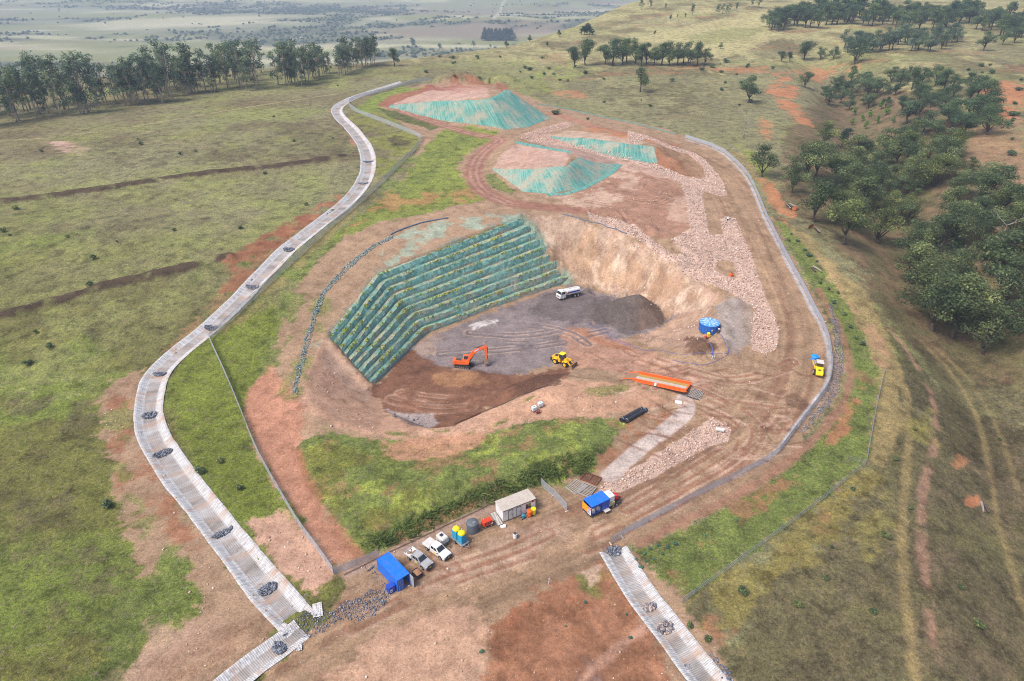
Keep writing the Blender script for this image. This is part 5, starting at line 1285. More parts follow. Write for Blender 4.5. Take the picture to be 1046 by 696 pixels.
# ------------------------------------------------------------------ two portable toilets on a trailer
a = W(470, 553.5); hd3 = heading((466, 549), (476, 557))
t = empty('flat_trailer', a[0], a[1], hd3, 'low galvanised trailer carrying the two cyan and yellow toilets', 'trailer')
TRz = t.location.z
one(lambda mb: (mb.box((-.05, 0, .50), (3.2, 1.7, .10), bev=.02), mb.bar((1.4, .5, .47), (2.5, 0, .47), .07), mb.bar((1.4, -.5, .47), (2.5, 0, .47), .07), mb.tube([(2.4, 0, .04), (2.4, 0, .8)], .03, 6)), 'deck', STEEL, t)
one(lambda mb: [mb.bar((-1.6, s*.85, .85), (1.5, s*.85, .85), .04) for s in (-1, 1)]+[mb.bar((x, s*.85, .5), (x, s*.85, .85), .04) for s in (-1, 1) for x in (-1.6, -.05, 1.5)], 'rail', STEEL, t)
for s in (-1, 1): add_wheel(t, -.3, s*.92, .33, .2)
for x, lab in ((-.85, 'cyan portable toilet with a yellow roof, the one farther from the road'), (.55, 'cyan portable toilet with a yellow roof, the one nearer the road')):
    q = t.matrix_basis @ Vector((x, 0, .56)); q = Vector(t.location)+(t.rotation_quaternion.to_matrix() @ Vector((x, 0, .56)))
    p = empty('portable_toilet', q.x, q.y, hd3, lab, 'portable toilet', 'toilets on the trailer', z=q.z, tilt=False)
    one(lambda mb: mb.box((0, 0, .92), (1.16, 1.16, 1.82), bev=.06), 'cabin', CYAN, p)
    one(lambda mb: mb.box((.60, 0, .92), (.04, .78, 1.62), bev=.015), 'door', mat('cyan_door', lin(24, 138, 180), .5, 0, .1, 2), p)
    one(lambda mb: mb.lathe((0, 0, 1.83), [(.66, 0), (.69, .10), (.62, .30), (.40, .44), (.14, .50)], 18), 'roof', LEMON, p, True)
    one(lambda mb: mb.tube([(-.35, .35, 2.0), (-.35, .35, 2.5)], .05, 8), 'vent_pipe', OFFW, p)
    one(lambda mb: (mb.box((.625, .28, .95), (.03, .05, .14)),), 'latch', DARK, p)

# ------------------------------------------------------------------ grey water tank
a = W(483, 542); t = empty('water_tank', a[0], a[1], 0, 'dark grey round water tank between the toilets and the orange generator', 'water tank')
def wt(mb):
    pr = []
    for k in range(9): pr += [(1.08, k*.22+.0), (1.10, k*.22+.06), (1.10, k*.22+.16), (1.08, k*.22+.22)]
    mb.lathe((0, 0, 0), pr+[(1.05, 2.02), (.6, 2.2), (.25, 2.26)], 26)
one(wt, 'tank_shell', GREYP, t, True)
one(lambda mb: mb.lathe((.35, -.3, 2.14), [(.26, 0), (.28, .06), (.28, .12), (.2, .15)], 14), 'lid', mat('tank_lid', lin(120, 128, 134), .5, 0, .2, 2), t)
one(lambda mb: mb.tube([(1.05, .2, .25), (1.3, .2, .25), (1.3, .2, .05)], .05, 7), 'outlet_pipe', DARK, t)

# ------------------------------------------------------------------ orange generator on wheels
a = W(497.5, 537); hg = heading((493, 539), (503, 535))
t = empty('generator', a[0], a[1], hg, 'red orange generator on small black wheels beside the grey tank', 'generator')
gb = one(lambda mb: mb.box((0, 0, .95), (1.9, 1.1, 1.05), taper=.93, bev=.12), 'canopy', mat('red_orange_paint', lin(232, 62, 28), .4, 0, .15, 1.5), t)
one(lambda mb: [mb.box((-.5+.5*k, -.555, .95), (.3, .02, .4)) for k in range(3)], 'louvre', DARK, gb)
one(lambda mb: mb.tube([(-.55, .2, 1.45), (-.55, .2, 1.8)], .05, 8), 'exhaust', OFFW, gb)
one(lambda mb: pane(mb, [(.5, -.55, .55), (.9, -.55, .55), (.9, -.53, .85), (.5, -.53, .85)], 0, 1, 0, 1, .02), 'white_sticker', WHITE, gb)
one(lambda mb: (mb.box((0, 0, .36), (1.85, 1.0, .14)), mb.bar((.9, 0, .36), (1.7, 0, .4), .08)), 'chassis', DARK, t)
for x in (-.6, .6):
    for s in (-1, 1): add_wheel(t, x, s*.5, .28, .18)

# ------------------------------------------------------------------ site office
A, B = W(514, 534), W(547, 521); hd = math.atan2(B[1]-A[1], B[0]-A[0])
ln = math.dist(A, B); Lo = max(5.6, min(7.2, ln)); nx, ny = -math.sin(hd), math.cos(hd)
t = empty('site_office', (A[0]+B[0])/2+nx*1.45, (A[1]+B[1])/2+ny*1.45, hd, 'white portable site office with a beige flat roof and a red sign', 'site office')
bd = one(lambda mb: (mb.box((0, 0, 1.42), (Lo, 2.9, 2.45), bev=.02), [mb.box((-Lo/2+.6+k*1.2, 0, .12), (.25, 2.7, .24)) for k in range(int(Lo/1.2))]), 'walls', WHITE, t)
one(lambda mb: [mb.box((-Lo/2+.02+k*.25, s*1.455, 1.42), (.02, .012, 2.3)) for k in range(int(Lo/.25)) for s in (-1, 1)], 'wall_ribs', OFFW, bd)
def rf(mb):
    mb.box((0, 0, 2.70), (Lo+.22, 3.1, .12), bev=.02)
    for k in range(int(Lo/.4)): mb.box((-Lo/2+.2+k*.4, 0, 2.775), (.05, 3.0, .03))
one(rf, 'roof', BEIGE, t)
one(lambda mb: (mb.box((0, -1.56, 2.66), (Lo+.25, .06, .16)), mb.box((0, 1.56, 2.66), (Lo+.25, .06, .16))), 'gutter', DARK, t)
for x in (-Lo*.27, -Lo*.02):
    d = one(lambda mb: mb.box((x, -1.475, 1.22), (.85, .05, 2.0), bev=.01), 'door', OFFW, t)
    one(lambda mb: (mb.box((x-.46, -1.48, 1.22), (.06, .06, 2.08)), mb.box((x+.46, -1.48, 1.22), (.06, .06, 2.08)), mb.box((x, -1.48, 2.27), (.98, .06, .06))), 'door_frame', DARK, d)
    one(lambda mb: mb.box((x+.32, -1.52, 1.15), (.05, .06, .14)), 'handle', DARK, d)
wn = one(lambda mb: mb.box((Lo*.27, -1.475, 1.65), (1.1, .06, 1.1), bev=.01), 'window', mat('window_frame', lin(150, 156, 160), .5), t)
one(lambda mb: [mb.box((Lo*.27+sx*.26, -1.512, 1.65), (.46, .02, .96)) for sx in (-1, 1)], 'pane', GLASS, wn)
one(lambda mb: (mb.box((Lo*.42, -1.48, 2.32), (.55, .04, .32)), mb.box((Lo*.33, -1.48, 2.18), (.22, .04, .22))), 'red_sign', RED, t)
one(lambda mb: mb.box((Lo/2+.25, .4, 1.5), (.4, .8, .6), bev=.03), 'air_conditioner', OFFW, t)
q = Vector(t.location)+t.rotation_quaternion.to_matrix() @ Vector((-Lo/2-.75, -.3, 0))
s_ = empty('ramp', q.x, q.y, hd, 'white slatted ramp lying against the short end of the site office', 'ramp')
one(lambda mb: [mb.box((0, -1.5+k*.24, .25+.02*k), (.9, .16, .06)) for k in range(13)], 'tread', OFFW, s_)
one(lambda mb: [mb.bar((s*.48, -1.6, .18), (s*.48, 1.6, .46), .08, .14) for s in (-1, 1)], 'side_rail', STEEL, s_)
q = Vector(t.location)+t.rotation_quaternion.to_matrix() @ Vector((-Lo/2-.5, -2.4, 0))
one(lambda mb: (mb.box((0, 0, .12), (1.0, .7, .18), rot=.3, bev=.03), mb.box((.2, .1, .25), (.6, .5, .12), rot=-.2, bev=.03)), 'white_bag', WHITE, None)
o = bpy.data.objects['white_bag']; o.location = (q.x, q.y, q.z); tag(o, 'white folded bag on the dirt at the front corner of the office', 'bag')
def bin_(u, v, name, m_, lab, r=.36, h=1.1):
    p = W(u, v); e = empty(name, p[0], p[1], hd, lab, 'bin')
    one(lambda mb: mb.lathe((0, 0, .05), [(r*.8, 0), (r, h*.9), (r*1.08, h*.92), (r*1.08, h)], 14), 'bin_body', m_, e)
    one(lambda mb: mb.lathe((0, 0, h+.05), [(r*1.12, 0), (r*1.0, .1), (r*.3, .16)], 14), 'lid', m_, e)
    one(lambda mb: [mb.lathe((-.3, s*.28-.04, .1), [(.1, 0), (.1, .08)], 10, 0, 'Y') for s in (-1, 1)], 'wheel', BLACK, e)
bin_(540.8, 527.5, 'wheelie_bin', ORANGE, 'orange bin standing in front of the office window', .46, 1.25)
bin_(545, 525.3, 'wheelie_bin', LEMON, 'yellow bin at the right end of the office', .46, 1.25)
bin_(534.5, 529.5, 'wheelie_bin', mat('teal_bin', lin(50, 130, 160), .5, 0, .2, 2), 'small blue drum by the office door', .32, .7)
p = W(526, 549.5); e = empty('white_drum', p[0], p[1], .3, 'lone white drum standing on the road side of the pad', 'drum')
one(lambda mb: mb.lathe((0, 0, 0), [(.36, 0), (.38, .05), (.38, .4), (.4, .45), (.38, .5), (.38, .95), (.3, 1.02)], 16), 'drum_shell', WHITE, e)
one(lambda mb: mb.lathe((0, 0, 1.02), [(.30, 0), (.30, .04)], 14), 'lid', DARK, e)

# ------------------------------------------------------------------ service trailer: blue cabin, white tank, red pump
A, B = W(600, 531), W(631, 516); hd = math.atan2(B[1]-A[1], B[0]-A[0]); ln = math.dist(A, B)
t = empty('service_trailer', (A[0]+B[0])/2, (A[1]+B[1])/2+1.1, hd, 'blue canopied service trailer with white tank and red pump by the site gate', 'service trailer')
hl = ln/2
one(lambda mb: (mb.box((0, 0, .62), (ln+.2, 2.2, .18)), mb.box((hl+.5, .3, .5), (.9, .12, .12)), [mb.box((-hl+.4+k*.9, 0, .48), (.12, 2.2, .12)) for k in range(int(ln/.9))]), 'chassis', DARK, t)
cl = ln*.60; cx_ = -hl+cl/2
def cab(mb):
    mb.box((cx_, 1.12, 1.75), (cl, .06, 2.1), bev=.01)
    mb.box((cx_+cl*.28, -1.12, 1.75), (cl*.44, .06, 2.1), bev=.01)
    mb.box((cx_+cl/2-.03, 0, 1.75), (.06, 2.2, 2.1))
    mb.box((cx_, 0, .76), (cl, 2.24, .08))
    mb.box((cx_-cl*.18, -1.12, 2.55), (cl*.55, .06, .5))
    for x in (-cl/2+.05, -.05): mb.box((cx_+x, -1.12, 1.75), (.10, .10, 2.1))
one(cab, 'cabin', BLUED, t)
for k, x in enumerate((-cl*.25, cl*.25)):
    one(lambda mb: (mb.box((cx_+x, 0, 2.88), (cl*.49, 2.5, .12), tilt=(.06, 0), bev=.04), [mb.box((cx_+x-cl*.2+j*cl*.1, 0, 2.95), (.04, 2.4, .03), tilt=(.06, 0)) for j in range(5)]), 'canopy_roof', BLUE, t)
one(lambda mb: mb.box((-hl-.10, .55, 1.72), (.06, 1.5, 1.5), bev=.02), 'end_panel', mat('amber_panel', lin(236, 160, 20), .5, 0, .12, 2), t)
sg = one(lambda mb: mb.box((-hl-.10, -.72, 1.65), (.06, .95, 1.55), bev=.02), 'sign_panel', WHITE, t)
one(lambda mb: mb.box((-hl-.136, -.72, 2.2), (.012, .9, .3)), 'red_header', RED, sg)
one(lambda mb: [mb.box((-hl-.136, -.72+.1*(k % 2), 1.9-.18*k), (.012, .55-.12*(k % 3), .07)) for k in range(5)]+[mb.lathe((-hl-.142, -.45, 1.3), [(.16, 0), (.16, .012)], 12, 0, 'X')], 'blue_marks', BLUED, sg)
one(lambda mb: (mb.box((cx_-cl*.3, -.5, 1.15), (.7, .8, .8), bev=.04), mb.box((cx_-cl*.05, -.3, 1.3), (.5, .9, 1.0), bev=.04), mb.lathe((cx_+.1, -.8, .8), [(.22, 0), (.22, .7), (.1, .75)], 12)), 'equipment', OFFW, t)
one(lambda mb: mb.box((cx_+cl*.30, -1.5, .70), (1.3, .7, .05), tilt=(.1, 0)), 'side_step', OFFW, t)
tx = -hl+cl+.85
one(lambda mb: (mb.box((tx, .15, 1.72), (1.45, 1.9, 1.9), bev=.14),), 'tank', WHITE, t)
one(lambda mb: mb.lathe((tx, .15, 2.66), [(.26, 0), (.26, .1), (.2, .14)], 14), 'tank_lid', OFFW, t)
rx = tx+1.45
rp = one(lambda mb: (mb.box((rx, .1, 1.3), (1.05, 1.25, .85), bev=.16), mb.lathe((rx+.1, -.2, 1.7), [(.35, 0), (.38, .15), (.2, .3)], 14)), 'pump_housing', RED, t)
one(lambda mb: (mb.tube([(rx-.3, .3, 1.6), (rx-.3, .3, 2.3)], .06, 8), mb.tube([(rx+.5, -.4, 1.0), (rx+.9, -.5, 1.2), (rx+1.1, -.2, .9)], .07, 8)), 'pump_pipes', DARK, rp)
one(lambda mb: mb.lathe((rx+.9, -.35, 1.05), [(.18, 0), (.2, .1), (.1, .2)], 12, 0, 'X'), 'hose_coupling', RED, rp)
one(lambda mb: (mb.box((tx-.2, -1.0, 1.15), (1.4, .35, .7), bev=.05), mb.lathe((tx+.3, -1.05, 1.0), [(.25, 0), (.25, .3)], 14, 0, 'Y')), 'control_box', mat('yellow_grey_box', lin(170, 160, 120), .6, 0, .4, 3), t)
for x in (hl-1.9, hl-1.0):
    for s in (-1, 1): add_wheel(t, x, s*1.05, .42, .26)
for x in (-hl+.5,):
    for s in (-1, 1): one(lambda mb: (mb.tube([(x, s*.9, .6), (x, s*.9, .04)], .05, 8), mb.lathe((x, s*.9, 0), [(.16, 0), (.16, .05)], 10)), 'support_leg', STEEL, t)

# ------------------------------------------------------------------ cattle grids
def grid(u, v, rot, L, Wd, n, m_, lab, lift=0.05, tiltx=0.0):
    p = W(u, v); e = empty('cattle_grid', p[0], p[1], rot, lab, 'cattle grid', z=float(hget(*p))+lift, tilt=False); e.rotation_euler.x = tiltx
    one(lambda mb: [mb.box((0, s*Wd/2, .09), (L, .12, .16)) for s in (-1, 1)]+[mb.box((x, 0, .06), (.12, Wd, .10)) for x in (-L/2+.06, 0, L/2-.06)], 'frame', m_, e)
    one(lambda mb: [mb.box((-L/2+.2+k*(L-.4)/(n-1), 0, .17), (.12, Wd-.1, .07)) for k in range(n)], 'bars', m_, e)
GRIDM = mat('scuffed_steel', lin(176, 172, 166), .6, .3, .35, 2.5)
gh = heading((579, 498), (606, 508))
grid(588.5, 498, heading((596, 489), (580, 500)), 3.4, 2.6, 9, GRIDM, 'grey steel cattle grid lying flat, left of the stacked pair')
grid(599, 501.5, heading((603, 494), (592, 508)), 3.4, 2.6, 9, GRIDM, 'grey steel cattle grid lying between the grass and the blue trailer', .14)
grid(603.5, 489.5, heading((612, 492), (596, 486)), 3.6, 2.4, 9, RUST, 'rusty brown cattle grid on the red dirt above the grey ones', .1)

# ------------------------------------------------------------------ orange wheel wash with its grid, pipes, bulk tanks
n0, n1_, f0, f1 = W(645, 389.5), W(697.7, 407.5), W(653.6, 384), W(705.8, 401.2)
hd = math.atan2(n1_[1]-n0[1], n1_[0]-n0[0]); ln = math.dist(n0, n1_); wd = abs((f0[0]-n0[0])*-math.sin(hd)+(f0[1]-n0[1])*math.cos(hd)); wd = max(3.0, min(4.4, wd))
cx_, cy_ = (n0[0]+n1_[0]+f0[0]+f1[0])/4, (n0[1]+n1_[1]+f0[1]+f1[1])/4
t = empty('wheel_wash', cx_, cy_, hd, 'long orange steel wheel wash bath with raised side walls beside the haul road', 'wheel wash')
for s in (-1, 1):
    sw = one(lambda mb: (mb.box((0, s*wd/2, .45), (ln, .12, .80), bev=.02), mb.box((0, s*wd/2, .88), (ln, .34, .10), bev=.02), [mb.box((-ln/2+.4+k*1.2, s*(wd/2+.1), .42), (.10, .14, .75)) for k in range(int(ln/1.2))]), 'side_wall', ORANGE, t)
one(lambda mb: mb.box((0, -wd*.12, .16), (ln-.1, wd*.62, .14)), 'wash_deck', CONC, t)
one(lambda mb: mb.box((0, wd*.33, .20), (ln-.1, wd*.26, .16)), 'drain_strip', OCHRE, t)
def ramp_(mb):
    vs = [(-ln/2-2.6, -wd/2, .02), (-ln/2, -wd/2, .22), (-ln/2, wd/2, .22), (-ln/2-2.6, wd/2-.3, .02)]
    mb.add(vs+[(a, b, c-.12) for a, b, c in vs], [(0, 1, 2, 3), (7, 6, 5, 4), (0, 4, 5, 1), (1, 5, 6, 2), (2, 6, 7, 3), (3, 7, 4, 0)])
one(ramp_, 'entry_ramp', MUDST, t)
one(lambda mb: [mb.bar((-ln/2, s*wd/2, .80), (-ln/2-2.5, s*(wd/2-.2), .12), .12, .22) for s in (-1, 1)]+[mb.bar((ln/2, s*wd/2, .5), (ln/2+.4, s*wd/2, .2), .10, .2) for s in (-1, 1)], 'guide_rail', ORANGE, t)
one(lambda mb: mb.box((ln/2-.1, 0, .24), (.35, wd-.2, .2)), 'end_sill', ORANGE, t)
one(lambda mb: mb.box((-.6, -wd/2-.25, .6), (.5, .3, .75), bev=.03), 'control_box', WHITE, t)
one(lambda mb: (mb.box((2.2, wd/2+.4, .45), (.9, .5, .55), bev=.05), mb.lathe((2.9, wd/2+.4, .3), [(.2, 0), (.22, .3), (.1, .35)], 10)), 'pump', DARK, t)
q = Vector(t.location)+t.rotation_quaternion.to_matrix() @ Vector((ln/2+2.0, 0, 0))
gp = empty('cattle_grid', q.x, q.y, hd, 'steel cattle grid at the right hand end of the orange wheel wash', 'cattle grid')
one(lambda mb: [mb.box((0, s*1.6, .09), (2.8, .12, .16)) for s in (-1, 1)], 'frame', DARK, gp)
one(lambda mb: [mb.box((-1.3+k*.33, 0, .17), (.12, 3.2, .07)) for k in range(9)]+[mb.box((0, -1.2+k*.6, .20), (2.8, .08, .04)) for k in range(5)], 'bars', GRIDM, gp)
p = W(693, 411.5); e = empty('steel_plate', p[0], p[1], hd+.2, 'white square plate lying at the near end of the wheel wash', 'plate')
one(lambda mb: mb.box((0, 0, .12), (1.5, 1.1, .12), bev=.03), 'plate_sheet', WHITE, e); one(lambda mb: [mb.box((x, 0, .03), (.1, 1.0, .06)) for x in (-.5, .5)], 'skid', WOOD, e)
for (ua, va, ub, vb, lab) in ((633.8, 431.5, 655.5, 418.8, 'black plastic culvert pipe on the grass bank, the upper of the pair'), (638, 432.5, 660, 419.6, 'black plastic culvert pipe on the grass bank, the lower of the pair')):
    A, B = W(ua, va), W(ub, vb); h = math.atan2(B[1]-A[1], B[0]-A[0]); l = math.dist(A, B)
    e = empty('culvert_pipe', (A[0]+B[0])/2, (A[1]+B[1])/2, h, lab, 'pipe', 'black pipes on the bank')
    def pp(mb):
        pr = []
        for k in range(int(l/.3)): pr += [(.46, k*.3), (.46, k*.3+.14), (.43, k*.3+.16), (.43, k*.3+.28)]
        mb.lathe((-l/2, 0, .47), [(.38, .2), (.38, 0)]+pr+[(.46, l), (.38, l), (.38, l-.2)], 18, 0, 'X')
    one(pp, 'pipe_shell', PIPE, e, False)
    one(lambda mb: [mb.lathe((x, 0, .47), [(.475, 0), (.475, .10)], 18, 0, 'X') for x in (-l/2+.5, l/2-.6)], 'strap', mat('grey_strap', lin(150, 156, 166), .5), e)
for u, v, lab in ((546, 420, 'white bulk liquid tank on the berm, the left of the pair'), (552.3, 415.6, 'white bulk liquid tank on the berm, the right of the pair')):
    p = W(u, v); e = empty('bulk_tank', p[0], p[1], .5, lab, 'tank', 'white bulk tanks on the berm')
    one(lambda mb: mb.box((0, 0, .72), (1.12, 1.02, 1.0), bev=.12), 'bottle', PLAST, e)
    one(lambda mb: [mb.bar((sx*.58, sy*.53, .15), (sx*.58, sy*.53, 1.2), .035) for sx in (-1, 1) for sy in (-1, 1)]+[mb.bar((-.58, sy*.53, z), (.58, sy*.53, z), .03) for sy in (-1, 1) for z in (.4, .8, 1.2)]+[mb.bar((sx*.58, -.53, z), (sx*.58, .53, z), .03) for sx in (-1, 1) for z in (.4, .8, 1.2)], 'cage', STEEL, e)
    one(lambda mb: mb.lathe((0, 0, 1.2), [(.17, 0), (.17, .07), (.1, .1)], 12), 'lid', GREEN, e)
    one(lambda mb: [mb.box((0, y, .08), (1.15, .14, .14)) for y in (-.45, 0, .45)], 'pallet', WOOD, e)
p = W(549.5, 422.5); e = empty('pump', p[0], p[1], .3, 'small dark red pump in front of the two white bulk tanks', 'pump')
one(lambda mb: (mb.box((0, 0, .4), (.8, .5, .45), bev=.08), mb.lathe((.35, 0, .55), [(.18, 0), (.2, .15), (.1, .25)], 10)), 'motor', mat('dull_red', lin(130, 44, 54), .5, 0, .3, 3), e)
one(lambda mb: (mb.bar((-.5, -.3, .1), (.5, -.3, .1), .06), mb.bar((-.5, .3, .1), (.5, .3, .1), .06), mb.tube([(.5, 0, .5), (.9, .2, .3), (1.1, .6, .05)], .05, 7)), 'skid', DARK, e)

# ------------------------------------------------------------------ excavator with a rock breaker
A = W(474, 375); hx = heading((468, 371), (500, 370))
t = empty('excavator', A[0], A[1], hx, 'orange tracked excavator with a raised arm digging in the pit floor', 'excavator')
TR_ = -.38; Rm = Matrix.Rotation(TR_, 4, 'Z')
for s in (-1, 1):
    stad = [(-2.0, .12), (2.0, .12), (2.25, .3), (2.32, .5), (2.25, .72), (2.0, .88), (-2.0, .88), (-2.25, .72), (-2.32, .5), (-2.25, .3)]
    tk = one(lambda mb: mb.prism(stad, s*1.25-.33, s*1.25+.33, 0, Rm), 'track', BLACK, t)
    def pads(mb):
        for k in range(17):
            for z in (.07, .91): mb.box(Rm @ Vector((-2.0+k*.25, s*1.25, z)), (.17, .68, .06), 0, TR_)
    one(pads, 'track_pads', DARK, tk)
    one(lambda mb: [mb.lathe(Rm @ Vector((-1.9+k*.63, s*1.6, .42)), [(.17, 0), (.17, .05)], 10, 0, rot=Rm @ Matrix.Rotation(-math.pi/2, 4, 'X')) for k in range(7)], 'rollers', MUDST, tk)
one(lambda mb: (mb.box((0, 0, .75), (2.2, 2.0, .4), 0, TR_, bev=.08), mb.lathe((0, 0, .9), [(.75, 0), (.75, .25)], 20)), 'undercarriage', DARK, t)
hs = one(lambda mb: (mb.prism([(-2.75, 1.2), (1.3, 1.2), (1.35, 1.75), (.6, 1.85), (-.6, 2.2), (-2.0, 2.25), (-2.75, 1.95)], -1.35, .45, inset=.02), mb.box((.2, .9, 1.35), (2.4, .9, .4), bev=.05)), 'house', ORANGE, t)
one(lambda mb: mb.prism([(-2.2, 1.15), (-2.9, 1.3), (-3.0, 1.7), (-2.9, 2.1), (-2.2, 2.2)], -1.42, 1.42, inset=.04), 'counterweight', ORANGE, hs)
one(lambda mb: (mb.box((-1.4, -.35, 2.27), (1.3, 1.3, .08), bev=.03), mb.box((-.3, -.9, 2.0), (.9, .7, .1), tilt=(0, .28))), 'engine_hood', mat('black_hood', (.06, .055, .05), .7, 0, .3, 2), hs)
one(lambda mb: mb.tube([(-1.9, -.8, 2.2), (-1.9, -.8, 2.75), (-2.05, -.8, 2.85)], .07, 8), 'exhaust', DARK, hs)
one(lambda mb: [mb.tube([(x0, y, 2.25), (x0, y, 2.65), (x1, y, 2.65), (x1, y, 2.25)], .03, 6) for x0, x1, y in ((-2.5, -.8, -1.25), (-2.5, -.8, .3))], 'handrail', DARK, hs)
cabm = MB(); q = frustum(cabm, -.35, 1.45, 1.0, 1.5, -.25, 1.05, .92, 3.0, 0, .95); cb = cabm.build('cab', OFFW, t)
for e, uv in (([q[1], q[2], q[6], q[5]], (.08, .92, .08, .93)), ([q[2], q[3], q[7], q[6]], (.08, .92, .3, .92)), ([q[0], q[1], q[5], q[4]], (.08, .92, .3, .92)), ([q[3], q[0], q[4], q[7]], (.12, .88, .45, .9))):
    one(lambda mb: pane(mb, e, *uv), 'cab_window', GLASS, cb)
one(lambda mb: mb.box((.4, .95, 3.03), (1.4, 1.0, .07), bev=.03), 'cab_roof', ORANGE, cb)
def limb(mb, pts, w):
    """plated arm: rows of (x, z, depth)"""
    n = len(pts); vs = []
    for i, (x, z, d) in enumerate(pts):
        a = Vector(pts[max(i-1, 0)][:2]); b = Vector(pts[min(i+1, n-1)][:2]); tt = (b-a).normalized(); nn = Vector((-tt.y, tt.x))*d/2
        for y in (-w/2, w/2): vs += [(x+nn.x, y, z+nn.y), (x-nn.x, y, z-nn.y)]
    fs = [(0, 1, 3, 2), (4*n-4, 4*n-2, 4*n-1, 4*n-3)]
    for i in range(n-1):
        b = 4*i
        fs += [(b, b+4, b+5, b+1), (b+2, b+3, b+7, b+6), (b, b+2, b+6, b+4), (b+1, b+5, b+7, b+3)]
    mb.add(vs, fs)
bo = one(lambda mb: limb(mb, [(.9, 1.7, .45), (1.5, 2.9, .8), (2.3, 4.2, .95), (3.2, 5.0, .85), (4.3, 5.5, .65), (5.4, 5.8, .40)], .55), 'boom', ORANGE, t)
one(lambda mb: [(mb.tube([(1.5, y, 1.7), (2.3, y, 3.2)], .11, 10), mb.tube([(2.3, y, 3.2), (2.7, y, 4.0)], .06, 8)) for y in (-.4, .4)], 'boom_cylinder', DARK, bo)
one(lambda mb: (mb.tube([(3.0, 0, 5.5), (4.5, 0, 6.3)], .11, 10), mb.tube([(4.5, 0, 6.3), (5.55, 0, 6.65)], .06, 8)), 'stick_cylinder', DARK, bo)
one(lambda mb: [mb.box((3.2, s*.283, 5.02), (1.4, .012, .32), tilt=(0, -.6)) for s in (-1, 1)], 'maker_panel', mat('pale_panel', lin(190, 200, 226), .5), bo)
st = one(lambda mb: limb(mb, [(5.5, 6.75, .3), (5.45, 5.9, .75), (5.6, 4.6, .6), (5.75, 3.0, .45), (5.8, 2.6, .32)], .42), 'stick', ORANGE, t)
one(lambda mb: (mb.tube([(5.95, 0, 5.9), (6.15, 0, 4.2)], .10, 9), mb.bar((6.15, 0, 4.2), (6.1, 0, 3.0), .12), mb.bar((5.8, 0, 3.1), (6.2, 0, 2.9), .1)), 'linkage', DARK, st)
bk = one(lambda mb: mb.prism([(5.5, 2.75), (6.15, 2.7), (6.35, 2.2), (6.2, 1.5), (5.7, 1.15), (5.3, 1.35), (5.62, 1.9)], -.62, .62), 'bucket', MUDST, t)
one(lambda mb: [mb.box((5.22, -.5+.25*k, 1.32), (.28, .09, .07), tilt=(0, -.4)) for k in range(5)], 'teeth', DARK, bk)

# ------------------------------------------------------------------ wheel loader
A = W(575, 372); hx = heading((566, 367), (588, 375))
t = empty('wheel_loader', A[0], A[1], hx, 'yellow wheel loader with a black cab and lowered bucket at the pit edge', 'wheel loader')
one(lambda mb: (mb.prism([(-3.1, .75), (-.3, .75), (-.3, 1.7), (-.7, 2.05), (-2.6, 2.0), (-3.2, 1.7)], -.85, .85, inset=.05),), 'engine_body', YELLOW, t)
one(lambda mb: mb.prism([(-3.45, .6), (-2.9, .6), (-2.9, 1.5), (-3.3, 1.6), (-3.5, 1.2)], -1.0, 1.0, inset=.04), 'counterweight', DARK, t)
one(lambda mb: mb.box((-2.0, 0, 2.04), (1.0, 1.1, .06), bev=.02), 'engine_grille', DARK, t)
cm = MB(); q = frustum(cm, -.9, .55, 1.45, 1.7, -.75, .40, 1.3, 3.1); cb = cm.build('cab', DARK, t)
for e in ([q[1], q[2], q[6], q[5]], [q[2], q[3], q[7], q[6]], [q[0], q[1], q[5], q[4]], [q[3], q[0], q[4], q[7]]): one(lambda mb: pane(mb, e, .08, .92, .12, .92), 'cab_window', GLASS, cb)
one(lambda mb: mb.box((-.18, 0, 3.16), (1.5, 1.55, .14), bev=.05), 'cab_roof', mat('lime_yellow', lin(226, 214, 40), .5, 0, .15, 2), cb)
one(lambda mb: mb.tube([(-1.2, .4, 2.0), (-1.2, .4, 2.75)], .07, 8), 'exhaust', DARK, t)
one(lambda mb: (mb.prism([(-.2, .7), (1.6, .7), (1.7, 1.3), (1.2, 2.0), (.7, 2.0), (.2, 1.3)], -.55, .55, inset=.04),), 'front_frame', YELLOW, t)
ar = one(lambda mb: [limb_y(mb, [(.9, 1.9, .35), (1.8, 1.55, .45), (2.7, .85, .40), (3.2, .45, .28)], s*.62, .18) for s in (-1, 1)], 'lift_arm', YELLOW, t) if False else None
def arms(mb):
    for s in (-1, 1):
        m2_ = MB(); limb(m2_, [(.9, 1.9, .35), (1.8, 1.55, .45), (2.7, .85, .40), (3.2, .45, .28)], .18)
        mb.add([(a, b+s*.62, c) for a, b, c in m2_.v], m2_.f)
    mb.bar((2.0, -.62, 1.4), (2.0, .62, 1.4), .16)
ar = one(arms, 'lift_arms', YELLOW, t)
one(lambda mb: (mb.tube([(1.3, 0, 1.5), (2.4, 0, 1.5)], .1, 8), mb.bar((2.4, 0, 1.8), (2.5, 0, .9), .14), mb.tube([(2.4, 0, 1.7), (3.2, 0, 1.1)], .06, 8)), 'tilt_linkage', DARK, ar)
def bkt(mb):
    pr = [(3.1, .1), (4.25, .06), (4.25, .10), (3.3, .24), (3.15, .6), (3.3, 1.15), (3.55, 1.35), (3.5, 1.40), (3.1, 1.2), (2.98, .6)]
    mb.prism(pr, -1.35, 1.35)
    for s in (-1, 1): mb.prism([(3.1, .12), (4.2, .09), (3.55, 1.33), (3.1, 1.1)], s*1.35-.03, s*1.35+.03)
b_ = one(bkt, 'bucket', MUDST, t)
one(lambda mb: [mb.box((4.32, -1.2+.4*k, .09), (.22, .12, .06)) for k in range(7)], 'teeth', DARK, b_)
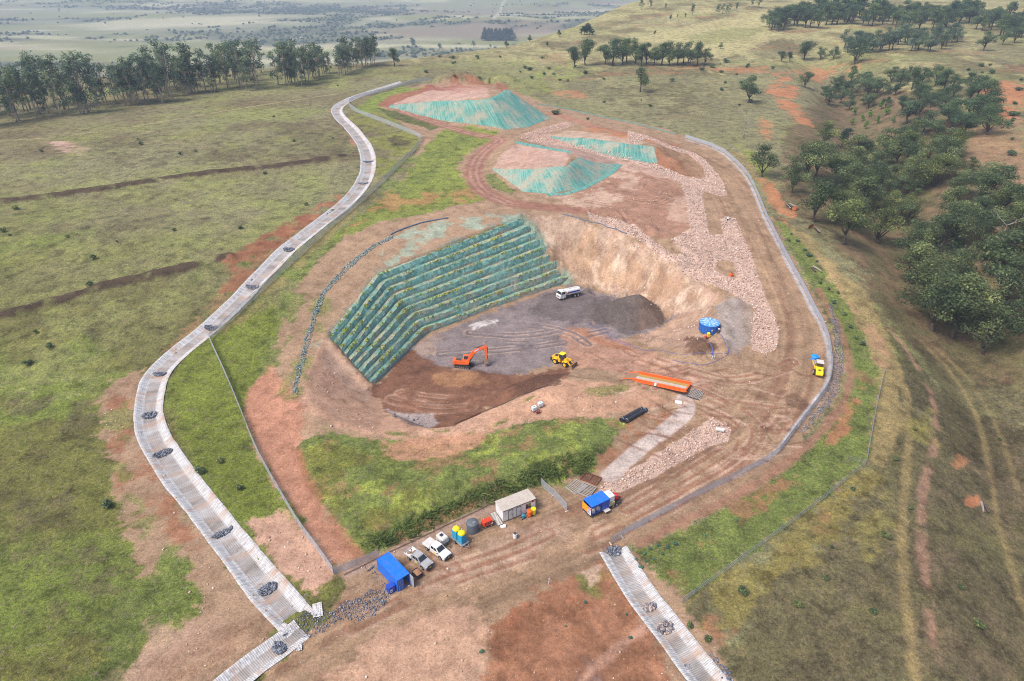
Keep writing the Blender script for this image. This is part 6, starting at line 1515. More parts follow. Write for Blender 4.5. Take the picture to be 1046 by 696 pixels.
for x in (-1.75, 1.35):
    for s in (-1, 1):
        add_wheel(t, x, s*1.02, .74, .55, None, YELLOW); one(lambda mb: mb.box((x, s*1.02, 1.56), (1.15, .55, .07), bev=.03), 'mudguard', YELLOW, t)
one(lambda mb: mb.lathe((-.5, .4, 3.22), [(.1, 0), (.1, .14), (.05, .18)], 10), 'beacon', LAMP, t)

# ------------------------------------------------------------------ water truck
A, B = W(571, 306), W(590, 301.5); hx = math.atan2(A[1]-B[1], A[0]-B[0])
t = empty('water_truck', (A[0]+B[0])/2, (A[1]+B[1])/2, hx, 'white water truck with a blue and red stripe parked at the foot of the terraces', 'water truck')
one(lambda mb: (mb.box((-.3, 0, .82), (7.4, .85, .26)), [mb.box((x, 0, .6), (.15, 2.0, .2)) for x in (2.5, -1.4, -2.6)]), 'chassis', DARK, t)
cm = MB(); q = frustum(cm, 1.75, 3.75, 2.35, 1.75, 1.75, 3.45, 2.2, 2.75)
cm.prism([(1.75, .65), (3.85, .55), (3.9, 1.2), (3.75, 1.76), (1.75, 1.76)], -1.18, 1.18, inset=.02); cb = cm.build('cab', WHITE, t)
one(lambda mb: pane(mb, [q[1], q[2], q[6], q[5]], .05, .95, .08, .85), 'windscreen', GLASS, cb)
for e in ([q[2], q[3], q[7], q[6]], [q[0], q[1], q[5], q[4]]): one(lambda mb: pane(mb, e, .2, .85, .1, .85), 'side_window', GLASS, cb)
one(lambda mb: mb.box((3.93, 0, 1.1), (.04, 1.5, .45), bev=.015), 'grille', mat('grey_grille', lin(120, 124, 128), .5), cb)
one(lambda mb: mb.box((3.92, 0, .62), (.16, 2.3, .28), bev=.05), 'bumper', OFFW, cb)
for s in (-1, 1):
    one(lambda mb: mb.box((3.96, s*.95, .85), (.06, .3, .18), bev=.02), 'headlight', HEADL, cb)
    one(lambda mb: (mb.box((3.55, s*1.38, 2.1), (.1, .2, .5), bev=.03), mb.bar((3.5, s*1.15, 2.4), (3.55, s*1.38, 2.35), .04)), 'mirror', DARK, cb)
one(lambda mb: mb.lathe((2.3, .6, 2.76), [(.12, 0), (.12, .16), (.05, .22)], 10), 'beacon', RED, cb)
def tank(mb):
    n = 22; xs = [(-3.85, .8), (-3.7, .97), (-3.6, 1), (1.2, 1), (1.3, .97), (1.42, .8)]; vs = []; fs = []
    for x, k in xs:
        for j in range(n):
            a = 2*math.pi*j/n; c, s = math.cos(a), math.sin(a)
            vs.append((x, 1.15*k*math.copysign(abs(c)**.65, c), 1.95+.92*k*math.copysign(abs(s)**.65, s)))
    for i in range(len(xs)-1):
        for j in range(n): fs.append((i*n+j, i*n+(j+1) % n, (i+1)*n+(j+1) % n, (i+1)*n+j))
    fs += [tuple(range(n-1, -1, -1)), tuple((len(xs)-1)*n+j for j in range(n))]
    mb.add(vs, fs)
tk = one(tank, 'tank', WHITE, t, False)
one(lambda mb: [mb.box((-1.25, s*1.165, 2.05), (4.3, .03, .42), bev=.01) for s in (-1, 1)], 'blue_stripe', BLUED, tk)
one(lambda mb: [mb.box((1.02, s*1.17, 1.88), (.55, .03, .62), bev=.01) for s in (-1, 1)], 'red_stripe', RED, tk)
one(lambda mb: (mb.box((-1.2, 0, 2.92), (4.4, .7, .06)), [mb.lathe((x, 0, 2.94), [(.28, 0), (.28, .1), (.2, .13)], 14) for x in (-2.6, -.2)]), 'walkway', OFFW, tk)
one(lambda mb: [mb.tube([(-4.05, y, .8), (-4.05, y, 1.2)], .06, 7) for y in (-.8, 0, .8)]+[mb.tube([(-4.05, -1.1, .8), (-4.05, 1.1, .8)], .05, 7)], 'spray_bar', DARK, t)
for x in (2.75, -1.75, -3.0):
    for s in (-1, 1):
        add_wheel(t, x, s*1.0, .5, .32, None, OFFW)
one(lambda mb: [mb.box((-2.4, s*1.05, 1.08), (2.5, .5, .05), bev=.02) for s in (-1, 1)], 'mudguard', DARK, t)

# ------------------------------------------------------------------ compactor by the roadside drain
A = W(835, 379.5); hx = heading((835.5, 386), (833, 369))
t = empty('soil_compactor', A[0], A[1], hx, 'yellow soil compactor with a white cab roof near the right edge of the road', 'compactor')
one(lambda mb: mb.prism([(-2.7, .7), (-.2, .7), (-.2, 1.65), (-1.9, 1.6), (-2.6, 1.35), (-2.8, 1.0)], -.8, .8, inset=.06), 'engine_hood', mat('bright_yellow', lin(250, 206, 20), .45, 0, .12, 1.5), t)
one(lambda mb: [mb.box((-1.9+.22*k, 0, 1.625), (.12, .7, .05), tilt=(0, -.04)) for k in range(3)], 'hood_vent', DARK, t)
cm = MB(); q = frustum(cm, -.35, .95, 1.35, 1.0, -.3, .85, 1.25, 2.65); cb = cm.build('cab', DARK, t)
for e in ([q[1], q[2], q[6], q[5]], [q[2], q[3], q[7], q[6]], [q[0], q[1], q[5], q[4]], [q[3], q[0], q[4], q[7]]): one(lambda mb: pane(mb, e, .08, .92, .25, .92), 'cab_window', GLASS, cb)
one(lambda mb: mb.box((.28, 0, 2.72), (1.55, 1.6, .12), bev=.04), 'cab_roof', OFFW, cb)
one(lambda mb: (mb.box((2.0, 1.05, .85), (2.2, .16, .35), bev=.03), mb.box((2.0, -1.05, .85), (2.2, .16, .35), bev=.03), mb.box((3.05, 0, .85), (.16, 2.2, .35), bev=.03), mb.box((1.0, 0, .85), (.2, 2.2, .4), bev=.03), mb.box((.6, 0, .75), (.8, .5, .4))), 'drum_frame', YELLOW, t)
one(lambda mb: mb.lathe((2.05, -.95, .72), [(.66, 0), (.72, .02), (.72, 1.88), (.66, 1.9)], 26, 0, 'Y'), 'drum', STEEL, t)
for s in (-1, 1):
    add_wheel(t, -1.4, s*.98, .68, .5, None, YELLOW); one(lambda mb: mb.box((-.2, s*.95, 1.25), (.9, .35, .5), bev=.06), 'side_tank', YELLOW, t)
p = W(831.6, 367.6); e = empty('barrel_tank', p[0], p[1], .4, 'bright blue ribbed plastic tank standing ahead of the yellow compactor', 'tank')
def bt(mb):
    pr = []
    for k in range(5): pr += [(.85, k*.22), (.9, k*.22+.05), (.9, k*.22+.17), (.85, k*.22+.22)]
    mb.lathe((0, 0, .05), pr+[(.8, 1.16), (.4, 1.3), (.2, 1.32)], 20)
one(bt, 'tank_shell', mat('sky_blue_plastic', lin(26, 140, 226), .45, 0, .1, 2), e); one(lambda mb: mb.lathe((0, 0, 1.36), [(.22, 0), (.22, .06)], 12), 'lid', BLUEL, e)
one(lambda mb: [mb.box((0, y, .03), (1.7, .14, .07)) for y in (-.6, 0, .6)], 'pallet', WOOD, e)
p = W(836.8, 366); e = empty('traffic_cone', p[0], p[1], 0, 'orange cone beside the blue plastic tank', 'cone')
one(lambda mb: mb.lathe((0, 0, .03), [(.2, 0), (.05, .75)], 12), 'cone_body', ORANGE, e); one(lambda mb: mb.box((0, 0, .02), (.5, .5, .04)), 'base', DARK, e); one(lambda mb: mb.lathe((0, 0, .35), [(.136, 0), (.105, .18)], 12), 'reflective_band', WHITE, e)

# ------------------------------------------------------------------ blue round tank, pumps and hose
p = W(725.5, 341); R_ = 2.55; t = empty('panel_tank', p[0], p[1]+R_*.7, .2, 'large round blue water tank with a pale panelled lid', 'water tank', tilt=False)
def shell(mb):
    mb.lathe((0, 0, 0), [(R_, 0), (R_+.03, .04), (R_+.03, .10), (R_, .14), (R_, 1.05), (R_+.03, 1.08), (R_+.03, 1.16), (R_, 1.2), (R_, 2.15), (R_+.06, 2.18), (R_+.06, 2.28)], 40)
one(shell, 'tank_shell', mat('tank_blue', lin(20, 104, 190), .5, 0, .15, 1), t)
one(lambda mb: [mb.box((R_*math.cos(a)*1.01, R_*math.sin(a)*1.01, 1.1), (.05, .10, 2.1), rot=a) for a in [k*math.pi/10 for k in range(20)]], 'panel_seams', BLUED, t)
ld = one(lambda mb: mb.lathe((0, 0, 2.28), [(R_+.02, 0), (R_*.95, .05), (.5, .30), (.1, .32)], 40), 'lid', mat('pale_blue_lid', lin(84, 150, 216), .6, 0, .1, .8), t)
one(lambda mb: [mb.bar((.4*math.cos(a), .4*math.sin(a), 2.62), (R_*.98*math.cos(a), R_*.98*math.sin(a), 2.36), .13, .05) for a in [k*math.pi/6 for k in range(12)]]+[mb.box((R_*.62*math.cos(a), R_*.62*math.sin(a), 2.50), (.5, .42, .06), rot=a) for a in [k*math.pi/4+.3 for k in range(8)]], 'lid_panels', mat('white_blue_panel', lin(190, 216, 240), .6), ld)
one(lambda mb: mb.lathe((-.45, -R_-.02, 1.2), [(.26, 0), (.26, .05)], 14, 0, rot=Matrix.Rotation(math.pi/2, 4, 'X')), 'hatch', OFFW, t)
one(lambda mb: mb.tube([(-.6, -R_+.1, .35), (-.6, -R_-.7, .35), (-.6, -R_-.8, .1)], .08, 8), 'outlet_pipe', DARK, t)
p = W(723.8, 344.5); e = empty('water_pump', p[0], p[1], .1, 'tall yellow pump box at the foot of the round blue tank', 'pump')
one(lambda mb: mb.box((0, 0, .72), (.75, .7, 1.15), bev=.06), 'pump_case', LEMON, e); one(lambda mb: (mb.box((-.75, -.1, .35), (.6, .5, .5), bev=.05), mb.tube([(-.9, -.3, .4), (-1.0, -.8, .15)], .08, 7)), 'motor', RED, e); one(lambda mb: mb.box((-.2, 0, .07), (1.6, .8, .12)), 'skid', DARK, e)
p = W(734.5, 339.5); e = empty('water_pump', p[0], p[1], .8, 'black and white pump on the right of the round blue tank', 'pump')
one(lambda mb: mb.box((0, 0, .4), (.9, .6, .5), bev=.06), 'motor', DARK, e); one(lambda mb: mb.lathe((.3, 0, .65), [(.22, 0), (.24, .25), (.12, .35)], 12), 'filter', WHITE, e); one(lambda mb: mb.box((0, 0, .08), (1.1, .7, .1)), 'skid', STEEL, e)
p = W(728.3, 366.5); e = empty('pipe_valve', p[0], p[1], .2, 'white valve stand in the loop of blue hose', 'valve')
one(lambda mb: [mb.tube([(s*.25, 0, 0), (s*.25, 0, .8)], .13, 9) for s in (-1, 1)], 'stand', WHITE, e); one(lambda mb: mb.tube([(-.4, 0, .5), (.4, 0, .5)], .09, 8), 'valve_body', DARK, e)
HOSE = mat('blue_lay_flat_hose', lin(70, 84, 160), .6, 0, .6, .8)
def hose(px, r, lab, m_=None):
    P = smooth_line(WL(px), .8, 3); mb = MB(); mb.tube([(p.x, p.y, float(hget(p.x, p.y))+r*.8) for p in P], r, 6)
    o = mb.build('hose', m_ or HOSE, None, True); tag(o, lab, 'hose')
hose([(612, 331), (624, 342), (638, 351), (660, 358), (690, 363), (712, 362), (722, 361), (733, 361), (743, 363), (745, 358), (740, 350), (738, 343), (734, 341)], .065, 'long blue hose snaking from the pit floor to the round tank')
hose([(686, 368), (705, 372), (720, 374), (730, 370), (741, 364), (744, 362)], .06, 'lower blue hose looping across the dirt below the valve stand')
hose([(722, 346), (724, 351), (728, 356), (728, 365)], .12, 'thick blue hose dropping from the yellow pump to the valve stand')
hose([(601, 330), (610, 337), (622, 346), (640, 353)], .05, 'faint blue hose on the edge of the grey pit floor')
hose([(399, 240), (412, 234), (430, 228), (446, 225), (458, 223)], .22, 'blue grey pipe along the top of the terraced wall', mat('slate_pipe', lin(92, 110, 132), .6, 0, .2, 1))
hose([(574, 219), (590, 223), (612, 228), (632, 236), (640, 239)], .16, 'dark blue pipe on the rim above the sandy pit face', mat('slate_pipe', lin(92, 110, 132), .6, 0, .2, 1))

# ------------------------------------------------------------------ fences
def fence(px, h, name, label, spacing, wire, postm, rail=True, pw=.06, cat='fence', toprail=.05, base=True):
    P = smooth_line(WL(px), .5, 1); pts = []
    L = [0]
    for a, b in zip(P[:-1], P[1:]): L.append(L[-1]+(b-a).length)
    n = max(2, int(L[-1]/spacing))
    def pos(s_):
        i = max(0, min(len(P)-2, int(np.searchsorted(L, s_))-1)); q = P[i].lerp(P[i+1], (s_-L[i])/max(1e-6, L[i+1]-L[i])); return (q.x, q.y, float(hget(q.x, q.y)))
    S = [pos(L[-1]*k/n) for k in range(n+1)]
    o = bpy.data.objects.new(name, None); COL.objects.link(o); o.location = S[0]; tag(o, label, cat)
    R = Vector(S[0])
    for k, p in enumerate(S[:100]):
        lean = rnd.uniform(-.03, .03)
        one(lambda mb: mb.tube([Vector(p)-R+Vector((0, 0, -.3)), Vector(p)-R+Vector((lean, lean, h+.08))], pw*.5, 6), 'post', postm, o)
    if len(S) > 100:
        one(lambda mb: [mb.tube([Vector(p)-R+Vector((0, 0, -.3)), Vector(p)-R+Vector((0, 0, h+.08))], pw*.5, 6) for p in S[100:]], 'far_posts', postm, o)['kind'] = 'stuff'
    if wire:
        m_ = int(L[-1]/1.2); Q = [pos(L[-1]*k/m_) for k in range(m_+1)]; mb = MB()
        for q in Q:
            v = Vector(q)-R; w_ = .05*math.sin(q[0]*1.3+q[1])
            mb.v += [(v.x, v.y, v.z+.02), (v.x+w_, v.y, v.z+h*.5), (v.x, v.y, v.z+h)]
        for k in range(m_):
            for j in range(2): mb.face((3*k+j, 3*k+3+j, 3*k+4+j, 3*k+1+j))
        mb.build('wire_mesh', wire, o)
    if rail:
        one(lambda mb: mb.tube([Vector(p)-R+Vector((0, 0, h)) for p in S], toprail*.5, 6), 'top_rail', postm, o)
    else:
        one(lambda mb: [mb.tube([Vector(p)-R+Vector((0, 0, z)) for p in S], .02, 5) for z in (h*.35, h*.65, h)], 'strand_wire', postm, o)
    return o
fence([(440, 82.5), (425, 84), (412, 88), (395, 93), (372, 99), (357, 103.5), (357, 112), (388, 124), (429, 140.5), (432, 143), (424, 154), (408, 170), (390, 188), (352, 222), (320, 250), (292, 276), (266, 300), (240, 325), (215, 347.5)], 2.0, 'chain_wire_fence', 'silver chain wire fence following the long channel down from the far mound', 4.2, WIRE, STEEL)
fence([(214.5, 348.5), (228, 378), (244, 415), (262, 462), (285, 503), (310, 545), (326, 565), (341, 587)], 1.9, 'chain_wire_fence', 'silver chain wire fence running straight from the channel bend to the pad', 3.0, mesh_mat('close_wire', lin(186, 190, 198), .35), STEEL)
fence([(341, 587), (352, 583), (370, 576), (387, 568)], 1.5, 'chain_wire_fence', 'short silver fence return beside the blue container', 3.0, WIRE, STEEL)
fence([(700, 141), (735, 152), (757, 171), (768, 186), (776, 205), (787, 232), (806, 268), (826, 305), (842, 335), (848, 356), (850, 380), (846, 395), (834, 412), (812, 440), (796, 462)], 1.5, 'chain_wire_fence', 'silver chain wire fence along the right edge of the haul road', 3.0, mesh_mat('dense_wire', lin(176, 182, 192), .22), STEEL)
fence([(796, 462), (786, 470), (750, 488), (700, 513), (660, 534), (636, 547)], 1.6, 'chain_wire_fence', 'lower silver fence from the road bend down to the site gate', 3.0, WIRE, STEEL)
fence([(697, 616), (716, 602), (745, 582), (785, 552), (828, 521), (858, 496), (884, 475)], 1.3, 'stock_fence', 'thin stock fence along the lower edge of the green bank', 5.0, mesh_mat('thin_wire', lin(150, 172, 166), .74), STEEL, False, .10, 'fence')
fence([(884, 475), (889, 448), (895, 415), (903, 380)], 1.3, 'stock_fence', 'thin stock fence climbing the right side of the green bank', 5.0, mesh_mat('thin_wire_two', lin(186, 192, 196), .6), STEEL, False, .12, 'fence')
fence([(697, 616), (703, 612), (709, 608)], 1.3, 'stock_fence', 'short fence spur at the lower corner of the green bank', 2.0, None, STEEL, False, .12, 'fence')
fence([(867, 471), (875, 473), (884, 475)], 1.2, 'stock_fence', 'short fence spur at the upper corner of the green bank', 2.5, None, STEEL, False, .12, 'fence')
fence([(548, 107), (570, 110), (610, 119), (650, 127), (690, 138)], .7, 'silt_fence', 'low teal silt fence along the far right edge of the works', 5.0, mesh_mat('teal_cloth', lin(110, 160, 144), .35), STEEL, False, .08, 'silt fence')
fence([(352, 588), (387, 570), (440, 545), (505, 514)], .35, 'silt_fence', 'low grey silt fence at the foot of the green embankment', 4.0, mesh_mat('grey_cloth', lin(160, 150, 144), .3), WOOD, False, .07, 'silt fence')
fence([(464, 434), (480, 427), (500, 418), (540, 401.5), (560, 393)], .3, 'silt_fence', 'dark silt fence on the lip of the pit', 4.0, mesh_mat('dark_cloth', lin(120, 112, 120), .2), WOOD, False, .07, 'silt fence')
def panel(ua, va, ub, vb, h, lab, cat='fence panel'):
    A, B = W(ua, va), W(ub, vb); hd_ = math.atan2(B[1]-A[1], B[0]-A[0]); l = math.dist(A, B)
    e = empty('fence_panel', (A[0]+B[0])/2, (A[1]+B[1])/2, hd_, lab, cat)
    one(lambda mb: (mb.tube([(-l/2, 0, .05), (-l/2, 0, h), (l/2, 0, h), (l/2, 0, .05), (-l/2, 0, .05)], .035, 6), mb.tube([(0, 0, .05), (0, 0, h)], .025, 6)), 'frame', STEEL, e)
    one(lambda mb: mb.add([(-l/2, .005, .08), (l/2, .005, .08), (l/2, .005, h-.03), (-l/2, .005, h-.03)], [(0, 1, 2, 3)]), 'wire_mesh', WIRE, e)
    one(lambda mb: [mb.box((s*l/2, 0, .06), (.25, .7, .12), bev=.02) for s in (-1, 1)], 'foot', CONC, e)
panel(623.5, 556.5, 635.5, 549, 2.0, 'silver mesh gate panel standing at the head of the lower right channel', 'gate')
panel(552.5, 494.5, 565, 507, 1.9, 'mesh fence panel behind the office, the upper of the two')
panel(565, 507, 579, 522.5, 1.9, 'mesh fence panel between the office and the blue trailer')
# loose mats at the end of the long channel, sign posts
def mat_sheet(u, v, w_, l_, rot, lab):
    p = W(u, v); n = 6; mb = MB(); z0 = float(hget(*p))
    for i in range(n+1):
        for j in range(n+1):
            x, y = (-.5+i/n)*w_, (-.5+j/n)*l_; X, Y = p[0]+x*math.cos(rot)-y*math.sin(rot), p[1]+x*math.sin(rot)+y*math.cos(rot)
            mb.v.append((X, Y, float(hget(X, Y))+.22+.07*math.sin(i*1.9+j)))
    for i in range(n):
        for j in range(n): mb.face((i*(n+1)+j, (i+1)*(n+1)+j, (i+1)*(n+1)+j+1, i*(n+1)+j+1))
    o = mb.build('concrete_mat', M_chan, None); u_ = o.data.uv_layers.new(name='run')
    for lp in o.data.loops:
        k = lp.vertex_index; u_.data[lp.index].uv = ((k//(n+1))/n*.3+.6, (k % (n+1))/n*l_)
    tag(o, lab, 'concrete mat')
mat_sheet(324.5, 624, 1.5, 2.6, .3, 'pale slatted mat on the dirt, right of the gravel apron')
mat_sheet(292, 643.5, 1.3, 2.4, .9, 'pale slatted mat at the left side of the gravel apron')
mat_sheet(306, 662.5, .8, 1.1, .2, 'small white mat at the road end of the gravel apron')
def post(u, v, h, lab, m_, top=None):
    p = W(u, v); e = empty('marker_post', p[0], p[1], 0, lab, 'post', tilt=False)
    one(lambda mb: mb.tube([(0, 0, -.2), (.03, .02, h)], .05, 7), 'stake', m_, e); one(lambda mb: mb.box((.03, .02, h-.12), (.14, .14, .24), bev=.02), 'cap', top or m_, e)
post(560.5, 597, 1.4, 'white marker post on the lower edge of the road', WHITE)
post(313, 617, 2.2, 'leaning steel post beside the gravel apron', STEEL)
def culvert(u, v, rot, lab):
    p = W(u, v); e = empty('culvert_end', p[0], p[1], rot, lab, 'culvert')
    one(lambda mb: mb.lathe((-.9, 0, .42), [(.30, .5), (.32, 0), (.48, 0), (.48, 1.8), (.3, 1.8)], 18, 0, 'X'), 'pipe_end', OFFW, e)
    one(lambda mb: (mb.box((-.75, 0, .5), (.14, 1.6, .9)),), 'headwall', CONC, e) if False else None
    one(lambda mb: mb.lathe((-.84, 0, .42), [(.31, 0), (.31, .03)], 16, 0, 'X'), 'bore_shade_disc', mat('bore_shade', (.01, .01, .01), .9), e)  # near-black disc across the mouth: shade inside the pipe put into its colour
culvert(735, 440.5, 2.9, 'white culvert mouth poking out of the lower sandstone cover')
culvert(743.5, 225, 1.2, 'white culvert mouth at the upper end of the stone cover')
p = W(746.5, 282); e = empty('drum', p[0], p[1], .3, 'small orange drum in the bare hollow of the stone cover', 'drum')
one(lambda mb: mb.lathe((0, 0, .02), [(.5, 0), (.52, .1), (.52, .8), (.4, .9)], 14), 'drum_shell', ORANGE, e); one(lambda mb: mb.lathe((0, 0, .92), [(.3, 0), (.3, .06)], 12), 'lid', DARK, e)

# ------------------------------------------------------------------ trees and bushes
LEAF = {}
def leaf_mat(name, c0, c1, c2): return tone_mat(name, lin(*c0, 1.8), lin(*c1, 1.75), .75, lin(*c2, 1.7), .6, .5, True)
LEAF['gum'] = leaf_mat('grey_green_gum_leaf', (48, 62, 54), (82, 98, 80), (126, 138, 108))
LEAF['wood'] = leaf_mat('olive_gum_leaf', (50, 60, 42), (85, 97, 64), (130, 138, 92))
LEAF['far'] = leaf_mat('dull_gum_leaf', (48, 64, 48), (76, 94, 66), (108, 122, 84))
LEAF['bright'] = leaf_mat('fresh_leaf', (50, 80, 34), (84, 120, 48), (130, 160, 66))
LEAF['teal'] = leaf_mat('blue_green_leaf', (52, 84, 70), (74, 110, 92), (100, 136, 116))
LEAF['pine'] = leaf_mat('conifer_leaf', (28, 46, 36), (44, 66, 48), (66, 88, 60))
LEAF['dry'] = leaf_mat('dry_twig', (92, 72, 58), (130, 104, 84), (160, 136, 112))
BARKP = mat('pale_gum_bark', lin(176, 160, 144), .9, 0, .45, 1.2, (.12, .09, .07)); BARKD = mat('dark_gum_bark', lin(84, 72, 62), .95, 0, .3, 1.5, (.05, .04, .03)); BARKG = mat('dead_grey_wood', lin(150, 138, 128), .95, 0, .3, 2)

def leaves(clumps, n_per_m3, size, flat=.75, seed=0):
    """leaf sprays spread through each clump, thicker to the outside and the top"""
    R = np.random.default_rng(seed); V = []; T = []
    for (cx, cy, cz, rx, ry, rz) in clumps:
        n = int(n_per_m3*(rx*ry*rz)**(2/3)); n = max(n, 12)
        d = R.normal(size=(n, 3)); d /= np.linalg.norm(d, axis=1)[:, None]
        r = R.random(n)**.38
        P = d*r[:, None]*np.array([rx, ry, rz]); keep = (P[:, 2] > -.55*rz) | (R.random(n) < .3); P, d = P[keep], d[keep]; n = len(P)
        P = P*(1+.22*np.sin(P[:, [1, 2, 0]]*2.3+cx))
        nrm = d*.9+R.normal(size=(n, 3))*.65+np.array([0, 0, .45]); nrm /= np.linalg.norm(nrm, axis=1)[:, None]
        u = np.cross(nrm, R.normal(size=(n, 3))); u /= np.linalg.norm(u, axis=1)[:, None]+1e-9; v = np.cross(nrm, u)
        s = size*R.uniform(.55, 1.45, n)[:, None]; C_ = P+np.array([cx, cy, cz]); w = s*R.uniform(.45, .8, (n, 1))
        V.append(np.stack([C_-u*s, C_+v*w+u*s*.1, C_+u*s, C_-v*w-u*s*.15], 1))
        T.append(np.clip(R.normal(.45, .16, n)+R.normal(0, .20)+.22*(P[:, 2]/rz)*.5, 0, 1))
    V = np.concatenate(V); T = np.concatenate(T); n = len(V)
    return V.reshape(-1, 3), np.arange(n*4).reshape(n, 4), np.repeat(T, 4)
def crown_mesh(name, clumps, dens, size, matl, seed):
    V, F, T = leaves(clumps, dens, size, seed=seed)
    o = np_mesh(name, V, F, matl, None, T); me = o.data; bpy.data.objects.remove(o); return me
def trunk_mesh(name, limbs, matl):
    mb = MB()
    for pts, r in limbs: mb.tube(pts, r, 7)
    o = mb.build(name, matl, None, True); me = o.data; bpy.data.objects.remove(o); return me
def wobble(a, b, n, k, R):
    a, b = Vector(a), Vector(b)
    return [a.lerp(b, i/n)+Vector((R.uniform(-k, k), R.uniform(-k, k), 0))*(1 if 0 < i < n else 0) for i in range(n+1)]
def make_kind(kind, seed):
    """unit tree: 1 m tall, scaled when it is planted"""
    R = random.Random(seed); limbs = []; cl = []
    if kind == 'gum':                       # tall forest gum, bare stem, clumps stepping up
        h = .92; top = (R.uniform(-.05, .05), R.uniform(-.05, .05), h); st = wobble((0, 0, -.02), top, 5, .015, R)
        limbs.append((st, [.016, .013, .011, .009, .006, .003]))
        base = R.uniform(.20, .42); n = R.randint(12, 16)
        for k in range(n):
            z = base+(1-base-.06)*(k+R.random()*.6)/n; a = R.random()*6.28; rr = R.uniform(.03, .17)*(1.15-.6*(z-base)/(1-base))
            c = (rr*math.cos(a), rr*math.sin(a), z)
            s = st[min(4, int(z*.8*5))]; limbs.append((wobble(s, (c[0]*.9, c[1]*.9, c[2]-.01), 2, .006, R), [.006, .004, .002]))
            q = R.uniform(.062, .112); cl.append((*c, q*1.1, q*1.1, q*.9))
        dens, size = 11000, .0165
    elif kind == 'wood':                    # open woodland gum, forked low, domed clumpy crown
        fk = R.uniform(.10, .22); limbs.append((wobble((0, 0, -.03), (R.uniform(-.04, .04), R.uniform(-.04, .04), fk), 3, .01, R), [.032, .027, .024, .022]))
        nb = R.randint(4, 6)
        for b in range(nb):
            a = 6.28*b/nb+R.uniform(-.4, .4); rr = R.uniform(.14, .30); z = R.uniform(.36, .80)
            e = (rr*math.cos(a), rr*math.sin(a), z); limbs.append((wobble(limbs[0][0][-1], e, 4, .02, R), [.019, .014, .010, .007, .003]))
            for q in range(R.randint(3, 5)):
                aa = a+R.uniform(-.9, .9); r2 = rr+R.uniform(-.14, .16); zz = max(.24, z+R.uniform(-.20, .12)*(1 if q else .3))
                c = (r2*math.cos(aa), r2*math.sin(aa), zz); s_ = R.uniform(.10, .17); cl.append((*c, s_*1.1, s_*1.1, s_*.85))
                limbs.append((wobble(limbs[-1][0][2] if len(limbs[-1][0]) > 2 else e, c, 2, .012, R), [.007, .004, .002]))
        for k in range(R.randint(2, 4)):
            a = R.random()*6.28; rr = R.uniform(0, .16); s_ = R.uniform(.10, .15); c = (rr*math.cos(a), rr*math.sin(a), R.uniform(.80, .92)); cl.append((*c, s_*1.15, s_*1.15, s_*.8))
            limbs.append((wobble(limbs[0][0][-1], c, 3, .02, R), [.014, .009, .006, .002]))
        dens, size = 9200, .0165
    elif kind == 'round':                   # dense rounded tree
        limbs.append((wobble((0, 0, -.03), (0, 0, .45), 3, .015, R), [.035, .03, .025, .02]))
        for k in range(R.randint(13, 17)):
            a = R.random()*6.28; z = R.uniform(.30, .88); rr = R.uniform(.08, .34)*math.sin(max(.25, min(1, (1.02-z)*1.6))*1.57); s_ = R.uniform(.12, .18)
            c = (rr*math.cos(a), rr*math.sin(a), z); cl.append((*c, s_*1.1, s_*1.1, s_*.8)); limbs.append((wobble((0, 0, .3), c, 2, .02, R), [.014, .008, .003]))
        dens, size = 7400, .021
    elif kind == 'pine':
        limbs.append(([(0, 0, -.02), (0, 0, .5), (0, 0, .97)], [.025, .016, .004]))
        for k in range(14):
            z = .12+.84*k/14; rr = .20*(1-z)**.7; 
            for j in range(3):
                a = k*2.4+j*2.09; c = (rr*.6*math.cos(a), rr*.6*math.sin(a), z); cl.append((*c, rr*.65+.03, rr*.65+.03, .06))
        dens, size = 9000, .022
    elif kind == 'bush':
        for k in range(R.randint(6, 9)):
            a = R.random()*6.28; rr = R.uniform(0, .45); z = R.uniform(.3, .62); s_ = R.uniform(.22, .38); cl.append((rr*math.cos(a), rr*math.sin(a), z, s_, s_, s_*.8)); limbs.append((wobble((0, 0, -.05), (rr*math.cos(a)*.8, rr*math.sin(a)*.8, z), 2, .03, R), [.03, .02, .008]))
        dens, size = 950, .085
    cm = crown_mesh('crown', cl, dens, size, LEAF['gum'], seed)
    tm = trunk_mesh('trunk', limbs, BARKP if kind == 'gum' else BARKD)
    return cm, tm
KINDS = {}
for kd, n in (('gum', 7), ('wood', 8), ('round', 5), ('pine', 2), ('bush', 4)): KINDS[kd] = [make_kind(kd, 100+13*i+len(kd)*7) for i in range(n)]
CM = {}
def crown_for(kd, i, lf):
    k = (kd, i, lf)
    if k not in CM:
        me = KINDS[kd][i][0]
        if lf != 'gum': me = me.copy(); me.materials[0] = LEAF[lf]
        CM[k] = me
    return CM[k]
def plant(x, y, h, kd, lf, name, label, cat='tree', group=None, wide=1.0, i=None):
    i = rnd.randrange(len(KINDS[kd])) if i is None else i
    o = bpy.data.objects.new(name, None); COL.objects.link(o); o.location = (x, y, float(hget(x, y))-.05*h*.2)
    w_ = h*wide*rnd.uniform(.9, 1.12); o.scale = (w_, w_, h); o.rotation_euler = (rnd.uniform(-.03, .03), rnd.uniform(-.03, .03), rnd.random()*6.28)
    tag(o, label, cat, group)
    c = link('foliage' if kd == 'bush' else 'crown', crown_for(kd, i, lf), o)
    link('stems' if kd == 'bush' else 'trunk', KINDS[kd][i][1], o)
    return o
def plant_px(u, vb, vt, kd, lf, name, label, group=None, wide=1.0, cat='tree'):
    """base and top as surveyed; the height follows from the range"""
    x, y = W(u, vb); g = float(hget(x, y)); dx, dy, dz = ray(u, vt); t = math.hypot(x, y)/math.hypot(dx, dy)
    h = max(.8, CAM_H+dz*t-g); return plant(x, y, h, kd, lf, name, label, cat, group, wide)

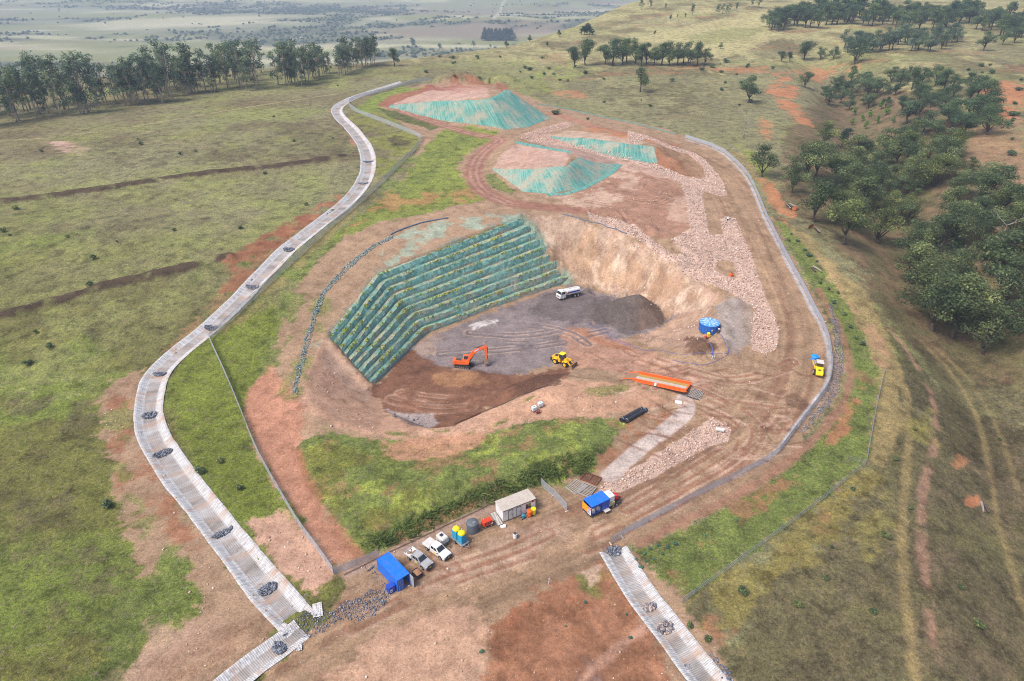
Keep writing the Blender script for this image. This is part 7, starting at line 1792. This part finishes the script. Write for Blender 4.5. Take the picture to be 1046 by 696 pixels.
# --- the long row of tall gums on the left
L1 = 'tall eucalyptus with a bare pale trunk in the crowded left stand of the far row'
L2 = 'tall eucalyptus with a bare trunk in the long middle stand of the far row'
L3 = 'slender eucalyptus in the open right stand of the far row'
L4 = 'tall dark eucalyptus in the last small clump at the right end of the row'
base_l = lambda u: np.interp(u, [-40, 10, 45, 80, 110, 135, 170, 200, 235, 262, 290, 315, 345, 365, 385], [134, 126, 122, 117, 113, 110, 106, 100, 95, 92, 90, 88, 80, 72, 68])
top_l = lambda u: np.interp(u, [-40, 0, 12, 30, 45, 60, 85, 100, 112, 125, 140, 155, 170, 180, 200, 222, 240, 262, 275, 290, 302, 312, 328, 338, 352, 365, 380], [48, 50, 58, 60, 44, 54, 48, 50, 60, 62, 52, 46, 32, 38, 38, 36, 38, 32, 56, 40, 32, 42, 38, 52, 34, 36, 31])
spots = []
for (ua, ub, n, lab, grp, dmax) in ((-36, 112, 40, L1, 'gums in the left stand', 16), (118, 268, 56, L2, 'gums in the middle stand', 18), (284, 338, 24, L3, 'gums in the right stand', 14), (346, 384, 16, L4, 'gums in the end clump', 5)):
    for k in range(n):
        u = ua+(ub-ua)*(k+rnd.random())/n; d = rnd.random()**1.2
        vb = float(base_l(u))-d*dmax; vt = float(top_l(u))+rnd.random()*(30 if k % 3 else 6)
        if vb-vt < 22: vt = vb-rnd.uniform(22, 34)
        if rnd.random() < .12: vt = vb-rnd.uniform(16, 24)
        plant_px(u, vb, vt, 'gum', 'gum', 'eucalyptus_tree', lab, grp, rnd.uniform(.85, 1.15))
# --- clumps and single trees in the middle distance
MC = 'spreading gum in the dark clump on the ridge above the mounds'
for u, vb, vt in [(618, 66, 43), (626, 67, 38), (636, 66, 37), (648, 66, 38), (660, 66, 42), (668, 67, 46), (676, 67, 42), (684, 67, 40), (692, 67, 42), (702, 68, 40), (712, 67, 41), (720, 67, 48), (640, 64, 38), (698, 65, 42), (655, 68, 44)]:
    plant_px(u, vb, vt, 'round' if int(u) % 3 else 'wood', 'far', 'gum_tree', MC, 'gums in the ridge clump', 1.0)
plant_px(586, 70, 46, 'wood', 'far', 'gum_tree', 'left tree of the leaning pair beside the ridge clump', None, .95)
plant_px(598, 67, 38, 'wood', 'far', 'gum_tree', 'right and taller tree of the leaning pair beside the ridge clump', None, .95)
plant_px(654, 94, 67, 'round', 'wood', 'gum_tree', 'single round tree standing alone on the slope below the ridge clump', None, 1.0)
W1 = 'dark conifer in the square plantation block on the far ridge'
for k in range(16):
    plant_px(495+27*(k % 8)/7+rnd.uniform(-1, 1), 41.5-(k//8)*1.5, 27+rnd.uniform(0, 2), 'pine', 'pine', 'conifer_tree', W1, 'plantation block on the ridge', 1.5)
W2 = 'bushy tree of the low dark group on the skyline pasture'
for k in range(5): plant_px(594+11*k/4, 36, 23+3*abs(k-2), 'round', 'pine', 'pasture_tree', W2, 'dark group on the pasture', 1.2)
for u, vb, vt, lab in [(525, 42, 33, 'small upright tree right of the plantation block'), (541, 43, 35, 'small round tree further right of the plantation block'), (571, 38, 30, 'narrow dark tree alone on the pasture'), (449, 51, 44, 'round bush at the left end of the ridge hedge'), (484, 49, 41, 'round bush left of centre in the ridge hedge'), (501, 49, 45, 'low flat bush below the plantation block'),
        (517, 49, 41.5, 'round bush right below the plantation block'), (559, 48, 42, 'round bush at the right end of the ridge hedge'), (412, 53, 47, 'pale bush near the end of the gum row'), (421, 49, 38, 'tiny lone tree on the edge of the plain'), (685, 21, 15, 'lone round bush on the far hillside'), (736, 50, 43, 'dark round bush on the pale pasture left of the wood'),
        (403, 68, 48, 'thin lone gum just past the end of the row'), (669, 36, 31, 'tiny tree in the middle of the pale pasture')]:
    plant_px(u, vb, vt, 'round', 'far', 'pasture_tree', lab, None, 1.0)
W3 = 'small tree scattered along the farthest skyline'
for u, vb, vt in [(655, 10, -3), (664, 9, -2), (680, 10, 3), (707, 16, 3), (700, 19, 13), (692, 19, 14), (733, 15, 4), (738, 14, 3), (742, 15, 5), (752, 12, 2), (768, 8, -2), (775, 8, -4), (745, 12, 3)]:
    plant_px(u, vb, vt, 'gum', 'far', 'skyline_tree', W3, 'trees along the skyline', 1.3)
# --- the far wood on the right
W4 = 'gum in the dark wood across the top right of the view'
for k in range(95):
    u = 783+(1075-783)*(k+rnd.random())/95; back = rnd.random()
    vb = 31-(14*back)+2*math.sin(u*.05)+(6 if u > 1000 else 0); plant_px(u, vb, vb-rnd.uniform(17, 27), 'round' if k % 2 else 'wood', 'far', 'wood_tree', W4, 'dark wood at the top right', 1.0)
W5 = 'mid green tree in the band of young trees above the farm track'
for k in range(34):
    u = 862+(980-862)*(k+rnd.random())/34; vb = 55-12*rnd.random()-(3 if u > 950 else 0); plant_px(u, vb, vb-rnd.uniform(15, 24), 'round' if k % 2 else 'wood', 'gum', 'young_gum', W5, 'young trees above the track', 1.0)
for u, vb, vt, lab in [(798, 63, 51, 'left tree of the row on the pasture edge'), (806, 63, 52, 'low pale tree beside the left tree on the pasture edge'), (821, 62, 40, 'tall rounded tree in the row on the pasture edge'), (838, 61, 47, 'third tree from the left on the pasture edge'), (851, 61, 46, 'small tree joining the pasture row to the young wood'), (873, 66, 36, 'big dark gum standing forward of the young trees'),
        (1004, 52, 30, 'round tree standing alone right of the young trees'), (1024, 46, 28, 'tree behind the lone round one at the top right'), (1036, 44, 26, 'dark tree at the right border above the track'), (764, 105, 75, 'single tree left of the ochre scar'), (822, 90, 72, 'small tree on the bare ochre bank')]:
    plant_px(u, vb, vt, 'wood', 'far', 'gum_tree', lab, None, 1.05)
for u, vb, vt, lab in [(841, 153, 121, 'round headed gum on a bare trunk above the woodland edge'), (778, 181, 143, 'thin leafed gum nearest the top bend of the road'), (809, 197, 164, 'slim twin-stemmed gum below the road bend'), (822, 184, 142, 'left of the two gums standing over the road bend'), (833, 180, 140, 'right of the two gums standing over the road bend')]:
    plant_px(u, vb, vt, 'wood', 'wood', 'gum_tree', lab, None, 1.0)
plant_px(864, 147, 130, 'round', 'pine', 'shrub_tree', 'very dark round shrub tree among the gums', None, 1.15)
# --- gully woodland
WG = ['spreading gum in the lower gully woodland by the right border', 'spreading gum in the middle of the gully woodland', 'spreading gum in the upper gully woodland', 'spreading gum in the dark scrub patch under the farm track']
def wood_fill(poly, step, hmin, hmax, lab, grp, lf='wood', keep=1.0, seed=1):
    P = WL(poly); xs = [p[0] for p in P]; ys = [p[1] for p in P]; Q = []
    rr = random.Random(seed)
    for _ in range(2600):
        x, y = rr.uniform(min(xs), max(xs)), rr.uniform(min(ys), max(ys))
        if float(sdf(np.array([x]), np.array([y]), P)[0]) < 0: continue
        if all((x-a)**2+(y-b)**2 > step*step for a, b in Q): Q.append((x, y))
    for x, y in Q:
        if rr.random() > keep: continue
        plant(x, y, rr.uniform(hmin, hmax)*(1 if rr.random() < .8 else .7), 'wood' if rr.random() < .86 else 'round', lf, 'gum_tree', lab, 'tree', grp, rr.uniform(1.0, 1.35))
wood_fill([(925, 275), (960, 255), (1010, 255), (1075, 260), (1090, 385), (1030, 375), (985, 350), (950, 338), (930, 300)], 9.4, 12, 18, WG[0], 'lower gully woodland')
wood_fill([(845, 232), (875, 205), (900, 190), (960, 190), (1010, 210), (1075, 210), (1085, 262), (1010, 258), (955, 258), (925, 278), (905, 252)], 8.2, 9.5, 15.5, WG[1], 'middle gully woodland', keep=.88, seed=4)
wood_fill([(845, 190), (862, 168), (890, 160), (925, 150), (980, 150), (992, 185), (945, 196), (895, 192), (865, 205)], 7.4, 8.5, 14, WG[2], 'upper gully woodland', seed=8)
wood_fill([(838, 104), (860, 84), (905, 82), (990, 92), (1012, 108), (1010, 142), (950, 146), (905, 120), (880, 112)], 8, 8, 13, WG[3], 'scrub under the track', 'far', .9, seed=12)
for u, vb, vt, lab in [(832, 227, 178, 'tall gum at the left edge of the woodland, above the fallen timber'), (861, 250, 197, 'leaning gum standing clear at the lower left edge of the woodland'), (971, 345, 272, 'broad gum at the foot of the woodland beside the track'), (1004, 216, 172, 'broad domed gum on the far side of the gully'), (952, 338, 268, 'gum with pale limbs on the near edge of the woodland')]:
    plant_px(u, vb, vt, 'wood', 'wood', 'gum_tree', lab, None, 1.05)
SL = [(rnd.uniform(560, 790), rnd.uniform(72, 128)) for _ in range(16)]+[(rnd.uniform(985, 1044), rnd.uniform(66, 190)) for _ in range(26)]+[(rnd.uniform(700, 790), rnd.uniform(60, 72)) for _ in range(10)]+[(rnd.uniform(400, 600), rnd.uniform(58, 84)) for _ in range(20)]
for u, v in SL:
    x, y = W(u, v); plant(x, y, rnd.uniform(1.2, 3.0), 'bush', 'far', 'bush', 'small grey green bush scattered over the rough hillside at the back', 'bush', 'bushes on the back hillside', rnd.uniform(1.0, 1.6))
# small fresh saplings in the clearing
for k, (u, v) in enumerate([(872, 118), (880, 124), (888, 120), (896, 127), (905, 118), (912, 126), (884, 132), (870, 128), (900, 112)]):
    plant_px(u, v, v-rnd.uniform(7, 11), 'round', 'bright', 'sapling', 'pale green sapling in the clearing between the scrub and the woodland', 'saplings in the clearing', .8, 'sapling')
# --- bare and fallen timber
def dead_tree(u, vb, vt, lab):
    x, y = W(u, vb); g = float(hget(x, y)); dx, dy, dz = ray(u, vt); t = math.hypot(x, y)/math.hypot(dx, dy); h = max(2, CAM_H+dz*t-g)
    e = empty('dead_tree', x, y, 0, lab, 'tree', tilt=False); mb = MB(); R = random.Random(int(u))
    st = wobble((0, 0, -.3), (R.uniform(-.8, .8), 0, h*.75), 5, .25, R); mb.tube(st, [.28, .24, .2, .16, .11, .05], 7)
    o = mb.build('trunk', BARKG, e, True); mb = MB()
    for k in range(14):
        a = R.random()*6.28; s_ = st[R.randint(2, 5)]; l = R.uniform(.2, .38)*h; q = s_+Vector((l*math.cos(a), l*math.sin(a), l*R.uniform(.2, .9))); p_ = wobble(s_, q, 3, .2, R); mb.tube(p_, [.10, .07, .05, .02], 5)
        for j in range(3): mb.tube([p_[2], p_[2]+Vector((R.uniform(-1, 1), R.uniform(-1, 1), R.uniform(0, 1)))*l*.4], [.04, .015], 4)
    mb.build('branches', BARKG, e)
dead_tree(760, 141, 106, 'bare dead tree with twiggy brown branches beside the ochre scar')
dead_tree(1014, 268, 214, 'bare grey dead tree standing among the lower woodland')
def log_pile(u, v, ang, l, lab, n=7, root=True):
    x, y = W(u, v); e = empty('fallen_timber', x, y, ang, lab, 'log pile'); R = random.Random(int(u*3))
    for k in range(n):
        yy = R.uniform(-1.1, 1.1); a = R.uniform(-.25, .25); r = R.uniform(.14, .32); ll = l*R.uniform(.6, 1)
        one(lambda mb: mb.tube([(-ll/2, yy-a*ll/2, r+.1*k*.5), (0, yy+R.uniform(-.1, .1), r+.1*k*.5+.05), (ll/2, yy+a*ll/2, r+.1*k*.5)], [r, r*.85, r*.6], 8), 'log', BARKD if k % 2 else BARKG, e)
    if root: one(lambda mb: mb.add([(-l*.5+.3*math.cos(a)*R.uniform(.6, 1.3), 1.3*math.sin(a)*R.uniform(.6, 1.1), .5+1.1*math.cos(a)) for a in [k*.785 for k in range(8)]]+[(-l*.5-.5, 0, .5)], [(k, (k+1) % 8, 8) for k in range(8)]), 'root_plate', mat('orange_soil', lin(176, 92, 48), .95, 0, .3, 3), e)
log_pile(808, 212, heading((816, 219), (800, 205)), 6.0, 'heap of fallen timber with an orange root plate beside the road bend')
log_pile(832, 236, heading((826, 233), (840, 243)), 4.0, 'thin fallen trunk below the heap of timber', 2)
log_pile(833, 276, heading((828, 273), (838, 281)), 3.5, 'grey log lying on the green bank by the road fence', 2, False)
log_pile(1003, 519, heading((1000, 512), (1005, 526)), 3.0, 'pale fallen branch beside the orange patch at the right', 2, False)
# --- bushes dotted about
BU = [(37, 340), (96, 265), (92, 292), (51, 355), (28, 372), (120, 248), (178, 236), (3, 237), (10, 241), (245, 234), (312, 210), (42, 155), (144, 148), (200, 155), (141, 143), (184, 158), (110, 517), (205, 483), (245, 500), (225, 472), (300, 145), (280, 120), (345, 88), (270, 178), (340, 142), (16, 214), (69, 243)]
for u, v in BU:
    x, y = W(u, v); plant(x, y, rnd.uniform(1.0, 1.9), 'bush', 'wood', 'bush', 'small dark green bush dotted in the open pasture', 'bush', 'bushes in the pasture', rnd.uniform(.9, 1.4))
BG = [(808, 240), (815, 247), (822, 256), (826, 262), (834, 268), (838, 290), (846, 296), (852, 310), (862, 322), (868, 335), (874, 346), (880, 352), (805, 246), (856, 300)]
for u, v in BG: 
    x, y = W(u, v); plant(x, y, rnd.uniform(.8, 1.5), 'bush', 'gum', 'bush', 'grey green shrub on the bank outside the road fence', 'bush', 'shrubs on the outer bank', 1.2)
SD_ = [(650, 572), (658, 566), (664, 562), (672, 558), (682, 560), (690, 556), (655, 580), (668, 572), (676, 566), (660, 574), (640, 628), (578, 640), (598, 616), (492, 666), (644, 652), (720, 548), (752, 532)]
for u, v in SD_:
    x, y = W(u, v); plant(x, y, rnd.uniform(.35, .6), 'bush', 'teal', 'seedling', 'small blue green seedling planted on the bare bank by the gate', 'seedling', 'seedlings on the lower bank', 1.3)
DB = [(905, 548), (930, 520), (815, 618), (760, 605), (843, 592), (890, 625), (980, 600), (1000, 640), (915, 470), (935, 440), (870, 500), (1020, 450), (705, 640), (722, 655), (850, 560)]
for u, v in DB:
    x, y = W(u, v); plant(x, y, rnd.uniform(.7, 1.3), 'bush', 'wood', 'bush', 'low olive tussock bush on the rough slope at the lower right', 'bush', 'bushes on the lower right slope', 1.5)
# --- turf and weeds: tufts by the thousand
def tufts(name, pts, h, matl, blades=7, spread=.35):
    pts = np.asarray(pts); n = len(pts)*blades; P = np.repeat(pts, blades, 0)+np.concatenate([G.normal(0, spread, (n, 2)), np.zeros((n, 1))], 1)
    P[:, 2] = hget(P[:, 0], P[:, 1])-.03
    a = G.random(n)*6.28; hh = h*G.uniform(.5, 1.5, n); w_ = h*G.uniform(.10, .26, n); lean = G.normal(0, 1.1, (n, 2))*hh[:, None]
    d = np.stack([np.cos(a), np.sin(a), np.zeros(n)], -1)*w_[:, None]; tip = P+np.concatenate([lean, hh[:, None]], 1)
    V = np.stack([P-d, P+d, tip+d*.5, tip-d*.5], 1).reshape(-1, 3)
    o = np_mesh(name, V, np.arange(n*4).reshape(n, 4), matl, None, np.repeat(np.clip(np.repeat(G.normal(.45, .18, len(pts)), blades)+G.normal(0, .12, n), 0, 1), 4)); o['kind'] = 'stuff'
    return o
M_grass = tone_mat('rank_grass', lin(92, 112, 52), lin(128, 146, 70), .9, lin(176, 180, 100), .3, .35); M_scrub = tone_mat('low_scrub', lin(76, 92, 48), lin(104, 120, 62), .9, lin(142, 150, 84), .3, .35)
M_dry = tone_mat('dry_tussock', lin(96, 88, 56), lin(124, 116, 76), .9, lin(150, 142, 96), .3, .35); M_weed = tone_mat('yellow_weed', lin(112, 126, 30), lin(160, 164, 44), .9, lin(204, 196, 70), .3, .2)
tufts('embankment_grass', scatter(EMB, .95, .5, .8, .6), .20, M_grass)
tufts('embankment_scrub', scatter([(372, 556), (440, 524), (520, 490), (600, 460), (610, 466), (596, 484), (545, 496), (505, 509), (440, 539), (388, 560)], .8, .5, .8, .75), .55, M_scrub, 14, .4)
tufts('bank_grass', scatter([(805, 240), (862, 310), (894, 385), (884, 468), (770, 560), (700, 612), (668, 590), (655, 570), (800, 485), (858, 430), (868, 380), (845, 318), (812, 262)], .95, .5, 1.2, .6), .20, M_grass)
wp = [p for p in bench_pts if fbm(p[0], p[1], 4.0, 2, 81) > -.05 and rnd.random() < .5]
tw = np.array(wp); n0_ = len(tw)
def weeds(pts):
    n = len(pts)*8; P = np.repeat(pts, 8, 0)+np.concatenate([G.normal(0, .28, (n, 2)), np.zeros((n, 1))], 1)
    a = G.random(n)*6.28; hh = .40*G.uniform(.4, 1.4, n); w_ = .16*G.uniform(.6, 1.3, n); d = np.stack([np.cos(a), np.sin(a), np.zeros(n)], -1)*w_[:, None]
    tip = P+np.stack([G.normal(0, .15, n), G.normal(0, .15, n), hh], 1)
    V = np.stack([P-d, P+d, tip+d*.5, tip-d*.5], 1).reshape(-1, 3)
    o = np_mesh('bench_weeds', V, np.arange(n*4).reshape(n, 4), M_weed, None, np.repeat(G.random(n), 4)); o['kind'] = 'stuff'
weeds(tw)
XX, YY = np.meshgrid(np.arange(-150, -20, 1.6), np.arange(62, 170, 1.6)); XX = XX+G.uniform(-.8, .8, XX.shape); YY = YY+G.uniform(-.8, .8, YY.shape)
ok = (hget(XX, YY, VEG) > .75) & (G.random(XX.shape) < .55); tufts('pasture_tussocks', np.stack([XX[ok], YY[ok], XX[ok]*0], -1), .22, M_dry, 6, .5)
XX, YY = np.meshgrid(np.arange(20, 140, 1.5), np.arange(58, 170, 1.5)); XX = XX+G.uniform(-.8, .8, XX.shape); YY = YY+G.uniform(-.8, .8, YY.shape)
ok = (hget(XX, YY, VEG) > .6) & (G.random(XX.shape) < .5); tufts('slope_tussocks', np.stack([XX[ok], YY[ok], XX[ok]*0], -1), .20, M_dry, 6, .5)
# --- woods far out on the plain, one mass each way
def far_wood(n, seed):
    R = np.random.default_rng(seed); x = R.uniform(-2600, 2600, n*14); y = R.uniform(1250, 5200, n*14)
    f = fbm(x*.55, y*1.2, 340, 4, 47)+.35*fbm(x, y, 60, 2, 48); k = (f > .22) & (R.random(n*14) < .8) | (R.random(n*14) < .006)
    x, y = x[k][:n], y[k][:n]; m = len(x); z = z_base(x, y)
    rr = R.uniform(2.2, 5.0, m); V = ICO_V[None]*R.uniform(.75, 1.25, (m, 12, 1))*rr[:, None, None]*np.array([1, 1, .75]); V = V+np.stack([x, y, z+rr*.5], -1)[:, None, :]
    F = (ICO_F[None]+(np.arange(m)*12)[:, None, None]).reshape(-1, 3)
    o = np_mesh('distant_woodland', V.reshape(-1, 3), F, LEAF['far'], None, np.repeat(R.random(m)*.6, 12)); o['kind'] = 'stuff'
far_wood(14000, 5)
# ------------------------------------------------------------------ air, light, camera
ground = ground_mesh(); ground.data.materials.append(ground_material())

w = bpy.data.worlds.new('World'); scene.world = w; w.use_nodes = True
nt = w.node_tree; bg = nt.nodes['Background']
sky = nt.nodes.new('ShaderNodeTexSky'); sky.sky_type = 'NISHITA'; sky.sun_disc = False
SUN_EL, SUN_AZ = math.radians(56), math.radians(-118)      # azimuth from +Y, towards +X
sky.sun_elevation = SUN_EL; sky.sun_rotation = SUN_AZ
sky.air_density = .9; sky.dust_density = 5.0; sky.ozone_density = .6; sky.altitude = 600
nt.links.new(sky.outputs[0], bg.inputs[0]); bg.inputs[1].default_value = .10
sl = bpy.data.lights.new('sun', 'SUN'); sl.energy = 1.5; sl.angle = math.radians(20); sl.color = (1.0, .955, .90)
so = bpy.data.objects.new('sun', sl); COL.objects.link(so)
d = Vector((math.sin(SUN_AZ)*math.cos(SUN_EL), math.cos(SUN_AZ)*math.cos(SUN_EL), math.sin(SUN_EL)))
so.rotation_euler = d.to_track_quat('Z', 'Y').to_euler(); so.location = d*300

HAZE = 1.9e-4
bm = bmesh.new(); bmesh.ops.create_cube(bm, size=1.0)
zmin = float(H.min())-1.0; zmax = float(max(H.max(), 0))+60
zmax = max(zmax, CAM_H+15)
bmesh.ops.scale(bm, vec=(24200, 15200, zmax-zmin), verts=bm.verts)
bmesh.ops.translate(bm, vec=(0, 5100, (zmax+zmin)/2), verts=bm.verts)
me = bpy.data.meshes.new('haze'); bm.to_mesh(me); bm.free()
hz = bpy.data.objects.new('haze', me); COL.objects.link(hz); hz['kind'] = 'stuff'
m = bpy.data.materials.new('thin_air'); m.use_nodes = True; nt = m.node_tree
nt.nodes.remove(nt.nodes['Principled BSDF'])
pv = nt.nodes.new('ShaderNodeVolumePrincipled'); pv.inputs['Color'].default_value = (.70, .82, 1.0, 1); pv.inputs['Density'].default_value = HAZE
nt.links.new(pv.outputs[0], nt.nodes['Material Output'].inputs['Volume']); me.materials.append(m)

cam = bpy.data.cameras.new('camera'); cam.sensor_width = 36.0; cam.lens = FPX/1046*36.0; cam.clip_start = 1.0; cam.clip_end = 40000
co = bpy.data.objects.new('camera', cam); COL.objects.link(co)
co.location = (0, 0, CAM_H); co.rotation_euler = (math.radians(90)-PITCH, 0, 0); scene.camera = co

scene.view_settings.view_transform = 'Standard'; scene.view_settings.look = 'None'
scene.view_settings.gamma = 1.0; scene.view_settings.exposure = 1.16; scene.view_settings.use_curve_mapping = False
scene.render.engine = 'CYCLES'
scene.cycles.use_denoising = True; scene.cycles.denoising_prefilter = 'NONE'; scene.cycles.pixel_filter_type = 'BLACKMAN_HARRIS'; scene.cycles.filter_width = 1.0
scene.cycles.max_bounces = 6; scene.cycles.diffuse_bounces = 4; scene.cycles.glossy_bounces = 2; scene.cycles.transparent_max_bounces = 12; scene.cycles.volume_bounces = 0
